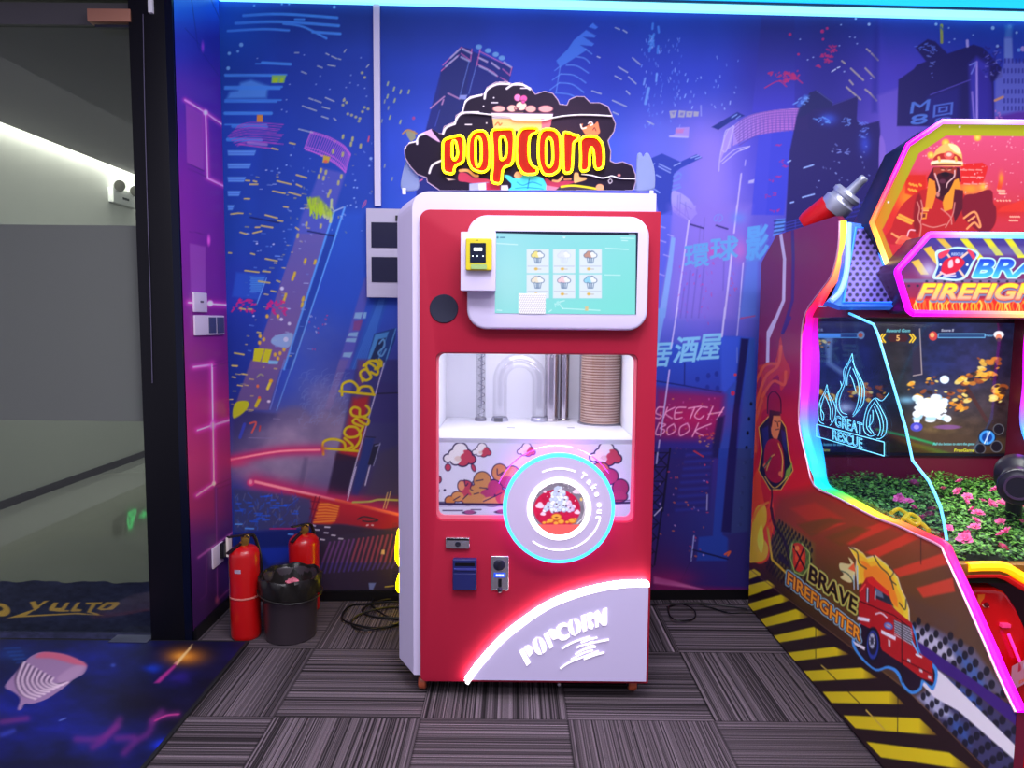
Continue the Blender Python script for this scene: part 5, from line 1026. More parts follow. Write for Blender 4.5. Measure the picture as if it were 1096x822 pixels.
heap([(585, 320, 62, 70, TAN), (690, 330, 60, 62, (214, 150, 110)), (650, 400, 60, 50, PNK), (440, 390, 70, 75, TAN), (545, 440, 60, 60, PNK), (300, 440, 58, 52, CR), (265, 430, 28, 40, (230, 150, 110)), (400, 480, 70, 60, TAN), (480, 510, 60, 50, PNK), (300, 520, 52, 50, CR), (235, 520, 50, 40, (220, 146, 90)), (170, 555, 40, 36, (214, 130, 70)), (320, 550, 44, 42, TAN), (400, 540, 70, 46, TAN), (520, 560, 80, 40, (222, 150, 100)), (600, 520, 50, 60, CR), (650, 540, 60, 60, (200, 120, 90)), (760, 520, 90, 80, TAN)])
for p in ([(385, 390), (445, 380)], [(420, 445), (475, 450)], [(370, 500), (410, 490)], [(565, 290), (570, 340), (615, 315), (590, 350)], [(290, 380), (300, 430), (320, 410)], [(510, 380), (560, 385), (605, 430)], [(280, 540), (320, 500)], [(450, 560), (540, 520), (600, 490)], [(200, 550), (250, 520)], [(360, 395), (340, 450), (360, 470)]): st.sline(T1(p), 1.0, OUT)
def T2(p): return K(450, 360, 3.735, p)
for (x, y, rx, ry, c) in ((720, 535, 34, 30, (200, 110, 100)), (755, 560, 34, 30, PNK), (800, 605, 30, 32, PNK), (790, 640, 36, 22, PNK)): (q1, q2), = T2([(x, y)]); st.ell(q1, q2, rx / 3.735 + 1.2, ry / 3.735 + 1.2, OUT, 1, .8)
for (x, y, rx, ry, c) in ((720, 535, 34, 30, (200, 110, 100)), (755, 560, 34, 30, PNK), (800, 605, 30, 32, (170, 54, 108)), (790, 640, 36, 22, PNK)): (q1, q2), = T2([(x, y)]); st.ell(q1, q2, rx / 3.735, ry / 3.735, c, 1, 1)
for p, w in (([(62, 566), (130, 566)], .8), ([(62, 580), (620, 588)], 2.4), ([(110, 637), (275, 637)], 1.0), ([(345, 630), (430, 630)], .8), ([(62, 678), (700, 678)], .5)): st.line(T1(p), w, OUT)
st.line(T2([(760, 668), (850, 664)]), 2.2, OUT); st.line(T2([(770, 655), (850, 655)]), .8, OUT)
for (x, y) in ((330, 655), (600, 650)): (q1, q2), = T1([(x, y)]); st.ell(q1, q2, 7.5, 1.8, OUT, 1, .7); st.ell(q1 + .5, q2 - .6, 5.6, 2.2, (170, 80, 140), 1, .8)
st.poly(T1([(62, 590), (620, 596), (620, 606), (62, 606)]), (170, 160, 200), .7, 1)
link('counter_sticker', st.mesh(), paint_mat('emissive_sticker', rough=.35, spec=.4, es=.42, dim=.7), mc); del st  # emission added to the print so the sticker reads evenly bright
# fittings on the counter
GT = glass_mat('acrylic_tube', (250, 250, 252), rough=.06, fac=.13)
zc = ctop
def cpt(x, y): return on_plane(x, y, (0, 0, zc), np.array([0, 0, 1.0]))
def wx_(x, Y): return on_y(x, 430, Y)[0]
Yt = 2.92
# screw feeder in a tube
a_ = wx_(514.5, Yt); rt = .021
fe = empty('x', (0, 0, 0), None, None); bpy.data.objects.remove(fe)
lathe('feeder_tube', [(rt, 0), (rt, cz1 - zc), (rt - .002, cz1 - zc), (rt - .002, 0)], (a_, Yt, zc), GT, mc, cap=False)
tube('feeder_shaft', [(a_ + .003, Yt, zc), (a_ + .003, Yt, cz1)], .0035, CHR, mc)
tube('feeder_screw', [(a_ + .003 + .013 * math.cos(t * .35), Yt + .013 * math.sin(t * .35), zc + .008 + t * .00185) for t in range(220)], .0016, mat('spring_steel', (130, 130, 144), .25, .9), mc, n=6)
lathe('feeder_collar', [(.024, 0), (.024, .012), (.022, .014), (.0, .014)], (a_, Yt, zc), mat('grey_collar', (140, 138, 150), .3, .6), mc)
# U tube
xl, xr = wx_(535, Yt), wx_(577, Yt); R_u = (xr - xl) / 2; zt_ = wy(556, 378, Yt)[1] - R_u - .03
path = [(xl, Yt, zc + i * (zt_ - zc) / 6) for i in range(7)] + [((xl + xr) / 2 - R_u * math.cos(t), Yt, zt_ + R_u * math.sin(t)) for t in np.linspace(.2, PI - .2, 14)] + [(xr, Yt, zt_ - i * (zt_ - zc) / 6) for i in range(7)]
bm = bmesh.new(); tube_bm(bm, path, .030, n=24)
for f in [f for f in bm.faces if len(f.verts) > 4]: bm.faces.remove(f)
link('clear_bend_tube', bm_mesh(bm), GT, mc, smooth=True)
for xx in (xl, xr): lathe('tube_collar', [(.030, 0), (.036, 0), (.036, .006), (.032, .016), (.030, .016)], (xx, Yt, zc), mat('clear_collar', (180, 180, 196), .2, .3), mc, cap=False)
box('sensor', (xl - .022, Yt - .04, zc), (xl + .012, Yt - .026, zc + .016), mat('dark_label2', (90, 90, 100), .5), mc)
for (xx, dx) in ((542, .016), (606, .014)):
    p = cpt(xx + 5, 458); box('counter_slot', (p[0] - dx, p[1] - .006, zc - .001), (p[0] + dx, p[1] + .006, zc + .0008), mat('slot_dark', (60, 60, 70), .5), mc)
# steel pipes
for (xa, rad) in ((590, .030), (604, .021)):
    xx = wx_(xa, 2.93); lathe('steel_pipe', [(rad + .004, 0), (rad + .004, .006), (rad, .010), (rad, cz1 - zc)], (xx, 2.93 + (0.02 if xa > 600 else 0), zc), mat('polished_steel', (190, 184, 190), .18, 1.0), mc, n=36)
# cup column
Yc = 2.88; xx = wx_(643, Yc); rc_ = 22.0 / 750 * Yc
lathe('cup_tube', [(rc_ + .006, 0), (rc_ + .006, cz1 - zc), (rc_ + .004, cz1 - zc), (rc_ + .004, 0)], (xx, Yc, zc), glass_mat('thin_clear', (246, 244, 248), fac=.05), mc, cap=False, n=48)
lathe('cup_tube_base', [(rc_ + .010, 0), (rc_ + .010, .004), (rc_ + .004, .005), (0, .005)], (xx, Yc, zc), mat('grey_collar'), mc, n=48)
kraft = mat('kraft_paper', (178, 132, 98), .6); rimk = mat('pale_rim', (240, 208, 176), .5); z_ = zc + .0065; nc = int((cz1 - zc - .12) / .0106)
rcup = rc_
bm = bmesh.new()
prof = [(rcup * .72, .09), (rcup * .74, .092), (rcup * .93, .0045), (rcup * .99, .0045), (rcup, .002), (rcup * .99, 0), (rcup * .95, .0005), (rcup * .70, .088), (0, .088)]
lathe_bm(bm, [(0, .0905)] + prof[:-1] + [(0, .0885)], (xx, Yc, z_), (0, 0, 1), 48, cap=False)
me_ = bm_mesh(bm); me_.materials.append(kraft); me_.materials.append(rimk)
for p in me_.polygons:
    if p.center.z < z_ + .0062 and p.center.z > z_ - .01: p.material_index = 1
cup0 = link('paper_cup', me_, None, smooth=True, label='brown kraft paper cup, one of the tall nested stack inside the machine window', cat='paper cup', group='paper cups stacked in the machine')
for k in range(1, nc + 8):
    if z_ + k * .0106 + .09 > cz1: break
    c_ = cup0.copy(); c_.location = cup0.location + Vector((0, 0, k * .0106)); C.objects.link(c_)
# chamber light
la = bpy.data.lights.new('chamber_lamp', 'AREA'); la.shape = 'RECTANGLE'; la.size = .42; la.size_y = .4; la.energy = 1.5; la.color = (1, .98, 1)
lo = bpy.data.objects.new('chamber_lamp', la); C.objects.link(lo); lo.location = (.09, 2.72, cz1 - .01)
la2 = bpy.data.lights.new('window_fill', 'AREA'); la2.shape = 'RECTANGLE'; la2.size = .62; la2.size_y = .02; la2.energy = 1.0; la2.color = (.95, .93, 1)  # unseen fill added to brighten the sticker on the counter front
lo2 = bpy.data.objects.new('window_fill', la2); C.objects.link(lo2); lo2.location = (.09, YF + .026, wz1 + .004); lo2.rotation_euler = (math.radians(18), 0, 0)
# ---- screen bezel
bx0, bz0, bx1, bz1, br = rr(500, 231, 694, 353, 21, YF - .05)
plate('screen_bezel', [rrect(bx0, bz0, bx1, bz1, br, 10)], YF - .055, .05, WHT, mc, bev=.010)
for k in range(44):
    pass
bm = bmesh.new(); xa = on_y(514, 353, YF - .04)[0]; xb = on_y(676, 353, YF - .04)[0]
for k in range(46):
    lathe_bm(bm, [(.0, 0), (.0022, 0), (.0022, .002), (0, .002)], (xa + (xb - xa) * k / 45, YF - .030, bz0 - .0008), (0, 0, 1), 8)
link('speaker_holes', bm_mesh(bm), DKP, mc)
Ys = YF - .0565
sx0, sz0, sx1, sz1, _ = rr(530, 248, 682, 336, 0, Ys)
sc_ = Print((sx0, Ys, sz0), (sx1 - sx0, 0, 0), (0, 0, sz1 - sz0), .0016)
def S1(p): return K(500, 240, 5.768, p)
g1, g2 = np.array([150, 218, 228]) / 255, np.array([126, 226, 216]) / 255
t = np.clip((sc_.X - 530) / 150 * .5 + (sc_.Y - 248) / 90 * .5, 0, 1)[..., None]; sc_.C = g1 * (1 - t) + g2 * t
sc_.blob(545, 300, 30, 40, (176, 230, 232), .6)
sc_.poly(S1([(170, 40), (1060, 40), (1060, 68), (600, 66), (170, 54)]), (24, 36, 60)); sc_.poly(S1([(1043, 40), (1060, 40), (1060, 560), (1038, 560)]), (24, 36, 60))
sc_.line(S1([(1000, 61), (1035, 61)]), .7, (180, 190, 200)); sc_.line(S1([(205, 82), (232, 82)]), 1.0, (60, 110, 150)); sc_.ell(*S1([(188, 82)])[0], 1, 1, (60, 110, 150)); sc_.poly(S1([(588, 78), (608, 78), (600, 88)]), (240, 250, 255))
for p in ([(950, 85), (1030, 88)], [(955, 100), (990, 102)], [(855, 148), (995, 156)], [(180, 118), (310, 126)], [(850, 313), (945, 315)], [(590, 520), (820, 532)], [(185, 530), (212, 532)]): sc_.line(S1(p), .9, (224, 248, 250), .8)
def tile_(x0, y0, c, faded=0):
    sc_.poly(S1([(x0 - 2, y0 - 2), (x0 + 140, y0 - 2), (x0 + 142, y0 + 150), (x0 - 2, y0 + 150)]), (150, 206, 214), .6); sc_.poly(S1([(x0, y0), (x0 + 138, y0), (x0 + 138, y0 + 147), (x0, y0 + 147)]), (222, 234, 246))
    o = (70, 100, 140) if not faded else (196, 206, 226); al = 1 if not faded else .8
    def b(q): return S1([(x0 + a, y0 + b_) for a, b_ in q])
    for (a, b_, r) in ((42, 38, 13), (58, 26, 15), (78, 26, 15), (94, 38, 13), (68, 38, 18)): (u_, v_), = b([(a, b_)]); sc_.ell(u_, v_, (r + 3) / 5.77, (r + 2) / 5.77, o, al)
    for (a, b_, r) in ((42, 38, 13), (58, 26, 15), (68, 38, 18)): (u_, v_), = b([(a, b_)]); sc_.ell(u_, v_, r / 5.77, r / 5.77, c, al)
    for (a, b_, r) in ((80, 28, 13), (94, 38, 12), (82, 42, 10)): (u_, v_), = b([(a, b_)]); sc_.ell(u_, v_, r / 5.77, r / 5.77, (240, 244, 250), 1)
    sc_.poly(b([(45, 52), (92, 52), (86, 86), (51, 86)]), o, al); sc_.poly(b([(49, 54), (88, 54), (83, 83), (54, 83)]), (226, 238, 250))
    for xx in (60, 68, 77): sc_.line(b([(xx, 54), (xx - (68 - xx) * -.1, 84)]), .7, o, al)
    sc_.line(b([(8, 104), (130, 104)]), .9, (180, 190, 210), .8); sc_.ell(*b([(58, 121)])[0], 2.0, 1.5, (226, 186, 90)); sc_.line(b([(72, 122), (88, 122)]), 1, (190, 180, 170), .8)
for i, c in enumerate(((240, 226, 140), (226, 232, 244), (196, 150, 136))): tile_(367 + i * 163, 155, c, i == 1)
for i, c in enumerate(((236, 226, 206), (240, 206, 216), (150, 214, 240))): tile_(367 + i * 163, 310, c)
sc_.poly(S1([(728, 508), (748, 508), (748, 534), (728, 534)]), (220, 200, 150)); sc_.text('ML', *S1([(545, 512), (575, 490)]), (-1, -4), (230, 250, 250), .8)
for p in ([(570, 480), (600, 472)], [(575, 500), (590, 520)], [(520, 530), (505, 540)]): sc_.line(S1(p), 1, (236, 250, 250), .7)
link('touchscreen', sc_.mesh(), paint_mat('screen_lcd', rough=.2, es=.55, spec=.3, dim=.25), mc); del sc_
# patterned note stuck to the screen (the code square itself is left plain)
hz0 = rr(555, 314, 584, 336, 0, Ys); 
nt_ = Print((hz0[0], Ys - .0012, hz0[1]), (hz0[2] - hz0[0], 0, 0), (0, 0, hz0[3] - hz0[1]), .0012); nt_.C[:] = .93
for i in range(16):
    for j in range(9):
        x = 556 + i * 1.8 + (j % 2) * .9; y = 315.6 + j * 2.4; nt_.line([(x, y), (x + .9, y + 1.3)], .6, (130, 126, 130), .9, .7)
link('patterned_sticker', nt_.mesh(), paint_mat('printed_gloss'), mc); del nt_
# payment box and yellow reader
px0, pz0, px1, pz1, _ = rr(493, 248, 530.5, 311, 0, YF - .115)
box('payment_box', (px0, YF - .115, pz0), (px1, YF - .012, pz1), WHT, mc, bev=.003)
yr = mat('yellow_casing', (206, 190, 34), .35)
q0 = rr(498.5, 255, 526.5, 289.5, 2, YF - .13)
cr_ = plate('card_reader', [rrect(q0[0], q0[1], q0[2], q0[3], .006)], YF - .135, .02, yr, mc, bev=.003)
q1 = rr(503, 260, 520, 281, 1, YF - .138); plate('reader_screen', [rrect(q1[0], q1[1], q1[2], q1[3], .002)], YF - .138, .004, mat('reader_display', (14, 22, 44), .12), cr_)
q1 = rr(507, 265, 516, 268.5, 0, YF - .14); plate('display_window', [rrect(q1[0], q1[1], q1[2], q1[3], .0003)], YF - .1392, .0012, mat('white_glow', (230, 240, 240), .4, emit=(230, 240, 240), es=.8), cr_)
for (x, y) in ((506, 274), (511, 274), (517, 274)): p = on_y(x, y, YF - .139); lathe('touch_key', [(0, 0), (.0022, 0), (0, .0008)], (p[0], YF - .1382, p[2]), mat('white_glow'), cr_, axis=(0, -1, 0), n=10)
q1 = rr(504, 283, 521, 288, 0, YF - .14); plate('tap_pad', [rrect(q1[0], q1[1], q1[2], q1[3], .004)], YF - .140, .006, mat('reader_green', (150, 180, 110), .4), cr_)
lathe('screw', [(0, 0), (.002, 0), (0, .001)], (on_y(511, 257, YF - .137)[0], YF - .1352, on_y(511, 257, YF - .137)[2]), DKP, cr_, axis=(0, -1, 0), n=10)
# speaker disc
p = wy(475.5, 330.5); lathe('speaker', [(0, 0), (.047, 0), (.049, .003), (.047, .006), (.030, .004), (0, .0035)], (p[0], YF - .011, p[1]), mat('speaker_cloth', (24, 26, 50), .75), mc, axis=(0, -1, 0), n=40)
# ---- round take-out hatch
hx, hz = wy(598, 543, YF - .05); u = 2.42 / 750 * .985
Yh = YF - .062
hatch = lathe('takeout_hatch', [(0, 0), (57.5 * u, 0), (57.5 * u, -.002), (56.5 * u, -.008), (0, -.008)], (hx, Yh + .008 - .008, hz), mat('hatch_face', (206, 192, 226), .45), mc, axis=(0, 1, 0), n=72, smooth=False)
# rim light: side of the drum glows cyan
lathe('hatch_rim_light', [(56.6 * u, -.0085), (60 * u, -.008), (60.6 * u, .003), (58.6 * u, .014), (57 * u, .014), (57.6 * u, .001)], (hx, Yh, hz), mat('hatch_cyan', (70, 190, 250), .4, emit=(56, 178, 255), es=1.7), mc, axis=(0, 1, 0), n=72, cap=False)
lathe('hatch_drum', [(0, .014), (56 * u, .014), (54 * u, .052), (0, .052)], (hx, Yh, hz), mat('hatch_side', (150, 110, 200), .4, emit=(255, 60, 255), es=4.5), mc, axis=(0, 1, 0), n=72)
lathe('inner_ring_light', [(28.6 * u, -.008), (29.2 * u, -.012), (34 * u, -.012), (34.6 * u, -.008)], (hx, Yh, hz), mat('ring_white', (250, 244, 250), .4, emit=(255, 250, 252), es=1.25), mc, axis=(0, 1, 0), n=64, cap=False)
hw = Print((hx - 29 * u, Yh - .0086, hz - 29 * u), (58 * u, 0, 0), (0, 0, 58 * u), .0012)
def V1(p): return K(560, 500, 9.1375, p)
hw.C[:] = np.array([132, 122, 140]) / 255; hw.mottle(4, 4, .12, 2)
hw.ell(*V1([(330, 410)])[0], 25, 21, (196, 26, 72), 1, 1.2); hw.mottle(3, 3, .1, 5)
r = random.Random(3)
for k in range(40): x, y = r.uniform(90, 580), r.uniform(140, 330); (a1, b1), = V1([(x, y)]); hw.ell(a1, b1, .5, .5, (226, 220, 232), .8)
for (x, y, s_) in ((165, 375, 40), (195, 455, 26), (530, 440, 28), (515, 240, 30), (205, 185, 18), (212, 240, 16), (545, 250, 14), (490, 385, 24)):
    for (dx, dy) in ((-.5, .1), (.4, .15), (0, -.35), (.05, .2)): (a1, b1), = V1([(x + dx * s_, y + dy * s_)]); hw.ell(a1, b1, s_ * .6 / 9.1, s_ * .5 / 9.1, (246, 210, 234), .95)
(a1, b1), = V1([(567, 315)]); hw.ell(a1, b1, 1.4, 1.8, (236, 196, 120))
for k in range(150):
    t = r.random() ** .7; x = 350 + r.uniform(-1, 1) * (25 + 125 * t); y = 195 + 240 * t; (a1, b1), = V1([(x, y)])
    c = r.choice([(232, 240, 250), (214, 226, 246), (244, 246, 252), (196, 208, 240)]) if x < 430 else r.choice([(240, 214, 240), (226, 196, 236)])
    hw.ell(a1, b1, 2.3, 2.0, (150, 150, 196), .6); hw.ell(a1 - .2, b1 - .3, 2.0, 1.7, c)
for (x, y) in ((345, 240), (325, 360), (355, 372), (395, 375), (245, 392), (405, 318), (460, 400), (300, 440), (350, 440), (420, 380)): (a1, b1), = V1([(x, y)]); hw.ell(a1, b1, .8, .7, (80, 40, 60))
for (x, y, s_) in ((325, 490, 52), (265, 525, 34), (370, 535, 34), (205, 545, 20), (480, 525, 40), (430, 540, 20), (240, 540, 18), (320, 550, 26), (510, 510, 18)): (a1, b1), = V1([(x, y)]); hw.ell(a1, b1, s_ / 9.1, s_ * .7 / 9.1, (206, 110, 40)); hw.ell(a1, b1 - .4, s_ * .8 / 9.1, s_ * .5 / 9.1, (246, 168, 66))
(a1, b1), = V1([(325, 490)]); hw.ell(a1, b1, 1.6, .7, (120, 50, 30))
hw.poly(V1([(100, 560), (560, 560), (600, 700), (60, 700)]), (240, 98, 96), 1, 1.2); hw.line(V1([(530, 550), (580, 500), (605, 420), (590, 320)]), 1.0, (240, 232, 240), .9)
cxh, czh = hx, hz
link('hatch_window', hw.mesh(lambda c: (c[..., 0] - cxh) ** 2 + (c[..., 2] - czh) ** 2 < (29.0 * u) ** 2), paint_mat('hatch_picture', rough=.2, es=.45, dim=.6), mc); del hw
def arc(r_, a0, a1, w, name, m):
    L = [(hx + r_ * u * math.cos(math.radians(t)), hz + r_ * u * math.sin(math.radians(t))) for t in np.linspace(a0, a1, 24)]
    return plate(name, [ribbon(L, w * u)], Yh - .0095, .002, m, mc)
GW = mat('glow_white_mark', (250, 248, 255), .4, emit=(255, 252, 255), es=.95)
arc(44, 68, 115, 1.5, 'arc_mark', GW); arc(45.5, -128, -15, 1.5, 'arc_mark', GW)
def letters(name, word, pos, h, m, parent, Y, th=.003, bold=.02):
    """pos: (x, z, angle) of every letter's centre"""
    for ch, (x, z, an, wd) in zip(word, pos):
        if ch == ' ': continue
        bm = glyph_bm(ch, bold); xs_ = [v.co.x for v in bm.verts]; ys_ = [v.co.y for v in bm.verts]; cx_ = (min(xs_) + max(xs_)) / 2
        s_ = h / .73
        for v in bm.verts:
            a, b_ = (v.co.x - cx_) * s_ * wd, (v.co.y - .365) * s_; v.co = (x + a * math.cos(an) - b_ * math.sin(an), Y, z + a * math.sin(an) + b_ * math.cos(an))
        r_ = bmesh.ops.extrude_face_region(bm, geom=bm.faces[:]); bmesh.ops.translate(bm, verts=[v for v in r_['geom'] if isinstance(v, bmesh.types.BMVert)], vec=(0, th, 0))
        link(name, bm_mesh(bm), m, parent)
pos = []
for ch, dg in zip('Take out', (55, 43, 32.5, 22, 13, 6, -3.5, -12)):
    t = math.radians(dg); pos.append((hx + 44.5 * u * math.cos(t), hz + 44.5 * u * math.sin(t), t - PI / 2, 1.0))
letters('takeout_letter', 'Take out', pos, 7.0 * u, GW, mc, Yh - .0110, .003, .012)
# faint clear guard ring on the window behind the hatch
tube('clear_guard_ring', [(hx - .006 + 69 * u * math.cos(t), YF - .016, hz - .01 + 69 * u * math.sin(t)) for t in np.linspace(.6, 2.75, 40)], .0025, glass_mat('guard_clear', (235, 225, 245), fac=.25, rough=.1), mc, n=6)
# ---- lock, bill acceptor, coin acceptor
a = rr(477, 575.5, 502.5, 587, 1, YF - .02); lk = plate('door_lock', [rrect(a[0], a[1], a[2], a[3], .003)], YF - .024, .014, CHR, mc, bev=.002)
b_ = rr(478, 576.3, 502, 578.6, 0, YF - .026); plate('lock_slot', [rrect(b_[0], b_[1], b_[2], b_[3], .001)], YF - .0245, .002, DKP, lk)
p = on_y(490, 582.5, YF - .025); lathe('key_barrel', [(0, 0), (.010, 0), (.009, .003), (.004, .004), (0, .002)], (p[0], YF - .0238, p[2]), mat('dark_steel'), lk, axis=(0, -1, 0), n=20)
NV = mat('navy_plastic', (30, 36, 96), .4)
a = rr(484.5, 598.5, 510, 631.5, 1, YF - .03); ba = plate('bill_acceptor', [rrect(a[0], a[1], a[2], a[3], .003)], YF - .034, .024, NV, mc, bev=.003)
b_ = rr(487, 602.5, 508, 606, 0, YF - .035); plate('bill_slot', [rrect(b_[0], b_[1], b_[2], b_[3], .001)], YF - .0348, .003, mat('slot_black', (6, 6, 14), .3), ba)
b_ = rr(486, 608.5, 509, 610, 0, YF - .036); plate('bill_guide', [rrect(b_[0], b_[1], b_[2], b_[3], .001)], YF - .040, .008, mat('navy_light', (60, 64, 140), .35), ba)
b_ = rr(485, 614, 509.5, 631, 0, YF - .036); plate('lower_cover', [rrect(b_[0], b_[1], b_[2], b_[3], .002)], YF - .038, .006, NV, ba, bev=.001)
a = rr(525.5, 595.5, 544.5, 632, 1, YF - .02); ca = plate('coin_acceptor', [rrect(a[0], a[1], a[2], a[3], .002)], YF - .019, .010, CHR, mc, bev=.002)
p = on_y(534.5, 604.8, YF - .02); lathe('return_button', [(0, 0), (.021, 0), (.021, .003), (.017, .006), (0, .006)], (p[0], YF - .0188, p[2]), mat('dark_button', (30, 30, 50), .3), ca, axis=(0, -1, 0), n=30)
box('button_bar', (p[0] - .003, YF - .030, p[2] - .015), (p[0] + .003, YF - .0247, p[2] + .015), mat('dark_steel'), ca)
b_ = rr(528.5, 613.3, 541, 618, 0, YF - .02); plate('price_display', [rrect(b_[0], b_[1], b_[2], b_[3], .0005)], YF - .021, .003, mat('blue_lcd', (20, 60, 190), .3, emit=(30, 80, 220), es=.6), ca)
for k in range(6): xx = b_[0] + .008 + k * .0048; box('display_digit', (xx, YF - .0216, b_[1] + .004), (xx + .003, YF - .0209, b_[3] - .004), mat('white_glow'), ca)
b_ = rr(533.2, 619.5, 536.8, 628, 0, YF - .02); plate('coin_slot', [rrect(b_[0], b_[1], b_[2], b_[3], .002)], YF - .0205, .002, DKP, ca); p = on_y(535, 631, YF - .02); lathe('coin_spout', [(0, 0), (.009, 0), (.007, .01), (0, .012)], (p[0], YF - .019, p[2]), mat('dark_steel'), ca, axis=(0, -1, -.4), n=18)
# ---- lower right panel with glowing arc
Yp = YF - .032
arcp = [(p[0], p[1]) for p in catmull(L_y(K(410, 560, 3.535, [(312, 600), (348, 550), (390, 500), (432, 454), (480, 410), (560, 350), (620, 312), (680, 285), (740, 264), (800, 248), (850, 238), (900, 231), (950, 228), (1003, 228)]), Yp), n=4)]
brx = arcp[-1][0]; pb = wy(694, 729, Yp)[1]
plate('lower_panel', [arcp + [(brx, pb), (arcp[0][0] + .004, pb)]], Yp, .022, LAV, mc, bev=.002)
lt_arc = [(x + .0045, z - .0055) for x, z in arcp]
plate('arc_light', [ribbon(lt_arc, .0125)], Yp - .004, .034, mat('arc_white_led', (255, 250, 255), .4, emit=(255, 248, 255), es=2.5), mc)
plate('arc_glow_emitter', [ribbon([(x - .002, z + .003) for x, z in arcp], .005)], Yp + .003, .020, mat('arc_glow_fill', (255, 230, 230), .4, emit=(255, 214, 214), es=26), mc)  # extra emitter added behind the arc light to widen its glow
def X5(p): return L_y(K(550, 640, 9.133, p), Yp - .003)
strokes = [  # stencil letters, each piece a slab
 [(52, 520), (92, 498), (165, 632), (125, 668)], [(98, 482), (140, 466), (170, 478), (184, 515), (178, 545), (150, 578), (122, 528)],
 [(232, 385), (205, 400), (182, 430), (185, 478), (208, 528), (240, 556), (275, 552), (240, 480), (222, 420)], [(242, 384), (275, 400), (305, 440), (320, 485), (312, 525), (282, 545), (262, 470), (250, 430)],
 [(290, 362), (328, 335), (385, 475), (350, 500)], [(336, 322), (365, 305), (408, 315), (402, 345), (440, 390), (385, 412), (362, 385)],
 [(520, 255), (490, 246), (440, 262), (412, 300), (415, 350), (430, 392), (465, 418), (505, 412), (548, 382), (540, 352), (500, 372), (470, 362), (455, 330), (460, 300), (485, 282), (520, 282)],
 [(572, 208), (545, 222), (528, 262), (532, 315), (560, 358), (603, 374), (582, 310), (570, 262)], [(582, 205), (618, 205), (650, 240), (662, 290), (650, 330), (612, 360), (608, 300), (600, 250)],
 [(655, 178), (700, 160), (716, 318), (675, 335)], [(710, 160), (742, 145), (778, 152), (782, 195), (752, 220), (785, 268), (770, 308), (730, 300), (722, 238)],
 [(788, 145), (825, 122), (862, 180), (872, 112), (912, 100), (914, 240), (905, 268), (868, 272), (828, 232), (830, 280), (798, 292)]]
mat('letter_glow', (250, 244, 255), .4, emit=(255, 250, 255), es=.6)
for g_ in ((0, 1), (2, 3), (4, 5), (6,), (7, 8), (9, 10), (11,)):
    B = bmesh.new()
    for s_ in g_:
        b2 = curve_mesh([X5(strokes[s_])], .004, .0008)
        for v in b2.verts: a, b3, c = v.co; v.co = (a, Yp - .002 - c, b3)
        t_ = bpy.data.meshes.new('t'); b2.to_mesh(t_); b2.free(); B.from_mesh(t_)
    link('popcorn_letter', bm_mesh(B), mat('letter_glow'), mc)
for (a, c, d, e) in (((470, 500), (580, 435), (745, 382), None), ((655, 438), (740, 408), (815, 390), None), ((612, 490), (700, 455), (930, 410), None), ((695, 462), (780, 428), (780, 428), None), ((600, 552), (690, 505), (800, 480), None), ((700, 490), (770, 470), (795, 480), None), ((560, 605), (680, 540), (775, 515), None), ((455, 692), (560, 625), (830, 522), None), ((685, 603), (780, 565), (885, 535), None)):
    plate('glowing_dash', [ribbon([tuple(v) for v in catmull(X5([a, c, d] if d != c else [a, c]), n=5)], .0046)], Yp - .004, .004, mat('letter_glow'), mc)
lathe('panel_screw', [(0, 0), (.007, 0), (.005, .003), (0, .004)], (on_y(599, 731, Yp)[0], YF - .01, .052), CHR, mc, axis=(0, -1, 0), n=16)
# ---- casters
ORG = mat('amber_caster_wheel', (190, 92, 60), .35)
for (xx, yy) in ((-.318, 2.475), (.452, 2.475), (-.35, 3.03), (.44, 3.03)):
    cst = empty('caster', (xx, yy, 0), None, None); cst.parent = mc; cst.location = Vector((xx, yy, 0)) - BASE[mc.name]
    lathe('wheel', [(0, -.014), (.024, -.014), (.028, -.010), (.028, .010), (.024, .014), (0, .014)], (xx, yy, .028), ORG, cst, axis=(1, 0, 0), n=28)
    box('fork', (xx - .019, yy - .012, .02), (xx - .015, yy + .02, .066), mat('dark_steel'), cst); box('fork', (xx + .015, yy - .012, .02), (xx + .019, yy + .02, .066), mat('dark_steel'), cst)
    box('top_plate', (xx - .028, yy - .03, .062), (xx + .028, yy + .035, .0755), mat('dark_steel'), cst)
box('underframe', (XL + .03, 2.46, .0755), (XR - .02, 3.08, .0865), mat('dark_steel'), mc)

# ================================================================== neon popcorn sign on top
YS = 2.50; zt0 = 1.785
sg = empty('popcorn_neon_sign', (.04, YS, zt0), 'dark cloud-shaped popcorn sign with yellow neon letters standing on top of the red machine', 'neon sign')
def P6(p): return K(430, 80, 6.092, p)
def P7(p): return K(550, 80, 6.0875, p)
outl = [(470, 203.5)] + P6([(165, 700), (160, 672), (100, 650), (55, 600), (20, 540), (15, 480), (50, 440), (90, 432), (112, 388), (165, 365), (198, 352), (240, 380), (262, 382), (275, 335), (345, 305), (352, 265), (395, 235), (410, 170), (445, 140), (520, 125), (535, 125), (555, 80), (610, 48), (680, 42), (720, 58), (792, 48)]) + P7([(0, 52), (60, 58), (110, 85), (140, 125), (200, 105), (255, 120), (290, 165), (300, 190), (345, 195), (360, 160), (410, 138), (460, 140), (500, 180), (560, 180), (615, 205), (640, 260), (665, 320), (655, 370), (615, 430), (635, 500), (630, 560), (660, 575), (710, 565), (770, 590), (795, 650), (795, 700), (780, 750)]) + [(677, 203.5)]
ow = L_y(outl, YS); ow = [(x, max(z, zt0 + .0005)) for x, z in ow]
plate('sign_board', [ow], YS + .0012, .010, mat('sign_edge', (196, 186, 214), .4), sg)
ww = L_y([(432, 205), (682, 84)], YS)
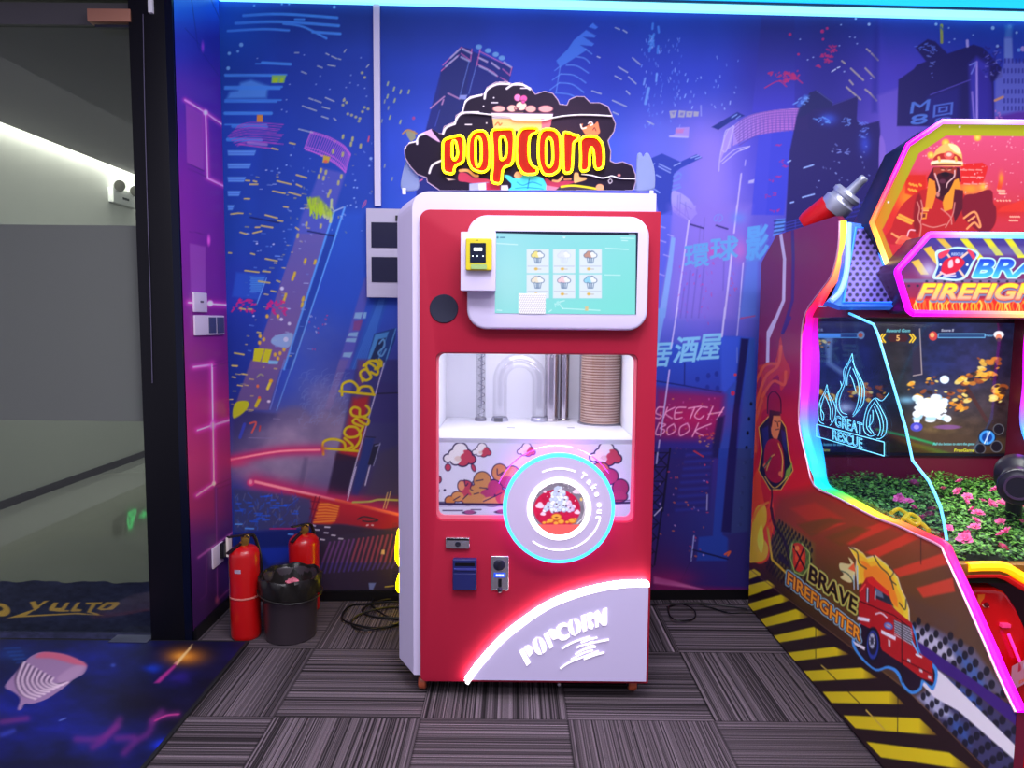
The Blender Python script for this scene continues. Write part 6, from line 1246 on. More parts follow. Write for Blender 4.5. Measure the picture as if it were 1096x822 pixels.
cs = Print((wy(430, 205, YS)[0], YS, zt0 + .001), (wy(684, 205, YS)[0] - wy(430, 205, YS)[0], 0, 0), (0, 0, wy(540, 82, YS)[1] - zt0), .0016)
cs.C[:] = np.array([25, 15, 38]) / 255
cs.blob(600, 140, 60, 40, (70, 44, 66), .5)
cs.line(outl, 1.6, (206, 176, 204), .9)
WL = (238, 228, 236)
for p in (P6([(20, 480), (30, 450), (90, 434)]), P6([(100, 450), (110, 400), (190, 372)]), P6([(270, 385), (290, 345), (345, 320)]), P6([(345, 320), (365, 275), (400, 250), (500, 245)]), P6([(395, 240), (410, 185), (445, 152), (520, 132)]), P6([(540, 155), (555, 100), (620, 62), (700, 60)]), P7([(0, 62), (60, 66), (105, 95)]), P6([(685, 90), (730, 62), (792, 62)]), P6([(180, 640), (200, 590), (255, 560)])): cs.sline(p, 2.4, WL, .95, 1)
cs.spoly(P6([(85, 335), (120, 300), (155, 290), (185, 318), (190, 350), (250, 440), (150, 385), (110, 360)]), (206, 160, 214)); cs.spoly(P6([(195, 360), (225, 355), (248, 400), (245, 425)]), (24, 16, 44))
# bucket of popcorn
cs.poly(P6([(585, 245), (792, 245), (792, 345), (600, 345)]) , (230, 190, 150)); cs.poly([(526.5, 121), (590, 121), (587, 140), (529, 140)], (232, 180, 120)); cs.poly([(579, 121), (591, 121), (588, 140), (580, 140)], (206, 110, 130)); cs.poly(P7([(180, 250), (255, 250), (240, 330), (185, 335)]), (206, 104, 130))
cs.poly([(526, 120.5), (592, 121.5), (591, 127), (527, 127)], (216, 206, 226)); cs.line([(526, 120.5), (592, 121.5)], .9, (70, 30, 60))
for (x, y, rx, ry, c) in ((534, 116.5, 7, 3.6, (222, 160, 150)), (548, 116, 5.5, 4, (232, 176, 160)), (558, 113.5, 6, 5, (240, 196, 176)), (568, 116.5, 6, 4, (226, 160, 150)), (584, 116.5, 8, 4, (222, 150, 150)), (554, 104.5, 4, 4, (232, 120, 176)), (560.5, 105.5, 4, 3.8, (214, 80, 150)), (560, 109, 2.2, 2.2, (200, 70, 140))): cs.ell(x, y, rx, ry, (90, 40, 70)); cs.ell(x, y, rx - .5, ry - .5, c)
cs.sline(P6([(740, 235), (735, 215), (755, 215), (755, 235)]), .8, (90, 40, 60)); cs.sline(P7([(10, 225), (20, 235), (35, 215)]), .8, (90, 40, 60))
cs.sline([(530, 134), (533, 131), (535, 134), (537, 132)], 1.2, (160, 90, 50))
cs.spoly(P7([(435, 330), (450, 320), (445, 345), (490, 325), (495, 305), (520, 325), (545, 305), (555, 340), (560, 380), (520, 395), (470, 390), (450, 365)]), (216, 120, 84)); cs.sline(P7([(435, 325), (445, 350), (470, 345)]), 1.4, (246, 226, 226)); cs.sline(P7([(485, 318), (500, 305), (515, 322), (500, 330)]), 1.2, (246, 226, 226)); cs.sline(P7([(515, 360), (525, 345), (535, 365)]), .8, (90, 40, 50))
# things along the bottom
cs.spoly(P6([(375, 640), (420, 640), (470, 670), (560, 680), (580, 700), (480, 710), (420, 700), (370, 690)]), (176, 52, 84)); cs.sline(P6([(380, 625), (430, 625), (470, 655), (495, 660)]), 3.2, (222, 156, 104)); cs.poly(P6([(440, 710), (560, 700), (640, 720), (640, 756), (440, 756)]), (156, 160, 206)); cs.poly(P6([(500, 712), (545, 705), (548, 756), (505, 756)]), (222, 210, 230)); cs.poly(P6([(550, 705), (640, 700), (640, 756), (552, 756)]), (176, 40, 80)); cs.poly(P6([(285, 670), (305, 690), (350, 685), (310, 675)]), (230, 200, 190)); cs.poly(P6([(645, 720), (690, 720), (700, 756), (645, 756)]), (206, 196, 226))
cs.spoly(P6([(665, 660), (700, 655), (760, 690), (830, 680), (830, 762), (690, 762), (720, 720)]), (70, 196, 232)); cs.spoly(P7([(0, 680), (60, 655), (170, 665), (205, 700), (205, 756), (0, 756)]), (74, 200, 236)); cs.sline(P7([(20, 700), (60, 720), (120, 700), (180, 720)]), 1.0, (30, 130, 190)); cs.sline(P7([(10, 740), (90, 735), (190, 745)]), 1, (30, 130, 190)); cs.sline(P7([(100, 680), (90, 740)]), .9, (20, 100, 160))
cs.spoly(P7([(0, 660), (20, 630), (60, 650), (30, 675)]), (226, 160, 120)); cs.spoly(P7([(205, 670), (260, 700), (340, 690), (400, 700), (300, 730), (260, 740), (215, 720)]), (170, 50, 84)); cs.poly(P7([(210, 720), (300, 735), (300, 756), (210, 756)]), (200, 120, 150))
cs.sline(P7([(255, 690), (290, 692), (315, 665)]), 2.6, (222, 160, 110)); cs.sline(P7([(330, 682), (370, 680)]), 2.2, (206, 130, 100)); cs.spoly(P7([(395, 640), (420, 640), (430, 665), (470, 670), (470, 685), (420, 700), (395, 705), (390, 680)]), (226, 166, 110))
cs.spoly(P7([(295, 735), (380, 718), (500, 735), (600, 765), (300, 765)]), (60, 50, 60)); cs.sline(P7([(310, 730), (390, 722), (520, 740), (590, 758)]), 2.2, (226, 206, 40)); cs.ell(*P7([(560, 735)])[0], 4.4, 3.8, (222, 150, 110)); cs.ell(*P7([(685, 655)])[0], 1.8, 1.5, (206, 130, 130)); cs.sline(P7([(615, 690), (630, 680), (640, 695), (625, 708), (615, 690)]), .8, WL); cs.ell(*P6([(600, 180)])[0], .1, .1, WL)
for p in (P6([(585, 182), (625, 182)]), P6([(415, 325), (455, 325)]), P7([(45, 88), (115, 86)]), P6([(140, 745), (240, 755)])): cs.line(p, 1.2, WL)
for (x, y) in ((600, 150), (533, 205), (553, 315)): cs.ell(*P6([(x, y)])[0], .8, .8, WL)
bd = in_poly
link('cloud_print', cs.mesh(lambda c: in_poly(c[..., 0], c[..., 2], ow)), paint_mat('printed_board', rough=.6, spec=.12), sg); del cs
# neon letters: outer loop, inner loop
Yn = YS - .018
LET = [
 (P6([(268, 425), (330, 405), (385, 392), (408, 420), (410, 500), (402, 570), (345, 595), (338, 650), (268, 636), (266, 530)]), P6([(328, 432), (352, 428), (368, 520), (345, 560), (328, 540)])),
 (P6([(435, 420), (470, 370), (540, 362), (570, 420), (576, 520), (570, 610), (530, 640), (460, 620), (432, 560)]), P6([(480, 420), (500, 404), (518, 430), (520, 560), (500, 606), (482, 580)])),
 (P6([(580, 358), (650, 352), (725, 350), (735, 400), (732, 500), (722, 585), (658, 605), (650, 715), (580, 702), (592, 600), (592, 480)]), P6([(640, 408), (668, 400), (685, 450), (680, 540), (645, 560), (640, 480)])),
 (P7([(30, 380), (60, 345), (155, 345), (150, 378), (105, 392), (95, 470), (100, 560), (125, 598), (155, 610), (150, 648), (60, 650), (20, 580), (15, 470)]), None),
 (P7([(160, 410), (185, 355), (265, 355), (302, 400), (308, 520), (300, 620), (250, 655), (190, 650), (158, 560)]), P7([(210, 430), (232, 405), (252, 440), (255, 570), (232, 606), (210, 580)])),
 (P7([(318, 372), (362, 378), (388, 392), (428, 396), (412, 428), (388, 440), (385, 540), (378, 638), (322, 644), (320, 500)]), None),
 (P7([(430, 430), (460, 400), (540, 402), (580, 450), (588, 530), (582, 608), (528, 620), (520, 500), (506, 468), (495, 500), (492, 622), (432, 632), (436, 530)]), None)]
NEO = mat('yellow_neon', (255, 240, 20), .4, emit=(255, 232, 0), es=2.0); LR = mat('letter_red', (158, 22, 6), .6, spec=.15)
redp = mat('letter_red')
for (o, i) in LET:
    O2 = chaikin(L_y(o, Yn))
    loops = [O2]
    if i: I2 = chaikin(L_y(i, Yn)); loops.append(I2)
    lt_ = plate('sign_letter', loops, YS - .013, .006, LR, sg)
    for lp in loops: tube('neon_tube', [(x, YS - .018, z) for x, z in lp], .0046, NEO, lt_, closed=True, n=8)
# cable tied across the sign and clear side stands
CBL = mat('white_cable', (226, 220, 232), .4)
pth = P6([(405, 247), (500, 252), (590, 262), (700, 272)]) + P7([(0, 292), (90, 296), (180, 298), (240, 285), (320, 270), (430, 262), (540, 264), (640, 270)])
tube('white_cable', [tuple(v) for v in catmull([(a, YS - .008, b) for a, b in L_y(pth, YS - .008)])], .0028, CBL, sg, n=6)
pth = P7([(440, 648), (500, 655), (570, 672), (610, 668), (640, 660), (690, 675), (790, 678)])
tube('white_cable', [tuple(v) for v in catmull([(a, YS - .008, b) for a, b in L_y(pth, YS - .008)])], .0024, CBL, sg, n=6)
WR = film_mat('cloudy_plastic_wrap', (176, 190, 226), .8)
for pts in ([(437, 166), (440, 162), (444, 170), (448, 190), (447, 203), (430, 203), (431, 185)], [(682, 166), (686, 164), (688, 168), (691, 164), (695, 166), (700, 180), (701, 196), (698, 203), (679, 203), (681, 185)]):
    lp = [tuple(v) for v in catmull(L_y(pts, YS + .02), True, 4)]; lp = [(x, max(z, zt0 + .002)) for x, z in lp]
    plate('protective_wrap', [lp], YS + .014, .012, WR, sg, bev=.003)
for xx in (432.5, 697.5):
    p = wy(xx, 203, YS - .01); box('mounting_tab', (p[0] - .006, YS - .012, zt0 + .0005), (p[0] + .006, YS - .006, zt0 + .022), mat('white_plastic', (226, 224, 232), .4), sg, bev=.001)
# ================================================================== firefighter arcade cabinet
XG = 1.135
gm_ = empty('arcade_cabinet', (1.58, 2.5, 0), 'large red firefighter water-shooting arcade cabinet with rainbow light edges and yellow striped side', 'arcade machine')
BUR = mat('burgundy_panel', (112, 22, 50), .4); DRK = mat('cabinet_dark', (22, 18, 34), .4)
def gx_(x, y, X=XG): p = on_x(x, y, X); return (p[1], p[2])
def G_x(L, X=XG): return [gx_(x, y, X) for x, y in L]
def R6(p): return K(796, 100, 3.16, p)
def V4(p): return K(795, 340, 2.936, p)
def V5(p): return K(830, 560, 4.111, p)
def V3(p): return K(780, 560, 3.136, p)
def V7(p): return K(960, 660, 5.074, p)
def V6(p): return K(960, 500, 4.11, p)
def V8(p): return K(1020, 590, 4.829, p)
top_px = R6([(48, 575), (110, 480), (312, 415)]); edge_px = R6([(326, 432), (322, 520), (300, 612), (262, 668), (212, 740)]) + V4([(186, 60), (183, 200), (178, 330), (203, 450), (226, 528), (300, 566), (411, 625)]) + V6([(0, 256), (95, 300), (190, 345), (216, 390), (310, 595), (400, 800)]) + V7([(560, 330), (650, 520)])
prof = G_x(top_px + edge_px)
yend = prof[-1][0]; pb_ = [(yend - .005, prof[-1][1] - .05), (yend - .005, .012), (3.20, .012), (3.215, .012)]
yb = gx_(803, 600)[0]
back_y = gx_(811, 283)[0]
prof = prof + [(yend - .004, .015), (3.235, .015)]
prof[0] = (3.24, prof[0][1]); 
plate('side_panel', [prof], XG + .001, .022, BUR, gm_, axis='x')
plate('side_panel', [[(a, b) for a, b in prof]], XG + .88, .05, BUR, gm_, axis='x')
# printed skin of the side
sp = Print((XG, 1.42, .015), (0, 1.84, 0), (0, 0, 1.74), .0026)
sp.C[:] = 0
sp.table([800, 830, 860, 900, 960, 1020, 1096], [240, 320, 400, 470, 520, 560, 620, 700, 800], [
 [(120, 26, 58)] * 7, [(116, 24, 56)] * 7, [(142, 26, 54), (150, 26, 54), (160, 28, 62)] + [(160, 28, 60)] * 4, [(190, 26, 36), (196, 26, 38), (186, 26, 50)] + [(190, 26, 40)] * 4,
 [(206, 34, 26), (210, 34, 26), (206, 34, 30), (206, 40, 30)] + [(196, 44, 30)] * 3, [(150, 50, 22), (190, 46, 26), (214, 52, 28), (196, 60, 34), (206, 60, 34), (200, 62, 36), (120, 50, 40)],
 [(70, 34, 26), (60, 44, 24), (86, 60, 26), (92, 62, 26), (110, 62, 30), (90, 50, 34), (80, 44, 40)], [(34, 20, 26), (34, 20, 26), (44, 28, 26), (60, 38, 30), (66, 48, 44), (70, 56, 60), (74, 54, 56)], [(30, 18, 26)] * 3 + [(40, 24, 30), (60, 50, 90), (70, 72, 130), (60, 50, 96)]])
# red band diagonals on the brown upper area
BR = (92, 66, 26)
sp.poly(V4([(80, 640), (110, 560), (226, 535), (411, 630)]) + V6([(190, 345), (400, 800)]) + V7([(655, 540), (655, 820), (0, 500)]) + [(880, 640), (830, 590)], (96, 66, 32), .55, 12)
for (a, b, c, d) in (((175, 690), (285, 632), (320, 648), (210, 706)), ((262, 745), (385, 655), (440, 680), (330, 775)),):
    pass
for p in (V5([(150, 40), (230, 0), (310, 0), (190, 42)]), V5([(250, 75), (480, -10), (530, 8), (330, 95)]), V5([(395, 128), (590, 40), (640, 62), (450, 152)]), V5([(515, 205), (740, 130), (760, 180), (545, 238)]), V5([(620, 285), (780, 240), (790, 300), (650, 328)])):
    sp.poly(p, (206, 60, 36), .85, 2.2)
for p in (V4([(150, 600), (205, 640), (320, 632), (226, 580)]),):
    sp.poly(p, (196, 56, 30), .6, 4)
for p in (V4([(170, 650), (275, 628), (310, 640), (215, 690)]), V4([(258, 690), (350, 655), (400, 665), (310, 720)])): sp.poly(p, (112, 70, 24), .8, 3)
sp.poly(V5([(560, 300), (800, 420), (780, 520), (600, 400)]), (84, 60, 52), .5, 8)
# carbon stripes in grey-white lines at the top back
sp.line(R6([(125, 475), (138, 560), (135, 700), (85, 822)]), 3.6, (206, 196, 208)); sp.line(V4([(105, 0), (80, 45), (78, 140)]), 3.6, (206, 196, 208)); sp.line(R6([(165, 465), (168, 560), (165, 700), (132, 808)]), 3.2, (56, 26, 100)); sp.line(V4([(148, 0), (125, 48)]), 3.4, (56, 26, 100))
# perforated areas
def holes(poly_, c0, dot, d, rr_, a=.9):
    Yv, Zv = [], []
    L = G_x(poly_); y0, y1 = min(q[0] for q in L), max(q[0] for q in L); z0, z1 = min(q[1] for q in L), max(q[1] for q in L)
    i = 0
    z = z0
    while z < z1:
        y = y0 + (d / 2 if i % 2 else 0)
        while y < y1:
            if in_poly(np.array([y]), np.array([z]), L)[0]:
                X_, Y_ = project(np.array([XG, y, z])); X2, _ = project(np.array([XG, y - rr_, z])); _, Y2 = project(np.array([XG, y, z + rr_]))
                sp.ell(float(X_), float(Y_), max(abs(float(X2 - X_)), .4), max(abs(float(Y2 - Y_)), .4), dot, a, .8)
            y += d
        z += d * .55; i += 1
PG = (104, 104, 40)
sp.poly(V5([(0, -20), (60, 10), (170, 90), (170, 250), (60, 200), (0, 150)]), (110, 104, 40), .75, 6); sp.poly(V4([(110, 650), (180, 700), (205, 822), (110, 822), (75, 720)]), (100, 92, 34), .7, 4)
holes(V5([(-90, -60), (60, 10), (170, 90), (150, 330), (40, 290), (-60, 170)]), None, (24, 22, 18), .034, .010)
metal = V5([(600, 360), (640, 330), (760, 420), (860, 600)]) + V7([(600, 470), (655, 500), (655, 820), (450, 820), (300, 700), (100, 440), (40, 420), (210, 380), (190, 250), (110, 130), (80, 60)])
sp.poly(V7([(75, 30), (200, 60), (420, 180), (600, 420), (560, 430), (300, 300), (110, 130)]), (96, 92, 120), .9, 5); sp.poly(V7([(80, 60), (190, 90), (300, 180), (330, 250), (240, 230), (110, 140)]), (206, 206, 226), .75, 7); sp.poly(V7([(290, 150), (420, 250), (500, 400), (400, 360)]), (60, 100, 176), .7, 8)
sp.poly(V7([(140, 235), (420, 410), (655, 600), (655, 820), (470, 820), (100, 430), (210, 385)]), (60, 60, 100), .9, 5); sp.poly(V7([(200, 280), (260, 330), (300, 400), (250, 480), (330, 560), (220, 540), (110, 440), (200, 385)]), (196, 200, 226), .8, 7); sp.poly(V7([(280, 350), (420, 430), (460, 520), (380, 480)]), (60, 104, 190), .8, 8); sp.poly(V7([(290, 540), (380, 600), (400, 700), (300, 620)]), (56, 96, 176), .7, 8)
holes(V7([(60, 0), (200, 50), (420, 170), (640, 480), (640, 560), (520, 470), (300, 300), (110, 130), (80, 60)]), None, (26, 26, 36), .040, .0115); holes(V7([(160, 250), (420, 420), (655, 620), (655, 900), (520, 880), (100, 430), (200, 390)]), None, (26, 26, 40), .040, .0115)
sp.poly(V7([(110, 132), (205, 195), (655, 510), (655, 600), (420, 410), (140, 232)]), (62, 34, 116), 1, 1.2); sp.poly(V7([(190, 265), (270, 330), (655, 712), (655, 792), (330, 510), (205, 440), (130, 365), (150, 355), (200, 385)]), (222, 218, 232), 1, 1.2)
# flames
FO, FY, FR = (236, 96, 26), (246, 186, 34), (206, 40, 30)
sp.spoly(V4([(30, 470), (40, 380), (30, 300), (60, 200), (50, 150), (100, 140), (118, 60), (130, 120), (150, 170), (120, 230), (110, 180), (70, 230), (90, 280), (60, 300), (50, 400)]), (196, 56, 32), .9)
for p in ([(40, 420), (38, 300), (70, 190), (110, 150), (120, 90)], [(60, 250), (95, 200), (130, 210), (135, 170)], [(35, 340), (60, 260)], [(42, 200), (70, 150), (105, 145)]): sp.sline(V4(p), 3.2, (216, 92, 34), .9)
sp.spoly(V4([(22, 700), (20, 600), (30, 520), (50, 470), (60, 540), (75, 600), (90, 560), (100, 640), (88, 700), (80, 760), (40, 770)]), (226, 70, 26))
sp.spoly(V4([(20, 760), (25, 680), (40, 600), (70, 590), (75, 640), (60, 680), (80, 720), (70, 760), (30, 770)]), FY); sp.spoly(V4([(45, 700), (58, 650), (66, 700), (58, 740)]), (250, 226, 60)); sp.sline(V4([(30, 640), (50, 600), (80, 580)]), 2.4, (246, 130, 40)); sp.sline(V4([(85, 640), (98, 620), (96, 680)]), 2.0, FR)
sp.line(V4([(78, 660), (92, 760), (150, 815)]), 2.4, (206, 170, 30)); sp.sline(V4([(80, 660), (95, 640), (92, 670)]), 1.6, FO); sp.poly(V4([(115, 735), (150, 770), (150, 790), (112, 760)]), (34, 26, 44), .8); sp.sline(V4([(90, 600), (100, 650), (130, 700), (150, 770)]), 3, (40, 24, 30), .8)
# firefighter badge
sp.poly(V4([(50, 345), (100, 290), (135, 345), (145, 430), (158, 480), (120, 540), (85, 540), (50, 480), (60, 420)]), (30, 26, 40)); sp.line(V4([(50, 345), (100, 290), (135, 345), (145, 430), (158, 480), (120, 540), (85, 540), (50, 480), (60, 420)]), 1.0, (226, 196, 60), closed=True)
sp.poly(V4([(60, 350), (80, 340), (82, 420), (68, 440)]), (36, 40, 96)); sp.poly(V4([(120, 350), (135, 360), (140, 430), (125, 400)]), (36, 40, 96)); sp.poly(V4([(136, 480), (156, 455), (150, 490), (130, 515)]), (120, 160, 50))
sp.poly(V4([(78, 300), (80, 250), (95, 235), (112, 240), (120, 270), (118, 320), (88, 330)]), (150, 26, 50)); sp.sline(V4([(78, 300), (80, 250), (98, 232), (118, 255), (120, 300)]), 1.0, (30, 16, 24)); sp.spoly(V4([(88, 320), (92, 300), (115, 300), (120, 330), (112, 370), (104, 385), (90, 365)]), (222, 130, 70)); sp.poly(V4([(84, 290), (118, 296), (118, 308), (96, 308), (90, 345), (82, 330)]), (54, 20, 20))
for p in ([(100, 325), (106, 327)], [(112, 327), (117, 326)], [(104, 352), (113, 350)], [(109, 330), (111, 342)]): sp.line(V4(p), .8, (60, 16, 16))
sp.spoly(V4([(72, 400), (90, 380), (118, 390), (130, 440), (128, 500), (105, 520), (75, 500), (66, 450)]), (160, 26, 40)); sp.sline(V4([(75, 480), (88, 440), (100, 430)]), 1.2, (196, 180, 60)); sp.sline(V4([(112, 395), (125, 440), (122, 500)]), 1.2, (226, 190, 60)); sp.ell(*V4([(70, 465)])[0], 2.2, 2.6, (216, 110, 60)); sp.ell(*V4([(118, 490)])[0], 2.2, 2.6, (216, 110, 60)); sp.sline(V4([(68, 470), (88, 440)]), 1.6, (60, 90, 60)); sp.line(V4([(90, 520), (92, 560), (88, 600)]), 1.6, (60, 26, 30)); sp.sline(V4([(70, 500), (100, 535), (140, 500)]), 1.0, (230, 190, 60))
# lower hazard stripes
hz_edge = V3([(65, 150), (290, 325), (600, 560), (860, 822), (1000, 960)])
low = V3([(65, 150), (290, 325), (600, 560), (860, 822), (1000, 960), (480, 900), (60, 305)])
sp.poly(V3([(65, 145), (200, 250), (290, 322), (420, 425), (600, 565), (720, 680), (860, 815), (1100, 1060), (560, 1100), (480, 770), (60, 305)]), (38, 22, 26), 1, 1.2)
YL = (222, 200, 26)
for p in ([(68, 160), (85, 153), (112, 172), (68, 188)], [(66, 208), (130, 192), (160, 212), (66, 245)], [(66, 270), (175, 240), (208, 258), (66, 300)], [(95, 325), (225, 288), (268, 315), (115, 350)], [(140, 380), (285, 348), (330, 375), (162, 402)], [(195, 435), (355, 415), (405, 440), (222, 463)], [(250, 496), (445, 485), (500, 520), (280, 530)], [(315, 566), (545, 565), (590, 608), (345, 603)], [(385, 645), (640, 655), (700, 712), (425, 688)], [(462, 734), (740, 770), (820, 830), (510, 785)], [(545, 830), (880, 880), (960, 960), (590, 880)], [(640, 930), (1000, 1000), (1100, 1100), (690, 985)]):
    a, b, c, d = V3(p); mx_, my_ = (b[0] + c[0]) / 2, (b[1] + c[1]) / 2
    x0 = a[0]; x1 = c[0]
    sp.poly([a, b, c, d], hgrad(x0 + (x1 - x0) * .8, YL, x1, (90, 60, 30)), 1, 1.0)
sp.line(hz_edge, .8, (130, 96, 60), .8)
for p in ([(292, 320), (292, 455)], [(568, 560), (566, 725)], [(292, 458), (325, 490)], [(465, 630), (520, 690)], [(325, 490), (465, 630)]): sp.line(V3(p), .7, (20, 14, 16) if p[0][0] not in (292,) else (60, 46, 20))
sp.line(V3([(462, 628), (522, 692)]), 1.6, (206, 180, 70)); sp.line(V3([(312, 478), (330, 494)]), 1.4, (196, 170, 70)); sp.line(V5([(640, 60), (640, 180)]), .7, (40, 20, 20))
# BRAVE FIREFIGHTER lettering, badge, truck with flames
sp.spoly(V5([(65, 90), (110, 80), (150, 130), (145, 200), (110, 235), (70, 200)]), (96, 130, 60), .7, 3); sp.spoly(V5([(75, 95), (105, 88), (130, 120), (128, 190), (105, 215), (80, 190), (78, 140)]), (196, 50, 26)); sp.ell(*V5([(105, 150)])[0], 4.6, 8, (226, 76, 30)); sp.line(V5([(80, 100), (130, 200)]), 1.6, (40, 20, 20)); sp.line(V5([(130, 100), (85, 205)]), 1.6, (40, 20, 20)); sp.ell(*V5([(95, 110)])[0], 2.4, 3, (236, 130, 60)); sp.line(V5([(75, 90), (65, 150), (85, 215), (120, 230), (150, 190), (150, 130), (115, 90)]), 1.0, (170, 190, 90), closed=False)
fl = [(322, 105), (350, 108), (385, 130), (400, 150), (440, 140), (470, 165), (500, 190), (540, 240), (555, 290), (575, 330), (590, 380), (592, 440), (560, 420), (520, 370), (480, 320), (440, 280), (405, 235), (380, 260), (360, 270), (350, 200), (355, 160)]
sp.poly(V5(fl), (200, 196, 170), 1, 1.0)
for k, (sc_x, c) in enumerate(((.96, (236, 200, 50)), (.80, (240, 176, 40)), (.62, (232, 130, 34)))):
    cx_, cy_ = 450, 260; sp.poly(V5([(cx_ + (x - cx_) * sc_x, cy_ + (y - cy_) * sc_x) for x, y in fl]), c, 1, 1.5)
for p in ([(330, 108), (360, 130), (368, 175), (400, 200)], [(432, 142), (460, 190), (500, 230), (520, 290)], [(500, 192), (520, 215), (505, 245), (530, 270)], [(575, 335), (570, 380), (545, 350)]): sp.sline(V5(p), 1.3, (60, 60, 50))
sp.spoly(V5([(285, 175), (330, 180), (320, 150), (345, 175), (350, 230), (330, 262), (285, 240), (300, 225), (282, 200)]), (206, 196, 130)); sp.poly(V5([(320, 200), (345, 175), (352, 215)]), (226, 96, 50)); sp.sline(V5([(290, 210), (320, 225), (345, 262)]), 1.2, (60, 90, 70)); sp.line(V5([(360, 190), (362, 290)]), 1.4, (160, 190, 200)); sp.line(V5([(345, 230), (346, 290)]), 1.2, (160, 190, 200))
BO = (64, 140, 216)
sp.spoly(V5([(335, 520), (370, 590), (440, 650), (490, 640), (530, 660), (560, 720), (600, 752), (640, 735), (655, 700), (695, 735), (712, 640), (640, 570), (610, 460), (560, 420), (420, 400), (370, 440)]), BO); sp.spoly(V5([(350, 525), (380, 585), (440, 640), (495, 628), (540, 650), (570, 712), (602, 738), (634, 722), (645, 688), (690, 715), (698, 645), (632, 580), (600, 470), (500, 430), (380, 440)]), (36, 22, 40))
TR, TD = (172, 30, 34), (104, 18, 26)
sp.poly(V5([(365, 385), (370, 290), (400, 240), (425, 235), (500, 310), (515, 370), (600, 440), (620, 560), (690, 610), (695, 700), (640, 680), (560, 620), (470, 560), (430, 470), (370, 440)]), TR)
sp.poly(V5([(402, 245), (425, 235), (498, 300), (500, 325), (408, 262)]), (206, 40, 36)); sp.poly(V5([(435, 280), (500, 325), (520, 365), (440, 330)]), (40, 44, 56)); sp.poly(V5([(440, 285), (470, 305), (475, 330), (442, 318)]), (96, 110, 130)); sp.poly(V5([(398, 285), (412, 290), (412, 350), (398, 340)]), (60, 50, 60)); sp.line(V5([(405, 285), (404, 345)]), 1.2, (200, 200, 210)); sp.line(V5([(440, 300), (438, 335)]), 1.0, (206, 206, 216))
sp.line(V5([(365, 340), (520, 405), (605, 470)]), .8, (20, 14, 20)); sp.poly(V5([(362, 410), (415, 420), (412, 435), (360, 425)]), (226, 222, 230)); sp.poly(V5([(465, 468), (530, 500), (528, 516), (465, 485)]), (226, 222, 230))
sp.poly(V5([(520, 425), (590, 455), (606, 520), (600, 540), (525, 480)]), (60, 56, 64))
for k in range(7): sp.line(V5([(524, 430 + k * 10), (600, 468 + k * 11)]), .9, (196, 196, 206))
sp.line(V5([(556, 440), (556, 700)]), .8, (20, 12, 20)); sp.ell(*V5([(497, 452)])[0], 5, 3.6, (60, 100, 180), 1, 1, .4); sp.ell(*V5([(497, 452)])[0], 3.6, 2.2, (160, 170, 196), 1, 1, .4); sp.line(V5([(485, 447), (508, 456)]), .7, (200, 60, 60)); sp.poly(V5([(495, 510), (506, 516), (506, 545), (496, 540)]), (206, 190, 190))
sp.ell(*V5([(428, 535)])[0], 8.2, 19, (22, 22, 36)); sp.ell(*V5([(428, 535)])[0], 6.2, 15.5, (44, 60, 150)); sp.ell(*V5([(428, 530)])[0], 4.8, 12, (30, 30, 50)); sp.ell(*V5([(425, 518)])[0], 3.4, 8, (170, 176, 196)); sp.ell(*V5([(424, 518)])[0], 1.6, 4, (50, 50, 66))
for a_, b_ in (((412, 490), (438, 545)), ((438, 495), (412, 545)), ((410, 518), (440, 520))): sp.line(V5([a_, b_]), .7, (60, 60, 80))
for (x, y) in ((587, 605), (640, 648), (678, 678)): sp.poly(V5([(x - 7, y - 10), (x + 7, y - 4), (x + 7, y + 10), (x - 7, y + 4)]), (206, 196, 200)); sp.line(V5([(560, 600), (690, 665)]), 1.0, TD); sp.line(V5([(600, 520), (630, 575)]), 1.2, (120, 180, 230)); sp.line(V5([(620, 578), (642, 588)]), 1.6, (226, 226, 236)); sp.sline(V5([(440, 400), (465, 395), (490, 415)]), 1.0, (220, 200, 206)); sp.line(V5([(372, 300), (395, 270)]), 1.2, (220, 70, 60))
sp.poly(V5([(340, 518), (395, 545), (392, 560), (350, 535)]), (226, 222, 230))
sp.text('BRAVE', *V5([(146, 250), (352, 396)]), (2, -15.5), (38, 32, 22), bold=.035, rim=(3.6, (164, 190, 96))); sp.text('BRAVE', *V5([(146, 250), (352, 396)]), (2, -15.5), (34, 28, 20), bold=.035, rim=(1.6, (206, 170, 70)))
sp.text('FIREFIGHTER', *V5([(52, 266), (372, 520)]), (1.0, -12.6), (232, 96, 30), bold=.04, rim=(4.4, (130, 176, 190))); sp.text('FIREFIGHTER', *V5([(52, 266), (372, 520)]), (1.0, -12.6), lambda X, Y: shade((246, 150, 40), (226, 66, 26))(((Y - (624 + (X - 842) * .79)) / 14)), bold=.035, rim=(1.8, (70, 20, 16)))
sp.C *= 1.12
link('side_print', sp.mesh(lambda c: in_poly(c[..., 1], c[..., 2], prof)), paint_mat('printed_side', rough=.3, spec=.45), gm_); del sp
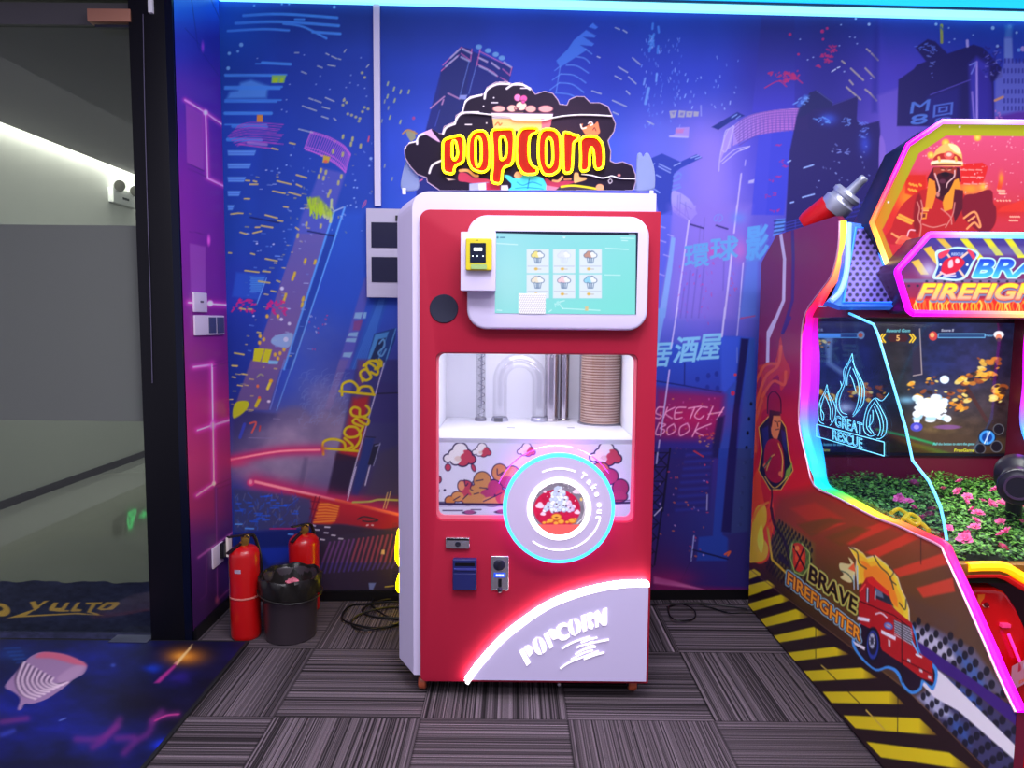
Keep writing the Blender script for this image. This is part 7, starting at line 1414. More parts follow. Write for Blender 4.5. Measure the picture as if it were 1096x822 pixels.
# ---- rainbow LED edge on both side panels
rb = [(0, (190, 240, 40)), (.035, (255, 200, 60)), (.09, (255, 120, 90)), (.15, (250, 30, 60)), (.19, (240, 10, 120)), (.25, (236, 0, 255)), (.33, (190, 40, 255)), (.385, (70, 140, 255)), (.44, (20, 190, 255)), (.50, (20, 220, 200)), (.55, (40, 240, 80)), (.62, (190, 240, 40)), (.68, (255, 190, 40)), (.74, (255, 110, 40)), (.79, (255, 40, 50)), (.85, (255, 20, 130)), (.92, (255, 0, 230)), (1.0, (240, 0, 255))]
def rainbow(t):
    xs_ = [q[0] for q in rb]; return [np.interp(t, xs_, [q[1][i] / 255 for q in rb]) for i in range(3)]
def led_edge(X0, X1, name='edge_light'):
    P_ = catmull(G_x(edge_px), n=5); L = [0]
    for a, b in zip(P_, P_[1:]): L.append(L[-1] + float(np.linalg.norm(b - a)))
    me = bpy.data.meshes.new('led'); V, Fc, cols = [], [], []
    n = len(P_)
    for i, p in enumerate(P_):
        t = P_[min(i + 1, n - 1)] - P_[max(i - 1, 0)]; t /= np.linalg.norm(t) + 1e-9; nn = np.array([t[1], -t[0]])   # outwards (towards the player)
        c = rainbow(L[i] / L[-1])
        XX = X0 + float(np.interp(L[i] / L[-1], [0, .12, .26, .42, .56, .72, 1], [.024, .032, .072, .072, .04, .024, .022])); nb_ = min(1.0, .45 + 3 * L[i] / L[-1])
        for (X, s) in ((X0 + .003, p - nn * .002), (X0 + .003, p + nn * .007 * nb_), (X0 + .008, p + nn * .012 * nb_), (XX - .006, p + nn * .012 * nb_), (XX, p + nn * .007 * nb_), (XX, p - nn * .002)): V.append((X, s[0], s[1])); cols.append(c)
    for i in range(n - 1):
        for k in range(5): Fc.append((i * 6 + k, i * 6 + k + 1, (i + 1) * 6 + k + 1, (i + 1) * 6 + k))
    Fc.append(tuple(range(6))); Fc.append(tuple(range((n - 1) * 6, n * 6)))
    me.from_pydata(V, [], Fc); at = me.color_attributes.new('paint', 'FLOAT_COLOR', 'POINT')
    at.data.foreach_set('color', np.concatenate([np.concatenate([s2l(np.array(c)), [1.0]]) for c in cols]).astype(np.float32))
    return link(name, me, paint_mat('rainbow_led', rough=.4, es=1.25), gm_, smooth=True)
led_edge(XG - .002, XG + .062); led_edge(XG + .868, XG + .932)
lip = catmull(G_x(edge_px), n=3)
tube('chrome_bead', [(XG - .002, a, b) for a, b in lip], .0035, mat('pink_bead', (236, 170, 190), .3, .4), gm_, n=6)
# ---- cabinet core, roof, back, base
XI0, XI1 = XG + .0235, XG + .879
box('rear_body', (XI0, 3.02, .02), (XI1, 3.23, 1.60), DRK, gm_)
box('roof_panel', (XI0, 2.72, 1.585), (XI1, 3.23, 1.61), DRK, gm_)
box('plinth', (XG + .01, 1.50, 0), (XG + .92, 3.22, .016), DRK, gm_)
YSc = 2.84
box('screen_surround', (XI0, YSc, .70), (XI1, YSc + .05, 1.585), BUR, gm_)
scx1 = on_y(1078, 420, YSc)[0]; scz0 = on_y(980, 484, YSc)[2]; scz1 = on_y(980, 345, YSc)[2]
box('screen_frame', (XI0 + .005, YSc - .012, scz0 - .012), (scx1 + .012, YSc, scz1 + .03), DRK, gm_)
gs = Print((XI0 + .010, YSc - .014, scz0), (scx1 - XI0 - .010, 0, 0), (0, 0, scz1 - scz0), .0019)
def D3(p): return K(855, 330, 4.3278, p)
gs.table([860, 920, 960, 1000, 1040, 1080], [340, 390, 430, 460, 484], [[(24, 26, 60), (26, 30, 66), (30, 24, 40), (22, 26, 64), (24, 30, 74), (20, 22, 50)], [(30, 40, 90), (26, 34, 84), (36, 34, 40), (26, 34, 84), (40, 40, 90), (30, 26, 50)], [(40, 40, 70), (40, 46, 90), (26, 34, 40), (60, 60, 90), (60, 50, 60), (50, 36, 40)], [(26, 30, 60), (30, 34, 70), (50, 40, 34), (90, 70, 44), (70, 52, 40), (36, 28, 32)], [(20, 24, 54), (24, 28, 60), (44, 34, 26), (74, 54, 34), (56, 42, 30), (26, 22, 26)]])
gs.mottle(9, 6, .3, 31)
gs.poly(D3([(120, 130), (160, 130), (150, 250), (210, 290), (200, 310), (130, 260)]), (150, 180, 216), .6, 5)
r = random.Random(21)
def fire(x0, y0, x1, y1, n, s=1):
    for k in range(n):
        x, y = r.uniform(x0, x1), r.uniform(y0, y1); (a, b), = D3([(x, y)]); L = r.uniform(1, 5) * s
        gs.ell(a, b, L, L * .55, r.choice([(206, 120, 30), (240, 180, 60), (236, 150, 40), (150, 70, 30), (250, 220, 120), (40, 24, 30)]), .85, 1, r.uniform(-.6, .6))
fire(80, 385, 150, 430, 12); fire(230, 350, 330, 430, 34, 1.1); fire(365, 350, 400, 410, 10, 1.1); fire(540, 380, 800, 470, 60); fire(820, 230, 930, 340, 40, 1.1); fire(740, 300, 810, 350, 18); fire(900, 350, 950, 440, 22, 1.1); fire(590, 315, 640, 360, 10, .7); fire(80, 150, 150, 180, 10, .6); fire(500, 340, 530, 380, 8, .7)
for k in range(60): x, y = r.uniform(545, 690), r.uniform(410, 520); (a, b), = D3([(x, y)]); gs.ell(a, b, r.uniform(2, 6), r.uniform(1.4, 4), (236, 244, 255) if k % 4 else (170, 210, 250), .95)
gs.ell(*D3([(612, 460)])[0], 15, 10, (244, 250, 255), 1, 2); gs.blob(*D3([(215, 460)])[0], 9, 5, (200, 214, 236), .8); gs.blob(*D3([(500, 425)])[0], 10, 4, (120, 180, 220), .8)
gs.ell(*D3([(675, 330)])[0], 5, 4.4, (220, 236, 255)); gs.ell(*D3([(545, 550)])[0], 6.5, 5, (70, 70, 190)); gs.ell(*D3([(545, 550)])[0], 3, 2.4, (150, 130, 230)); gs.ell(*D3([(690, 550)])[0], 14, 2.4, (130, 80, 150), .8); gs.line(D3([(780, 370), (870, 520)]), 4, (70, 34, 34), .8)
gs.poly(D3([(525, 180), (560, 170), (575, 310), (530, 315)]), (40, 34, 60)); gs.line(D3([(560, 95), (570, 305), (530, 312)]), 1.2, (190, 170, 170), .8)
gs.poly(D3([(400, 560), (960, 600), (960, 665), (540, 665)]), (70, 50, 34), .7, 4); gs.line(D3([(360, 560), (490, 590), (630, 628)]), 2.6, (30, 160, 90), .8, 2)
# heads-up marks
LBc = (110, 190, 240)
gs.text('Reward Gem', *D3([(406, 110), (514, 110)]), (.6, -3.2), (120, 230, 240), bold=.03)
gs.poly(D3([(408, 138), (425, 120), (495, 120), (510, 138), (495, 155), (425, 155)]), (60, 20, 26)); gs.text('5', *D3([(452, 150), (466, 150)]), (0, -5.6), (250, 196, 110), bold=.03)
for (a, s_) in ((400, -1), (388, -1), (514, 1), (526, 1)): gs.line(D3([(a, 120), (a + s_ * 14, 138), (a, 157)]), 1.6, (246, 200, 40))
for (x0, x1, f_) in ((76, 272, .6), (645, 862, 0)):
    gs.poly(D3([(x0, 118), (x1, 118), (x1, 136), (x0, 136)]), (30, 60, 110)); gs.line(D3([(x0, 118), (x1, 118), (x1, 136), (x0, 136)]), .8, LBc, closed=True)
    if f_: gs.poly(D3([(x0, 119), (x0 + (x1 - x0) * f_, 119), (x0 + (x1 - x0) * f_, 134), (x0, 134)]), (90, 160, 236))
gs.ell(*D3([(288, 124)])[0], 4, 4.4, (120, 150, 180)); gs.ell(*D3([(286, 124)])[0], 2.4, 2.6, (200, 90, 60)); gs.ell(*D3([(622, 128)])[0], 4.6, 5, (196, 60, 60)); gs.ell(*D3([(618, 124)])[0], 2.4, 2.6, (230, 170, 110)); gs.ell(*D3([(926, 122)])[0], 5.6, 4, (226, 226, 236)); gs.ell(*D3([(926, 135)])[0], 3.2, 3.6, (216, 130, 96)); gs.ell(*D3([(926, 146)])[0], 2.6, 2, (60, 50, 60))
gs.text('Score II', *D3([(660, 107), (716, 107)]), (.4, -2.4), (226, 226, 240), bold=.03); gs.text('T E R', *D3([(72, 106), (112, 106)]), (.2, -2.6), (200, 200, 220), bold=.02); gs.text('Water', *D3([(862, 130), (900, 130)]), (.2, -2.0), (120, 200, 250), bold=.03)
for (x0, t_, c, y) in ((622, 'Pull the button to start the game', (110, 220, 240), 636), (720, 'FreeGame', (236, 240, 40), 664)):
    x1 = 812; gs.text(t_, *D3([(x0, y), (x1, y)]), (.4, -3.0), c, bold=.03)
gs.text('in the button to start', *D3([(76, 636), (205, 636)]), (.3, -2.8), (110, 220, 240), bold=.03); gs.text('FreeGame', *D3([(76, 662), (142, 662)]), (.3, -2.8), (216, 220, 90), bold=.03)
gs.ell(*D3([(872, 598)])[0], 9.5, 9.0, (20, 24, 40)); gs.ell(*D3([(872, 598)])[0], 8.2, 7.6, (60, 140, 220)); gs.ell(*D3([(872, 598)])[0], 5.6, 5.2, (24, 60, 140)); gs.line(D3([(860, 625), (885, 572)]), 1.2, (220, 230, 250)); gs.line(D3([(872, 570), (872, 626)]), .7, (160, 200, 240))
for (x, y, q) in ((925, 560, 5), (840, 650, 5), (915, 640, 5.4)): gs.ell(*D3([(x, y)])[0], q + 1, q + 1, (90, 90, 100)); gs.ell(*D3([(x, y)])[0], q, q, (26, 24, 34))
link('game_screen', gs.mesh(), paint_mat('game_lcd', rough=.08, es=.95, spec=.5, dim=.15), gm_); del gs
# ---- flower bed tray
zb0 = .715
box('flower_tray', (XI0, 1.815, .665), (XI1, YSc, zb0), mat('soil_dark', (26, 34, 20), .9), gm_)
lv = []
r = random.Random(9)
V, Fc, cc = [], [], []
for k in range(13000):
    x = r.uniform(XI0 + .01, XI1 - .01); y = 1.825 + (YSc - 1.85) * r.random(); z = zb0 + r.uniform(.004, .035) + .012 * math.sin(x * 21) * math.cos(y * 17)
    s_ = r.uniform(.0055, .010); a = r.uniform(0, 2 * PI); tl = r.uniform(-.9, .9); d1 = np.array([math.cos(a), math.sin(a), tl * .6]) * s_; d2 = np.array([-math.sin(a), math.cos(a), r.uniform(-.5, .5)]) * s_ * .55; p = np.array([x, y, z])
    i = len(V); V += [tuple(p - d1), tuple(p + d2), tuple(p + d1), tuple(p - d2)]; Fc.append((i, i + 1, i + 2, i + 3))
    g = r.random(); c = (54 + 74 * g, 112 + 84 * g, 36 + 44 * g) if r.random() < .8 else (34, 72, 34); cc += [c] * 4
me = bpy.data.meshes.new('foliage'); me.from_pydata(V, [], Fc); at = me.color_attributes.new('paint', 'FLOAT_COLOR', 'POINT')
at.data.foreach_set('color', np.concatenate([np.concatenate([s2l(np.array(c) / 255), [1.0]]) for c in cc]).astype(np.float32))
fo_ = link('foliage', me, paint_mat('leaf_green', rough=.5), gm_); fo_['kind'] = 'stuff'
PF = mat('pink_petals', (240, 110, 168), .6); 
fpx = [(75, 75), (205, 98), (278, 68), (310, 133), (300, 152), (412, 165), (335, 190), (355, 208), (345, 240), (460, 245), (50, 155), (70, 185), (155, 188), (145, 212), (115, 232), (228, 270), (345, 270), (310, 300), (300, 318), (458, 300), (488, 290), (462, 355), (455, 162), (480, 152), (535, 178), (505, 185), (438, 102), (375, 152), (550, 245), (10, 140), (270, 110), (520, 110)]
fl0 = None
for i, q in enumerate(fpx):
    (x, y), = V6([q]); p = on_floor(x, y, zb0 + .04)
    if not (XI0 + .02 < p[0] < XI1 - .02 and 1.82 < p[1] < YSc - .03): continue
    if fl0 is None:
        bm = bmesh.new()
        for k in range(14):
            a = 2.4 * k; rr_ = .007 + .0009 * k; tilt = 1.5 - .08 * k
            v = [bm.verts.new((rr_ * c_ * math.cos(a + d_), rr_ * c_ * math.sin(a + d_), .004 + z_)) for c_, d_, z_ in ((.2, 0, 0), (1, -.55, .006 * tilt), (1.35, 0, .009 * tilt), (1, .55, .006 * tilt))]
            bm.faces.new(v)
        bmesh.ops.create_cone(bm, segments=8, radius1=.004, radius2=.002, depth=.006, cap_ends=True, matrix=Matrix.Translation((0, 0, .005)))
        me = bpy.data.meshes.new('flower'); bm.to_mesh(me); bm.free(); me.materials.append(PF)
        fl0 = bpy.data.objects.new('pink_flower', me)
    f_ = fl0 if i == 0 else fl0.copy()
    C.objects.link(f_); f_.location = p; f_.rotation_euler = (r.uniform(-.3, .3) + .6, r.uniform(-.3, .3), r.uniform(0, 6)); s_ = r.uniform(.6, 1.0); f_.scale = (s_, s_, s_)
    setp(f_, 'small pink artificial flower in the green planter in front of the game screen', 'flower', 'pink flowers in the game planter')
# yellow hose coil behind the side glass
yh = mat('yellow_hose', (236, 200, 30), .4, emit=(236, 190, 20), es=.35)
hp = [on_floor(x, y, zb0 + .055) for x, y in ((954, 549), (962, 545), (972, 552), (966, 556), (974, 550), (984, 556), (980, 562), (972, 556), (986, 560), (994, 568))]
tube('yellow_hose', [tuple(v) for v in catmull(hp)], .006, yh, label='short yellow hose loop lying on the planter edge behind the side glass', cat='hose')
# ---- etched side glass
gpx = [(866, 327)] + D3([(180, 0), (345, 75), (365, 120), (440, 370), (495, 560), (525, 705), (600, 800)]) + V6([(165, 115), (190, 175), (205, 240), (218, 322)])
glp = G_x(gpx, XG + .03) 
inner = G_x([(1004, 588), (985, 578), (940, 560), (876, 527), (861, 452), (862, 400), (864, 340)], XG + .03)
sgl = plate('side_glass', [glp + inner], XG + .028, .005, glass_mat('speckled_glass', (214, 222, 240), fac=.05), gm_, axis='x')
EB = mat('edge_blue_light', (110, 200, 250), .4, emit=(70, 180, 250), es=1.0)
tube('glass_edge_light', [(XG + .031, a, b) for a, b in glp], .0042, EB, gm_, n=6)
tube('glass_edge_light', [(XG + .85, a, b) for a, b in glp], .0042, EB, gm_, n=6)
ET = mat('etched_blue_light', (130, 210, 240), .4, emit=(86, 190, 236), es=.85)
def U1(p): return K(865, 365, 6.09, p)
def etch(paths, closed=False, w=.0016):
    B = bmesh.new()
    for p in paths:
        q = catmull(U1(p), closed, 5) if len(p) > 2 and not closed else [np.array(v) for v in U1(p)]
        tube_bm(B, [(XG + .0255, *gx_(v[0], v[1], XG + .03)) for v in q], w * .7, closed, 5)
    return B
lines_ = [[(295, 82), (270, 140), (240, 190), (240, 260), (215, 320), (195, 380), (195, 440), (230, 490), (265, 492)], [(295, 82), (310, 160), (350, 240), (375, 310), (370, 400), (340, 450), (300, 492)], [(290, 120), (255, 190), (250, 270), (225, 340), (210, 400), (225, 460), (262, 478)], [(298, 130), (330, 220), (360, 300), (352, 400), (320, 470)], [(285, 170), (265, 230), (262, 290)], [(300, 180), (335, 270), (340, 350), (325, 430), (300, 480)], [(218, 262), (225, 300), (195, 350), (188, 400)], [(282, 220), (300, 260), (320, 330)],
          [(130, 285), (115, 330), (85, 390), (72, 450), (80, 520), (110, 540)], [(130, 285), (145, 350), (175, 400), (188, 460), (175, 520), (150, 550)], [(125, 330), (100, 400), (90, 460), (100, 520)], [(133, 330), (155, 400), (168, 460), (158, 530)], [(120, 360), (150, 440), (150, 510)], [(85, 400), (90, 440), (110, 480), (105, 520)],
          [(535, 340), (490, 390), (445, 372), (400, 420), (375, 500), (372, 580), (410, 620), (450, 610)], [(450, 380), (490, 450), (520, 520), (515, 600), (480, 635), (455, 635)], [(440, 400), (400, 470), (390, 560), (420, 600)], [(450, 410), (485, 480), (500, 560), (485, 620)], [(440, 430), (470, 500), (480, 570), (465, 620)], [(415, 480), (410, 560), (435, 600)], [(430, 450), (430, 520), (400, 560)]]
bmE = etch(lines_)
loops_ = [[(62, 542), (505, 660), (505, 750), (62, 622)]]
for L in loops_: tube_bm(bmE, [(XG + .0255, *gx_(*v, XG + .03)) for v in U1(L)], .0016, True, 5)
link('etched_flames', bm_mesh(bmE), ET, gm_, smooth=True)
def glass_text(t, o, e, up, name):
    G = glyph_bm(t, .0); xs_ = [v.co.x for v in G.verts]; ys_ = [v.co.y for v in G.verts]; mnx, mxx, mny, mxy = min(xs_), max(xs_), min(ys_), max(ys_)
    B = bmesh.new()
    for ed in [e_ for e_ in G.edges if len(e_.link_faces) == 1]:
        q = []
        for v in ed.verts:
            a = (v.co.x - mnx) / (mxx - mnx); b = (v.co.y - mny) / (mxy - mny); q.append((o[0] + a * (e[0] - o[0]) + b * up[0], o[1] + a * (e[1] - o[1]) + b * up[1]))
        if math.dist(*q) < 1e-4: continue
        tube_bm(B, [(XG + .0255, *gx_(*v, XG + .03)) for v in q], .0009, False, 4)
    G.free(); return link(name, bm_mesh(B), ET, gm_)
glass_text('GREAT', *U1([(185, 555), (362, 608)]), (0, -72 / 6.09), 'etched_lettering'); glass_text('RESCUE', *U1([(168, 640), (362, 700)]), (0, -64 / 6.09), 'etched_lettering')
# ---- speaker wing with perforated plate
A0 = on_y(906, 237, 2.50); 
def wing(x, y): # tilted plane of the wing
    return on_plane(x, y, (1.19, 2.49, 1.70), np.array([0, -.93, .36]) / np.linalg.norm([0, -.93, .36]))
wo = [wing(*p) for p in K(860, 170, 4.836, [(222, 325), (352, 345), (492, 750), (484, 765), (200, 765), (120, 738), (165, 690), (198, 610), (215, 520)])]
wn = np.array([0, -.93, .36]); wn = wn / np.linalg.norm(wn)
def slab(name, pts, th, m, parent):
    bm = bmesh.new(); f = bm.faces.new([bm.verts.new(p) for p in pts]); r_ = bmesh.ops.extrude_face_region(bm, geom=[f]); bmesh.ops.translate(bm, verts=[v for v in r_['geom'] if isinstance(v, bmesh.types.BMVert)], vec=tuple(-wn * th)); return link(name, bm_mesh(bm), m, parent)
wg = slab('speaker_wing', wo, .03, mat('wing_blue', (50, 110, 210), .3, emit=(20, 80, 200), es=.35), gm_)
wi = [wing(*p) for p in K(860, 170, 4.836, [(270, 358), (345, 362), (478, 745), (203, 745)])]
tube('blue_light_frame', [tuple(p + wn * .004) for p in wi], .0045, mat('wing_led', (60, 130, 250), .4, emit=(40, 110, 255), es=1.3), wg, closed=True, n=6)
wp = Print(wi[3] + (wi[3] - wi[2]) * .1 + wn * .003, (wi[2] - wi[3]) * 1.2, np.array([0, .36, .93]) / np.linalg.norm([0, .36, .93]) * .30, .003)
wp.C[:] = np.array([120, 110, 206]) / 255
for i in range(14):
    for j in range(9):
        x = 205 + j * 36 + (i % 2) * 18; y = 380 + i * 27; (a, b), = K(860, 170, 4.836, [(x, y)]); wp.ell(a, b, 2.1, 2.1, (30, 26, 70), 1, .9)
pw = [(p[0], p[2]) for p in wi]
link('speaker_grille', wp.mesh(lambda c: in_poly(c[..., 0], c[..., 2], pw)), paint_mat('grille_metal', rough=.4, spec=.5, metal=.2), wg); del wp
strip_pts = [wing(*p) for p in K(860, 170, 4.836, [(232, 340), (225, 520), (212, 620), (180, 700), (140, 738)])]
tube('wing_side_light', [tuple(p + wn * .006) for p in catmull(strip_pts)], .009, mat('wing_strip', (130, 170, 240), .4, emit=(110, 150, 250), es=.9), wg, n=8)
# ---- upper marquee
YM1 = 2.42
XC = XG + .465
def mir(L): return [(2 * XC - x, z) for x, z in L[::-1]]
m1 = L_y(K(930, 125, 6.09, [(85, 822)]) , YM1)[:0]
half = L_y([(954.5, 298)] + K(930, 125, 6.09, [(15, 690), (250, 185), (475, 32)]), YM1)
up1 = half + [(2 * XC - x, z) for x, z in half[::-1]]
plate('marquee_box', [[(XC + (x - XC) * 1.0, z) for x, z in up1]], YM1 + .004, .14, mat('marquee_side', (14, 24, 44), .3), gm_, bev=.002)
b1 = np.array([q for q in up1])
mq = Print((b1[:, 0].min(), YM1, b1[:, 1].min()), (b1[:, 0].max() - b1[:, 0].min(), 0, 0), (0, 0, b1[:, 1].max() - b1[:, 1].min()), .0022)
mq.C = vgrad(140, (206, 76, 116), 300, (190, 30, 34))(mq.X, mq.Y)
def W1(p): return K(930, 125, 6.09, p)
mq.poly(W1([(100, 480), (240, 360), (340, 380), (600, 340), (600, 760), (100, 822)]), (206, 40, 30), .8, 10); mq.blob(*W1([(250, 530)])[0], 12, 14, (240, 130, 30), .9); mq.blob(*W1([(660, 470)])[0], 14, 8, (240, 150, 40), .9); mq.blob(*W1([(880, 600)])[0], 30, 10, (196, 34, 24), .8)
mq.poly(W1([(240, 380), (370, 378), (370, 470), (300, 520), (235, 500)]), (196, 36, 24), .8, 1.5)
for (x, y) in ((265, 435), (285, 440), (305, 445), (330, 440), (260, 470), (280, 475), (300, 478)): mq.line(W1([(x, y), (x + 10, y + 8)]), 2.2, (240, 150, 50))
mq.poly(W1([(600, 310), (740, 298), (775, 325), (768, 360), (740, 440), (600, 440)]), (206, 36, 36)); 
for (y, x0) in ((345, 600), (392, 610), (436, 620)):
    for k in range(3): mq.line(W1([(x0 + k * 50, y), (x0 + 38 + k * 48, y + 2)]), 1.2, (250, 150, 140))
mq.poly(W1([(830, 480), (855, 385), (880, 390), (860, 480)]), (226, 60, 40)); mq.blob(*W1([(862, 400)])[0], 2.4, 6, (246, 140, 50), .9); mq.blob(*W1([(745, 458)])[0], 4, 4, (250, 180, 60), .95); mq.poly(W1([(810, 540), (840, 480), (1000, 500), (960, 560)]), (200, 60, 80), .7, 3); mq.poly(W1([(860, 590), (1010, 540), (1100, 560), (1100, 620), (840, 620)]), (216, 50, 40), .9, 2)
for (x, y, w_2) in ((840, 480, 50), (850, 500, 40), (835, 545, 100), (920, 650, 70), (915, 675, 60)):
    for k in range(5): mq.line(W1([(x + k * w_2 / 5, y), (x + k * w_2 / 5 + 6, y + 3)]), 1.4, (250, 180, 150))
r = random.Random(4)
for k in range(170): x, y = r.uniform(350, 1500), r.uniform(130, 560); (a, b), = W1([(x, y)]); mq.ell(a, b, r.uniform(.3, .8), r.uniform(.3, .8), (250, 200, 210), .7)
for (x, y, s_) in ((500, 170, 4.2), (403, 250, 3.6), (708, 135, 3.8)): mq.ell(*W1([(x, y)])[0], s_, s_, (250, 130, 50)); mq.blob(*W1([(x, y)])[0], s_ * .8, s_ * .8, (255, 220, 90), .9)
# the firefighter
JR, JD = (176, 32, 36), (110, 18, 30)
mq.spoly(W1([(150, 720), (180, 640), (230, 560), (320, 490), (380, 470), (560, 460), (640, 520), (720, 540), (820, 600), (830, 680), (790, 760), (780, 830), (140, 830)]), JR)
mq.spoly(W1([(620, 520), (700, 500), (770, 475), (805, 490), (810, 560), (830, 600), (820, 700), (760, 760), (680, 720), (610, 640)]), (120, 20, 40)); mq.spoly(W1([(330, 500), (350, 600), (320, 760), (290, 700), (300, 560)]), JD, .7, 2)
mq.poly(W1([(380, 400), (420, 330), (590, 330), (600, 420), (560, 470), (500, 560), (440, 530), (390, 470)]), (70, 16, 36))
mq.poly(W1([(390, 400), (430, 420), (440, 500), (410, 600), (365, 600), (380, 480)]), (226, 130, 40)); mq.poly(W1([(520, 430), (585, 400), (600, 470), (560, 480), (545, 600), (490, 620), (480, 560)]), (222, 140, 40)); mq.poly(W1([(560, 470), (615, 480), (610, 600), (560, 690), (545, 600)]), (84, 18, 36))
mq.spoly(W1([(420, 340), (440, 330), (560, 330), (570, 360), (555, 420), (520, 450), (470, 450), (430, 400)]), (150, 50, 40)); mq.spoly(W1([(440, 390), (470, 365), (530, 365), (560, 385), (545, 440), (510, 500), (470, 520), (445, 500)]), (54, 14, 30)); mq.ell(*W1([(498, 375)])[0], 4.4, 2.6, (30, 12, 26)); mq.ell(*W1([(483, 345)])[0], 2, 1, (230, 150, 120)); mq.ell(*W1([(523, 345)])[0], 2, 1, (230, 150, 120)); mq.line(W1([(468, 335), (495, 342)]), 1, (60, 14, 20)); mq.line(W1([(515, 342), (540, 335)]), 1, (60, 14, 20))
mq.sline(W1([(430, 370), (450, 430), (460, 470), (450, 500)]), 1.3, (226, 180, 180)); mq.sline(W1([(560, 350), (555, 390), (515, 430), (505, 460)]), 1.3, (226, 180, 180)); mq.ell(*W1([(480, 420)])[0], 3.6, 2.4, (90, 40, 60)); mq.ell(*W1([(450, 505)])[0], 2, 3, (190, 120, 110))
mq.spoly(W1([(415, 300), (425, 240), (460, 195), (520, 172), (575, 190), (605, 240), (608, 300), (600, 322), (415, 318)]), (232, 176, 96)); mq.spoly(W1([(520, 175), (575, 190), (600, 240), (560, 230), (530, 200)]), (250, 226, 160)); mq.spoly(W1([(428, 290), (440, 250), (500, 235), (570, 245), (600, 290)]), (170, 40, 40)); mq.ell(*W1([(522, 250)])[0], 5.4, 4.2, (226, 90, 80)); mq.ell(*W1([(522, 246)])[0], 3, 2, (250, 190, 170)); mq.sline(W1([(412, 300), (470, 288), (540, 290), (605, 302)]), 3.2, (246, 214, 180)); mq.line(W1([(416, 314), (600, 312)]), 1.3, (90, 20, 30))
for p in ([(455, 265), (460, 285)], [(565, 265), (570, 285)]): mq.line(W1(p), 2.6, (236, 170, 80))
for p in ([(200, 640), (285, 680)], [(188, 655), (275, 695)]): mq.line(W1(p), 2.8, (240, 160, 60))
mq.poly(W1([(335, 625), (380, 625), (375, 665), (345, 668)]), (226, 140, 50)); mq.poly(W1([(345, 632), (370, 632), (368, 655), (350, 658)]), (120, 30, 30)); mq.line(W1([(350, 600), (385, 600)]), 2.4, (236, 150, 50)); mq.line(W1([(355, 612), (385, 612)]), 1.4, (236, 180, 90))
for p in ([(315, 555), (330, 600), (320, 660), (340, 710), (330, 790)], [(560, 560), (545, 640), (500, 720)], [(340, 545), (350, 610), (335, 690)], [(470, 600), (530, 650), (540, 700)], [(350, 700), (420, 720), (500, 700)]): mq.sline(W1(p), 1.3, (206, 120, 110))
for p in ([(150, 760), (200, 790), (250, 800)], [(180, 820), (215, 780), (270, 800)], [(620, 660), (690, 620), (725, 700), (720, 720), (690, 690), (660, 710), (640, 730)], [(650, 680), (690, 650)]): mq.sline(W1(p), 2.2, (240, 150, 90))
mq.sline(W1([(250, 780), (265, 740), (300, 740)]), 1.4, (236, 190, 200)); mq.spoly(W1([(180, 830), (200, 790), (240, 770), (270, 820)]), (226, 90, 70), .8)
OLV = (156, 158, 26)
fr = W1([(40, 690), (275, 195), (485, 58), (1700, 70)]); mq.line([(957, 305), (931, 241)] + fr, 21, hgrad(936, (206, 120, 30), 975, OLV) if True else OLV, 1, 1)
for q in ((127, 556), (592, 65)): mq.ell(*W1([q])[0], 1.2, 1.2, (230, 220, 230))
link('marquee_print', mq.mesh(lambda c: in_poly(c[..., 0], c[..., 2], up1)), paint_mat('backlit_marquee', rough=.25, es=.5, spec=.4, dim=.5), gm_); del mq
def col_tube(name, pts, r_, cols, es, parent, closed=False):
    B = bmesh.new(); tube_bm(B, pts, r_, closed, 8); me = bm_mesh(B); at = me.color_attributes.new('paint', 'FLOAT_COLOR', 'POINT')
    P_ = np.array(pts); d = []
    for v in me.vertices:
        i = int(np.argmin(((P_ - np.array(v.co)) ** 2).sum(1))); d += list(s2l(np.array(cols[i]) / 255)) + [1.0]
    at.data.foreach_set('color', np.array(d, np.float32)); return link(name, me, paint_mat('tube_led_%d' % int(es * 100), rough=.4, es=es), parent, smooth=True)
def seg(L, n=10):
    o = []
    for a, b in zip(L, L[1:]): o += [tuple(np.array(a) + (np.array(b) - np.array(a)) * k / n) for k in range(n)]
    return o + [tuple(L[-1])]
pt = seg([(x, YM1 - .004, z) for x, z in up1])
nP = len(pt)
def ccol(t):
    st_ = [(0, (250, 240, 150)), (.10, (255, 190, 60)), (.16, (255, 90, 40)), (.22, (255, 20, 110)), (.30, (255, 0, 230)), (.37, (230, 60, 255)), (.5, (190, 170, 255)), (.65, (230, 60, 255)), (.8, (255, 60, 80)), (1, (250, 240, 150))]
    return [np.interp(t, [q[0] for q in st_], [q[1][i] for q in st_]) for i in range(3)]
col_tube('marquee_edge_light', pt, .0085, [ccol(i / (nP - 1)) for i in range(nP)], 1.3, gm_)
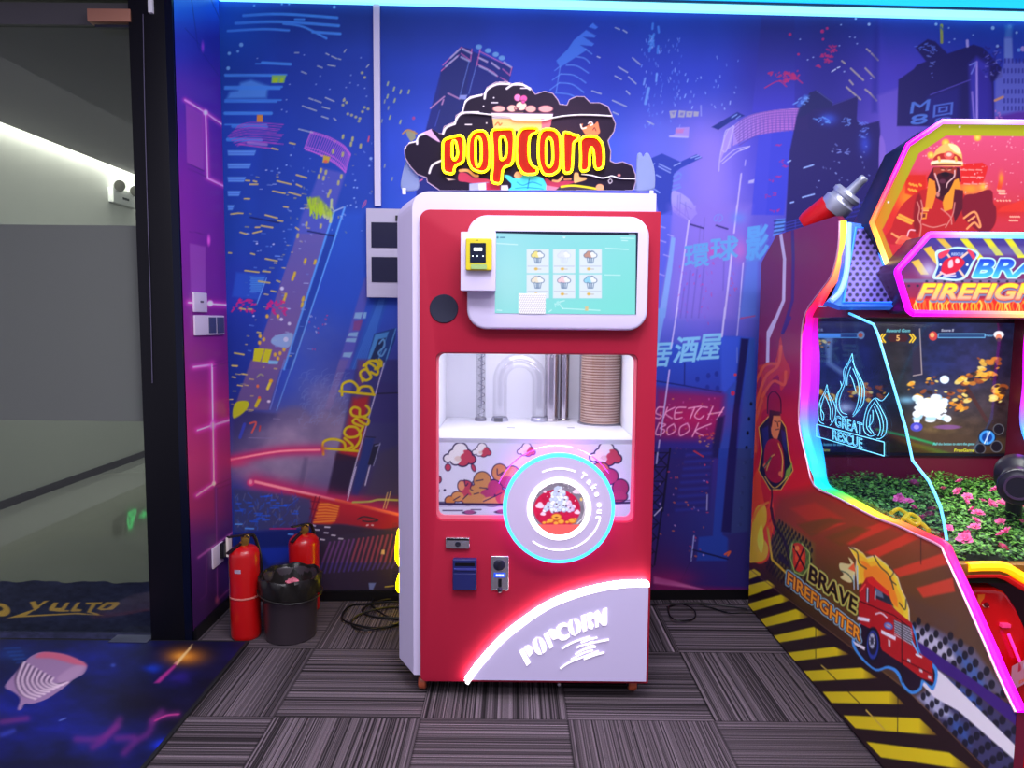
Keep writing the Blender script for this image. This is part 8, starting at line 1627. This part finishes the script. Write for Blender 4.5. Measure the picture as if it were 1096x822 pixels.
# ---- lower marquee
YM2 = 2.30
half2 = L_y(K(950, 240, 7.507, [(192, 716), (160, 690), (70, 395), (72, 370), (320, 92), (345, 85)]), YM2)
up2 = half2 + [(2 * XC - x, z) for x, z in half2[::-1]]
plate('title_box', [up2], YM2 + .003, .13, mat('title_side', (60, 20, 60), .3), gm_, bev=.002)
b2 = np.array(up2); tq = Print((b2[:, 0].min(), YM2, b2[:, 1].min()), (b2[:, 0].max() - b2[:, 0].min(), 0, 0), (0, 0, b2[:, 1].max() - b2[:, 1].min()), .0018)
def W2(p): return K(950, 240, 7.507, p)
tq.C = vgrad(252, (60, 60, 150), 335, (170, 30, 50))(tq.X, tq.Y)
for k in range(12):
    x0 = 190 + k * 170 + (0 if k < 2 else 0)
for (a, b) in (((190, 300), (270, 405)), ((285, 195), (395, 330)), ((390, 115), (520, 250)), ((580, 115), (760, 330)), ((765, 115), (870, 250)), ((935, 115), (1050, 270)), ((1110, 115), (1230, 270)), ((1290, 115), (1400, 270)), ((1470, 115), (1580, 270))):
    w = 62
    tq.poly(W2([a, (a[0] + w, a[1] - (20 if a[0] < 300 else 0)), (b[0] + w, b[1]), b]), (232, 226, 40) if a[0] > 500 else (226, 186, 60), .95, 1)
tq.poly(W2([(420, 180), (1600, 180), (1600, 250), (420, 250)]), (130, 150, 200), .35, 4); tq.blob(*W2([(330, 370)])[0], 10, 9, (190, 190, 226), .8); tq.poly(W2([(120, 440), (1700, 440), (1700, 470), (120, 470)]), (110, 110, 150), .8, 2)
for k in range(20): tq.ell(*W2([(170 + k * 72, 460 if k > 1 else 495)])[0], 1.5, 1.2, (40, 40, 70))
tq.poly(W2([(150, 600), (1700, 610), (1700, 740), (170, 740)]), (222, 36, 26), .95, 5)
r = random.Random(8)
for k in range(60): x = 220 + k * 24; tq.sline(W2([(x, 690), (x + r.uniform(-14, 14), 650), (x + r.uniform(-22, 22), 618)]), r.uniform(1, 2.4), r.choice([(246, 170, 40), (240, 110, 40), (250, 210, 90)]), .9)
tq.spoly(W2([(385, 220), (470, 200), (560, 180), (680, 200), (735, 240), (700, 300), (640, 420), (560, 455), (440, 445), (360, 430), (395, 330)]), (190, 236, 246)); tq.spoly(W2([(405, 240), (470, 215), (560, 195), (670, 215), (715, 245), (680, 300), (620, 410), (550, 440), (440, 425), (385, 420), (410, 330)]), (40, 60, 150))
tq.text('RESCUE', *W2([(515, 250), (610, 250)]), (0, -2.6), (200, 220, 246), bold=.03)
for p in ([(395, 425), (640, 230)], [(615, 420), (480, 240)]): tq.line(W2(p), 2.4, (236, 190, 170))
tq.spoly(W2([(408, 240), (450, 215), (500, 205), (480, 240), (440, 270), (415, 272)]), (222, 60, 90)); tq.spoly(W2([(640, 205), (680, 215), (705, 260), (690, 285), (665, 250)]), (222, 60, 90)); tq.spoly(W2([(430, 380), (450, 300), (510, 265), (570, 260), (620, 300), (600, 340), (540, 390), (470, 400)]), (206, 30, 60)); tq.spoly(W2([(490, 300), (520, 285), (525, 340), (490, 350)]), (246, 190, 200)); tq.ell(*W2([(560, 295)])[0], 2.4, 2.8, (250, 200, 210)); tq.line(W2([(425, 385), (470, 410), (540, 395)]), 1.8, (250, 190, 200)); tq.line(W2([(450, 418), (545, 415)]), 1.6, (200, 200, 240))
for (x, y) in ((425, 325), (640, 325)): tq.ell(*W2([(x, y)])[0], 1.4, 1.4, (226, 236, 250))
tq.text('BRAVE', *W2([(690, 420), (1500, 420)]), (8.0, -18), (190, 240, 246), bold=.05, rim=(3.0, (190, 240, 246))); tq.text('BRAVE', *W2([(690, 420), (1500, 420)]), (8.0, -18), lambda X, Y: shade((30, 60, 200), (70, 196, 236))((Y - 278) / 18), bold=.05)
tq.text('FIREFIGHTER', *W2([(245, 612), (1600, 612)]), (7, -16.0), (70, 60, 110), bold=.05, rim=(3.4, (120, 130, 170))); tq.text('FIREFIGHTER', *W2([(245, 602), (1600, 602)]), (7, -16.0), lambda X, Y: shade((255, 232, 40), (255, 170, 150))((Y - 304) / 16), bold=.05, rim=(1.5, (226, 96, 60)))
tq.line(W2([(245, 604), (1600, 604)]), 1.2, (226, 80, 60), .5)
link('title_print', tq.mesh(lambda c: in_poly(c[..., 0], c[..., 2], up2)), paint_mat('backlit_title', rough=.25, es=.72, spec=.4, dim=.4), gm_); del tq
pt = seg([(x, YM2 - .006, z) for x, z in up2] + [(up2[0][0], YM2 - .006, up2[0][1])]); nP = len(pt)
def ccol2(p):
    x, z = p[0], p[2]; t = (x - b2[:, 0].min()) / .45; top_ = z > b2[:, 1].mean() + .02
    st_ = [(0, (190, 0, 255)), (.25, (200, 60, 250)), (.5, (140, 170, 255)), (1, (90, 200, 250)), (2, (200, 60, 250))] if top_ else [(0, (200, 0, 255)), (.2, (250, 0, 190)), (.5, (255, 60, 120)), (1, (255, 190, 90)), (2, (200, 60, 250))]
    return [np.interp(t, [q[0] for q in st_], [q[1][i] for q in st_]) for i in range(3)]
col_tube('title_edge_light', pt, .0105, [ccol2(p) for p in pt], 1.35, gm_)
# ---- header above the screen
hz1 = on_y(1000, 337, 2.43)[2]
box('header_panel', (XI0, 2.44, hz1 - .01), (XI1, YSc, hz1 + .03), BUR, gm_); 
p0, p1 = on_y(868, 340, 2.80), on_y(958, 338, 2.80); tube('header_glow_line', [(XI0 + .01, 2.80, p0[2]), (p1[0], 2.80, p1[2])], .0035, mat('olive_glow', (180, 190, 60), .4, emit=(170, 180, 50), es=.9), gm_, n=6)
# ---- console below the bed
BZ = zb0 + .005
box('bed_rim', (XI0, 1.785, .695), (XI1, 1.815, BZ + .006), mat('bronze_rim', (150, 100, 30), .35, .3), gm_, bev=.003)
YK = 1.80
orp = L_y(V8([(60, 72), (130, 68), (225, 68), (270, 82), (367, 140)]), YK)
orp = orp + [(2 * XC - x, z) for x, z in orp[::-1]]
orm = seg([(x, YK - .012, z) for x, z in orp], 6)
tube('console_edge_light', orm, .0135, mat('orange_led', (255, 190, 20), .4, emit=(255, 150, 0), es=1.25), gm_, n=8)
tube('console_red_trim', [(x, YK - .006, z - .024) for x, y, z in orm], .010, mat('red_trim', (200, 20, 20), .3, emit=(200, 10, 10), es=.25), gm_, n=8)
box('console_recess', (XI0, 1.97, .02), (XI1, 2.0, .66), mat('recess_dark', (54, 12, 32), .45), gm_)
hl = L_y(V8([(104, 212), (116, 197), (135, 192), (225, 194), (262, 208), (290, 236), (330, 300), (367, 380), (420, 520), (430, 700)]), 1.83)
hump = [(max(hl[0][0], XI0 + .01), .03)] + [(max(x, XI0 + .01 + .002 * i), z) for i, (x, z) in enumerate(hl)] + [(hl[-1][0], .03)]
gr = mat('glossy_red_abs', (222, 14, 18), .12, coat=.5)
cons = plate('control_console', [hump], 1.83, .13, gr, gm_, bev=.008)
plate('control_console', [[(2 * XC - x, z) for x, z in hump[::-1]]], 1.83, .13, gr, gm_, bev=.008)
bt = on_y(1056, 647, 1.83); lathe('start_button', [(0, 0), (.007, 0), (.006, .004), (0, .005)], (bt[0] - .002, 1.829, bt[2]), mat('dark_red_button', (110, 10, 20), .2), cons, axis=(0, -1, 0), n=24)
q = L_y(V8([(127, 225), (165, 222), (160, 245), (145, 262), (140, 280), (127, 262)]), 1.829); plate('orange_flame_mark', [q], 1.8285, .0008, mat('orange_mark', (240, 110, 20), .3), cons)
q = L_y(V8([(150, 276), (180, 280), (188, 290), (160, 290)]), 1.829); plate('white_mark', [q], 1.8285, .0008, mat('pale_mark', (236, 190, 180), .3), cons)
lpz = [on_y(*p, 1.818) for p in V8([(288, 430), (345, 570)])]
tube('pink_light_bar', [tuple(v) for v in lpz], .004, mat('pink_led', (250, 60, 170), .4, emit=(250, 40, 160), es=1.0), cons, n=8)
kp = on_y(1077, 670, 1.82); box('coin_button', (kp[0] - .012, 1.818, kp[2] - .005), (kp[0] + .012, 1.832, kp[2] + .005), mat('pink_button', (236, 60, 120), .3, emit=(220, 40, 110), es=.4), cons, bev=.002)
stq = Print(on_y(1081, 740, 1.80), (.17, 0, .1), (0, 0, .07), .0016)
stq.C[:] = np.array([206, 130, 150]) / 255; stq.ell(1089, 715, 4, 6, (196, 40, 70)); stq.ell(1089, 715, 2, 3, (240, 190, 200)); stq.text('BRAVE', (1091, 720), (1125, 702), (1, -8), (70, 60, 190), bold=.04, rim=(1.6, (226, 190, 210))); stq.text('FIREFIGHTER', (1091, 735), (1135, 712), (0, -6), (226, 90, 60), bold=.04)
link('logo_sticker', stq.mesh(), paint_mat('printed_gloss'), cons); del stq
lf = bpy.data.lights.new('planter_fill', 'AREA'); lf.shape = 'RECTANGLE'; lf.size = .7; lf.size_y = .1; lf.energy = 3.5; lf.color = (.95, 1, .92)  # unseen fill added under the marquee to brighten the planter
lfo = bpy.data.objects.new('planter_fill', lf); C.objects.link(lfo); lfo.location = (XC, 2.36, hz1 - .03)
# ---- water cannon on the console
cn = on_y(1090, 522, 2.0)
wc = empty('water_cannon', (1.62, 2.02, zb0), 'black round water cannon muzzle over the flower planter, at the right edge', 'water gun')
ax = Vector((-.55, -.80, .02)).normalized(); tip = Vector(cn); BLG = mat('black_gunmetal', (28, 26, 40), .3, .2)
lathe('barrel', [(0, -.004), (.030, -.004), (.034, 0), (.050, .002), (.053, .006), (.053, .03), (.047, .036), (.045, .16), (.060, .18), (.060, .30), (0, .31)], tuple(tip), BLG, wc, axis=tuple(-ax), n=40)
lathe('muzzle', [(.0, .010), (.024, .010), (.030, -.006), (.036, -.006), (.037, 0)], tuple(tip), mat('muzzle_ring', (60, 44, 70), .25), wc, axis=tuple(-ax), n=36)
e_ = tip - ax * .25
lathe('stand_post', [(.05, 0), (.05, .01), (.024, .02), (.022, e_.z - zb0 - .05)], (e_.x, e_.y, zb0 + .0), BLG, wc, n=24)
# ---- toy hose nozzle on the roof
nb = on_y(866, 238, 2.98); nt0 = on_y(904, 211, 2.90); ntt = on_y(924, 190, 2.86)
nb = Vector(nb); nt0 = Vector(nt0); axn = (Vector(ntt) - nt0).normalized()
nz = empty('hose_nozzle', (nb.x, nb.y, 1.6), 'big red fire hose nozzle with silver tip on top of the arcade cabinet', 'nozzle')
L_ = (nt0 - nb).length
lathe('red_sleeve', [(0, -.02), (.042, -.02), (.049, -.0), (.055, L_ * .6)], tuple(nb), mat('nozzle_red', (206, 20, 30), .3), nz, axis=tuple((nt0 - nb).normalized()), n=32)
SV = mat('silver_plastic', (190, 196, 216), .3, .55)
a0 = nt0 - axn * .05
lathe('silver_collar', [(0, -.02), (.056, -.02), (.063, .0), (.063, .028), (.055, .034), (.052, .046), (.060, .052), (.061, .066), (.050, .077), (.024, .075)], tuple(a0), SV, nz, axis=tuple(axn), n=36)
lathe('tip_tube', [(.024, .0), (.022, .075), (.0175, .135), (.019, .145), (.015, .152), (.010, .150), (.009, .12), (0, .12)], tuple(a0), SV, nz, axis=tuple((axn + Vector((0, -.12, 0))).normalized()), n=28)
fx = tuple(nb + (nt0 - nb) * .62); box('bracket', (fx[0] - .02, fx[1] - .02, 1.605), (fx[0] + .03, fx[1] + .03, fx[2] - .02), mat('nozzle_red'), nz)
# ================================================================== loose things
REDX = mat('extinguisher_red', (186, 14, 16), .28, coat=.3); BRS = mat('brass_valve', (170, 130, 60), .3, .8)
def extinguisher(xc, ybot, ytop, rpx, label, Yd, rot):
    p = on_floor(xc, ybot); Yc_ = p[1] + Yd; R_e = rpx / 750 * (Yc_ + .05) ; base = Vector((on_y(xc, ybot - 10, Yc_)[0], Yc_, 0)); hb = on_y(xc, ytop, Yc_)[2]
    e = empty('fire_extinguisher', base, label, 'fire extinguisher', None)
    r_ = R_e
    lathe('cylinder', [(0, 0), (r_ * .9, 0), (r_ * .97, .006), (r_, .02), (r_, hb - r_ * .62), (r_ * .96, hb - r_ * .42), (r_ * .80, hb - r_ * .20), (r_ * .5, hb - r_ * .04), (r_ * .3, hb), (0, hb)], base, REDX, e, n=40)
    lathe('valve', [(.018, 0), (.018, .012), (.012, .016), (.012, .034), (0, .036)], base + Vector((0, 0, hb)), BRS, e, n=18)
    d = Vector((math.cos(rot), math.sin(rot), 0)); n_ = Vector((-d.y, d.x, 0))
    def bar(name, a, b, w, t, m):
        a = Vector(a); b = Vector(b); ax_ = (b - a).normalized(); s = ax_.cross(Vector((0, 0, 1))).normalized() * w; uu = s.cross(ax_).normalized() * t
        bm = bmesh.new(); v = [bm.verts.new(q + s_ * s + u_ * uu) for q in (a, b) for s_, u_ in ((-1, -1), (1, -1), (1, 1), (-1, 1))]
        for f in ((0, 1, 2, 3), (7, 6, 5, 4), (0, 4, 5, 1), (1, 5, 6, 2), (2, 6, 7, 3), (3, 7, 4, 0)): bm.faces.new([v[i] for i in f])
        return link(name, bm_mesh(bm), m, e)
    t0 = base + Vector((0, 0, hb + .028)); K1 = mat('extinguisher_black', (20, 18, 22), .35)
    bar('carry_handle', t0 - d * .015 + Vector((0, 0, -.004)), t0 + d * .075 + Vector((0, 0, -.050)), .009, .003, K1)
    bar('squeeze_lever', t0 - d * .03 + Vector((0, 0, .012)), t0 + d * .070 + Vector((0, 0, .020)), .009, .003, K1)
    lathe('pressure_gauge', [(0, 0), (.014, 0), (.014, .012), (0, .013)], t0 + Vector((.012, -.006, -.006)), BRS, e, axis=(.3, -1, 0), n=18)
    tube('safety_pin', [tuple(t0 + Vector((.018 + .011 * math.cos(t), -.012, .006 + .011 * math.sin(t)))) for t in np.linspace(0, 2 * PI, 14)], .0014, BRS, e, n=5)
    hs = [t0 - d * .01, t0 - d * .045 + Vector((0, 0, -.0)), base - d * (r_ + .010) + Vector((0, 0, hb - .07)), base - d * (r_ + .011) + Vector((0, 0, hb * .55)), base - d * (r_ + .010) + Vector((0, 0, .16))]
    tube('hose', [tuple(v) for v in catmull(hs)], .0075, K1, e, n=8)
    lathe('strap', [(r_ + .0012, 0), (r_ + .0022, .001), (r_ + .0022, .007), (r_ + .0012, .008)], base + Vector((0, 0, hb * .45)), mat('clear_tape', (206, 120, 110), .3), e, n=40, cap=False)
    L_p = Print((0, 0, 0), (1, 0, 0), (0, 0, 1), .5)
    return e, r_, hb, base
e1, r1, h1, b1_ = extinguisher(263.5, 687.5, 583, 15.6, 'red fire extinguisher standing beside the magenta wall, left of the black waste bin', .06, -2.3)
e2, r2, h2, b2_ = extinguisher(326.5, 663, 571, 16.0, 'red fire extinguisher by the mural, half hidden behind the black waste bin', .115, -2.1)
def patch(name, e, r_, base, a0, a1, z0, z1, m):
    bm = bmesh.new(); n = 8; V = [[bm.verts.new((base.x + (r_ + .0012) * math.cos(a0 + (a1 - a0) * i / n), base.y + (r_ + .0012) * math.sin(a0 + (a1 - a0) * i / n), z)) for i in range(n + 1)] for z in (z0, z1)]
    for i in range(n): bm.faces.new((V[0][i], V[0][i + 1], V[1][i + 1], V[1][i]))
    return link(name, bm_mesh(bm), m, e, smooth=True)
patch('small_label', e1, r1, b1_, -1.9, -1.45, h1 * .74, h1 * .78, mat('grey_label', (170, 150, 170), .5)); patch('side_label', e1, r1, b1_, -2.9, -2.55, h1 * .30, h1 * .86, mat('yellow_label', (190, 140, 70), .5)); patch('side_label', e1, r1, b1_, -2.54, -2.45, h1 * .45, h1 * .68, mat('blue_label', (60, 70, 150), .5))
# ---- waste bin with liner
pb2 = on_floor(309, 691); Yb = pb2[1] + .10; zr = on_y(311, 613, Yb)[2]; xb_ = on_y(311, 650, Yb)[0]; Rt = 32.3 / 750 * (Yb + .03); Rb = 27.5 / 750 * (Yb - .05)
bn = empty('waste_bin', (xb_, Yb, 0), 'black round waste bin lined with a shiny black bag, between the two red extinguishers', 'waste bin')
lathe('bin_body', [(0, .004), (Rb * .9, .0), (Rb, .004), (Rt - .010, zr - .02), (Rt - .004, zr - .012), (Rt - .008, zr - .012), (Rt - .014, zr - .02), (Rb - .006, .010), (0, .010)], (xb_, Yb, 0), mat('smoked_bin_plastic', (52, 44, 50), .3), bn, n=48)
BAG = mat('bin_liner_plastic', (24, 22, 20), .36, spec=.5, bump=(30, .35, .003))
def wob(r_, h, t, i):
    w = .0035 * math.sin(9 * t + i) + .003 * math.sin(17 * t + 2 * i) ; hh = h + (.006 * math.sin(5 * t + 1) + .004 * math.sin(11 * t) if i < 3 else .003 * math.sin(7 * t + i)); return (r_ + w, hh)
lathe('bin_liner', [(Rt - .001, zr - .085), (Rt + .002, zr - .06), (Rt + .003, zr - .03), (Rt + .003, zr - .008), (Rt - .001, zr), (Rt - .006, zr - .002), (Rt - .013, zr - .03), (Rt - .026, zr - .08), (Rt - .045, zr - .13), (Rt - .075, zr - .155), (0, zr - .16)], (xb_, Yb, 0), BAG, bn, n=72, fn=wob, cap=False)
tube('liner_band', [(xb_ + (Rt + .006) * math.cos(t), Yb + (Rt + .006) * math.sin(t), zr - .055 - .035 * (math.sin(t + 2.2) * .5 + .5)) for t in np.linspace(0, 2 * PI, 50)[:-1]], .003, BAG, bn, closed=True, n=6)
lq = Vector(on_floor(313, 624, zr - .075))
bm = bmesh.new(); bmesh.ops.create_icosphere(bm, subdivisions=3, radius=.028)
for v in bm.verts: n = v.co.normalized(); v.co = lq + Vector((n.x * 1.2, n.y, n.z * .8)) * .026 * (1 + .22 * math.sin(n.x * 7 + n.y * 5) * math.cos(n.z * 6))
link('crumpled_wrapper', bm_mesh(bm), mat('pink_wrapper', (226, 120, 140), .4, noise=(30, .5)), smooth=False, label='crumpled pink and white wrapper inside the black waste bin', cat='wrapper')
# ---- cables
CB = mat('black_cable', (10, 10, 12), .4)
def cable(paths, r_, label, z=.006):
    P_ = [[tuple(v) for v in catmull([np.array(on_floor(x, y, z + (.006 * (i % 3)))) for i, (x, y) in enumerate(p)])] for p in paths]
    return tube('power_cable', P_, r_, CB, label=label, cat='cable', n=7)
cable([[(432, 668), (410, 672), (388, 674), (376, 668), (384, 658), (404, 652), (424, 650), (436, 656), (424, 668), (400, 672), (372, 666), (366, 658), (376, 648), (396, 646), (420, 644), (436, 646)], [(400, 640), (398, 648), (408, 656), (420, 662), (436, 664)], [(436, 640), (410, 642), (388, 652), (400, 660), (436, 662)]], .0045, 'coiled black power cable on the carpet at the left side of the popcorn machine')
cable([[(694, 648), (712, 646), (742, 646), (760, 650), (780, 656), (797, 656), (840, 658)], [(714, 650), (728, 646), (742, 652), (744, 660), (736, 664), (722, 663), (716, 656), (718, 648), (740, 645), (775, 648), (800, 652)]], .0035, 'thin black cable looped on the carpet between the popcorn machine and the arcade cabinet')
# ---- yellow neon sign standing behind the machine
YN_ = 3.16
yn = mat('yellow_neon_back', (255, 240, 20), .4, emit=(255, 226, 0), es=9.0)
q = [on_y(x, y, YN_) for x, y in ((430, 565), (425.5, 580), (425, 598), (430, 608), (428, 616), (425.5, 628), (431, 634), (450, 634), (470, 620), (480, 600), (470, 576), (450, 566))]
nn_ = empty('yellow_neon_loop', (q[0][0] + .1, YN_, 0), 'bright yellow neon loop peeking out behind the lower left side of the popcorn machine', 'neon sign')
tube('neon_tube', [tuple(v) for v in catmull(q, True)], .0085, yn, nn_, closed=True, n=10)
zl = min(v[2] for v in q); xm = float(np.mean([v[0] for v in q]))
box('acrylic_back', (xm - .10, YN_ + .010, zl - .02), (xm + .14, YN_ + .014, max(v[2] for v in q) + .02), glass_mat('thin_clear', (246, 244, 248), fac=.05), nn_)
box('stand', (xm - .02, YN_ + .004, 0), (xm + .03, YN_ + .012, zl + .02), mat('dark_steel'), nn_); box('stand_foot', (xm - .06, YN_ - .04, 0), (xm + .07, YN_ + .05, .008), mat('dark_steel'), nn_)

# ================================================================== light, world, camera
def area(name, loc, sx, sy, e, c=(1, 1, 1), rot=(0, 0, 0)):
    l = bpy.data.lights.new(name, 'AREA'); l.shape = 'RECTANGLE'; l.size = sx; l.size_y = sy; l.energy = e; l.color = c
    o = bpy.data.objects.new(name, l); C.objects.link(o); o.location = loc; o.rotation_euler = rot; return o
area('overhead_light', (-.3, .9, 2.84), 2.6, .5, 36, (.93, .90, 1)); area('overhead_light', (1.5, .4, 2.84), 1.6, .5, 25, (.94, .90, 1)); area('overhead_light', (-.6, -1.0, 2.84), 2.6, .6, 44, (.93, .90, 1))
area('overhead_light', (.05, 1.2, 2.84), .5, 1.6, 30, (.95, .92, 1)); area('overhead_light', (1.9, 1.9, 2.84), 1.6, .4, 24, (.94, .90, 1)); area('mural_fill', (.5, 2.35, 2.84), 3.2, .3, 9, (.86, .88, 1), (math.radians(32), 0, 0))  # unseen fill added to brighten the cabinet side, right mural and whole mural
area('corridor_cove', (-3.56, 7.5, 2.83), .07, 9, 100, (1, .97, .9))
area('corridor_lamp', (-2.4, 6.0, 2.66), .6, 3.0, 20, (.98, 1, .97))
w = bpy.data.worlds.new('room_glow'); bpy.context.scene.world = w; w.use_nodes = True
w.node_tree.nodes['Background'].inputs['Color'].default_value = (.80, .76, 1.0, 1); w.node_tree.nodes['Background'].inputs['Strength'].default_value = .42
cam = bpy.data.cameras.new('camera'); co = bpy.data.objects.new('camera', cam); C.objects.link(co)
cam.sensor_fit = 'HORIZONTAL'; cam.sensor_width = 36; cam.lens = F / 1096 * 36; cam.clip_start = .02
Mx = Matrix(((RC[0], UC[0], -FW[0], 0), (RC[1], UC[1], -FW[1], 0), (RC[2], UC[2], -FW[2], H), (0, 0, 0, 1))); co.matrix_world = Mx
sc = bpy.context.scene; sc.camera = co
sc.view_settings.view_transform = 'Standard'; sc.view_settings.look = 'None'; sc.view_settings.gamma = 1; sc.view_settings.use_curve_mapping = False; sc.view_settings.exposure = 0.42
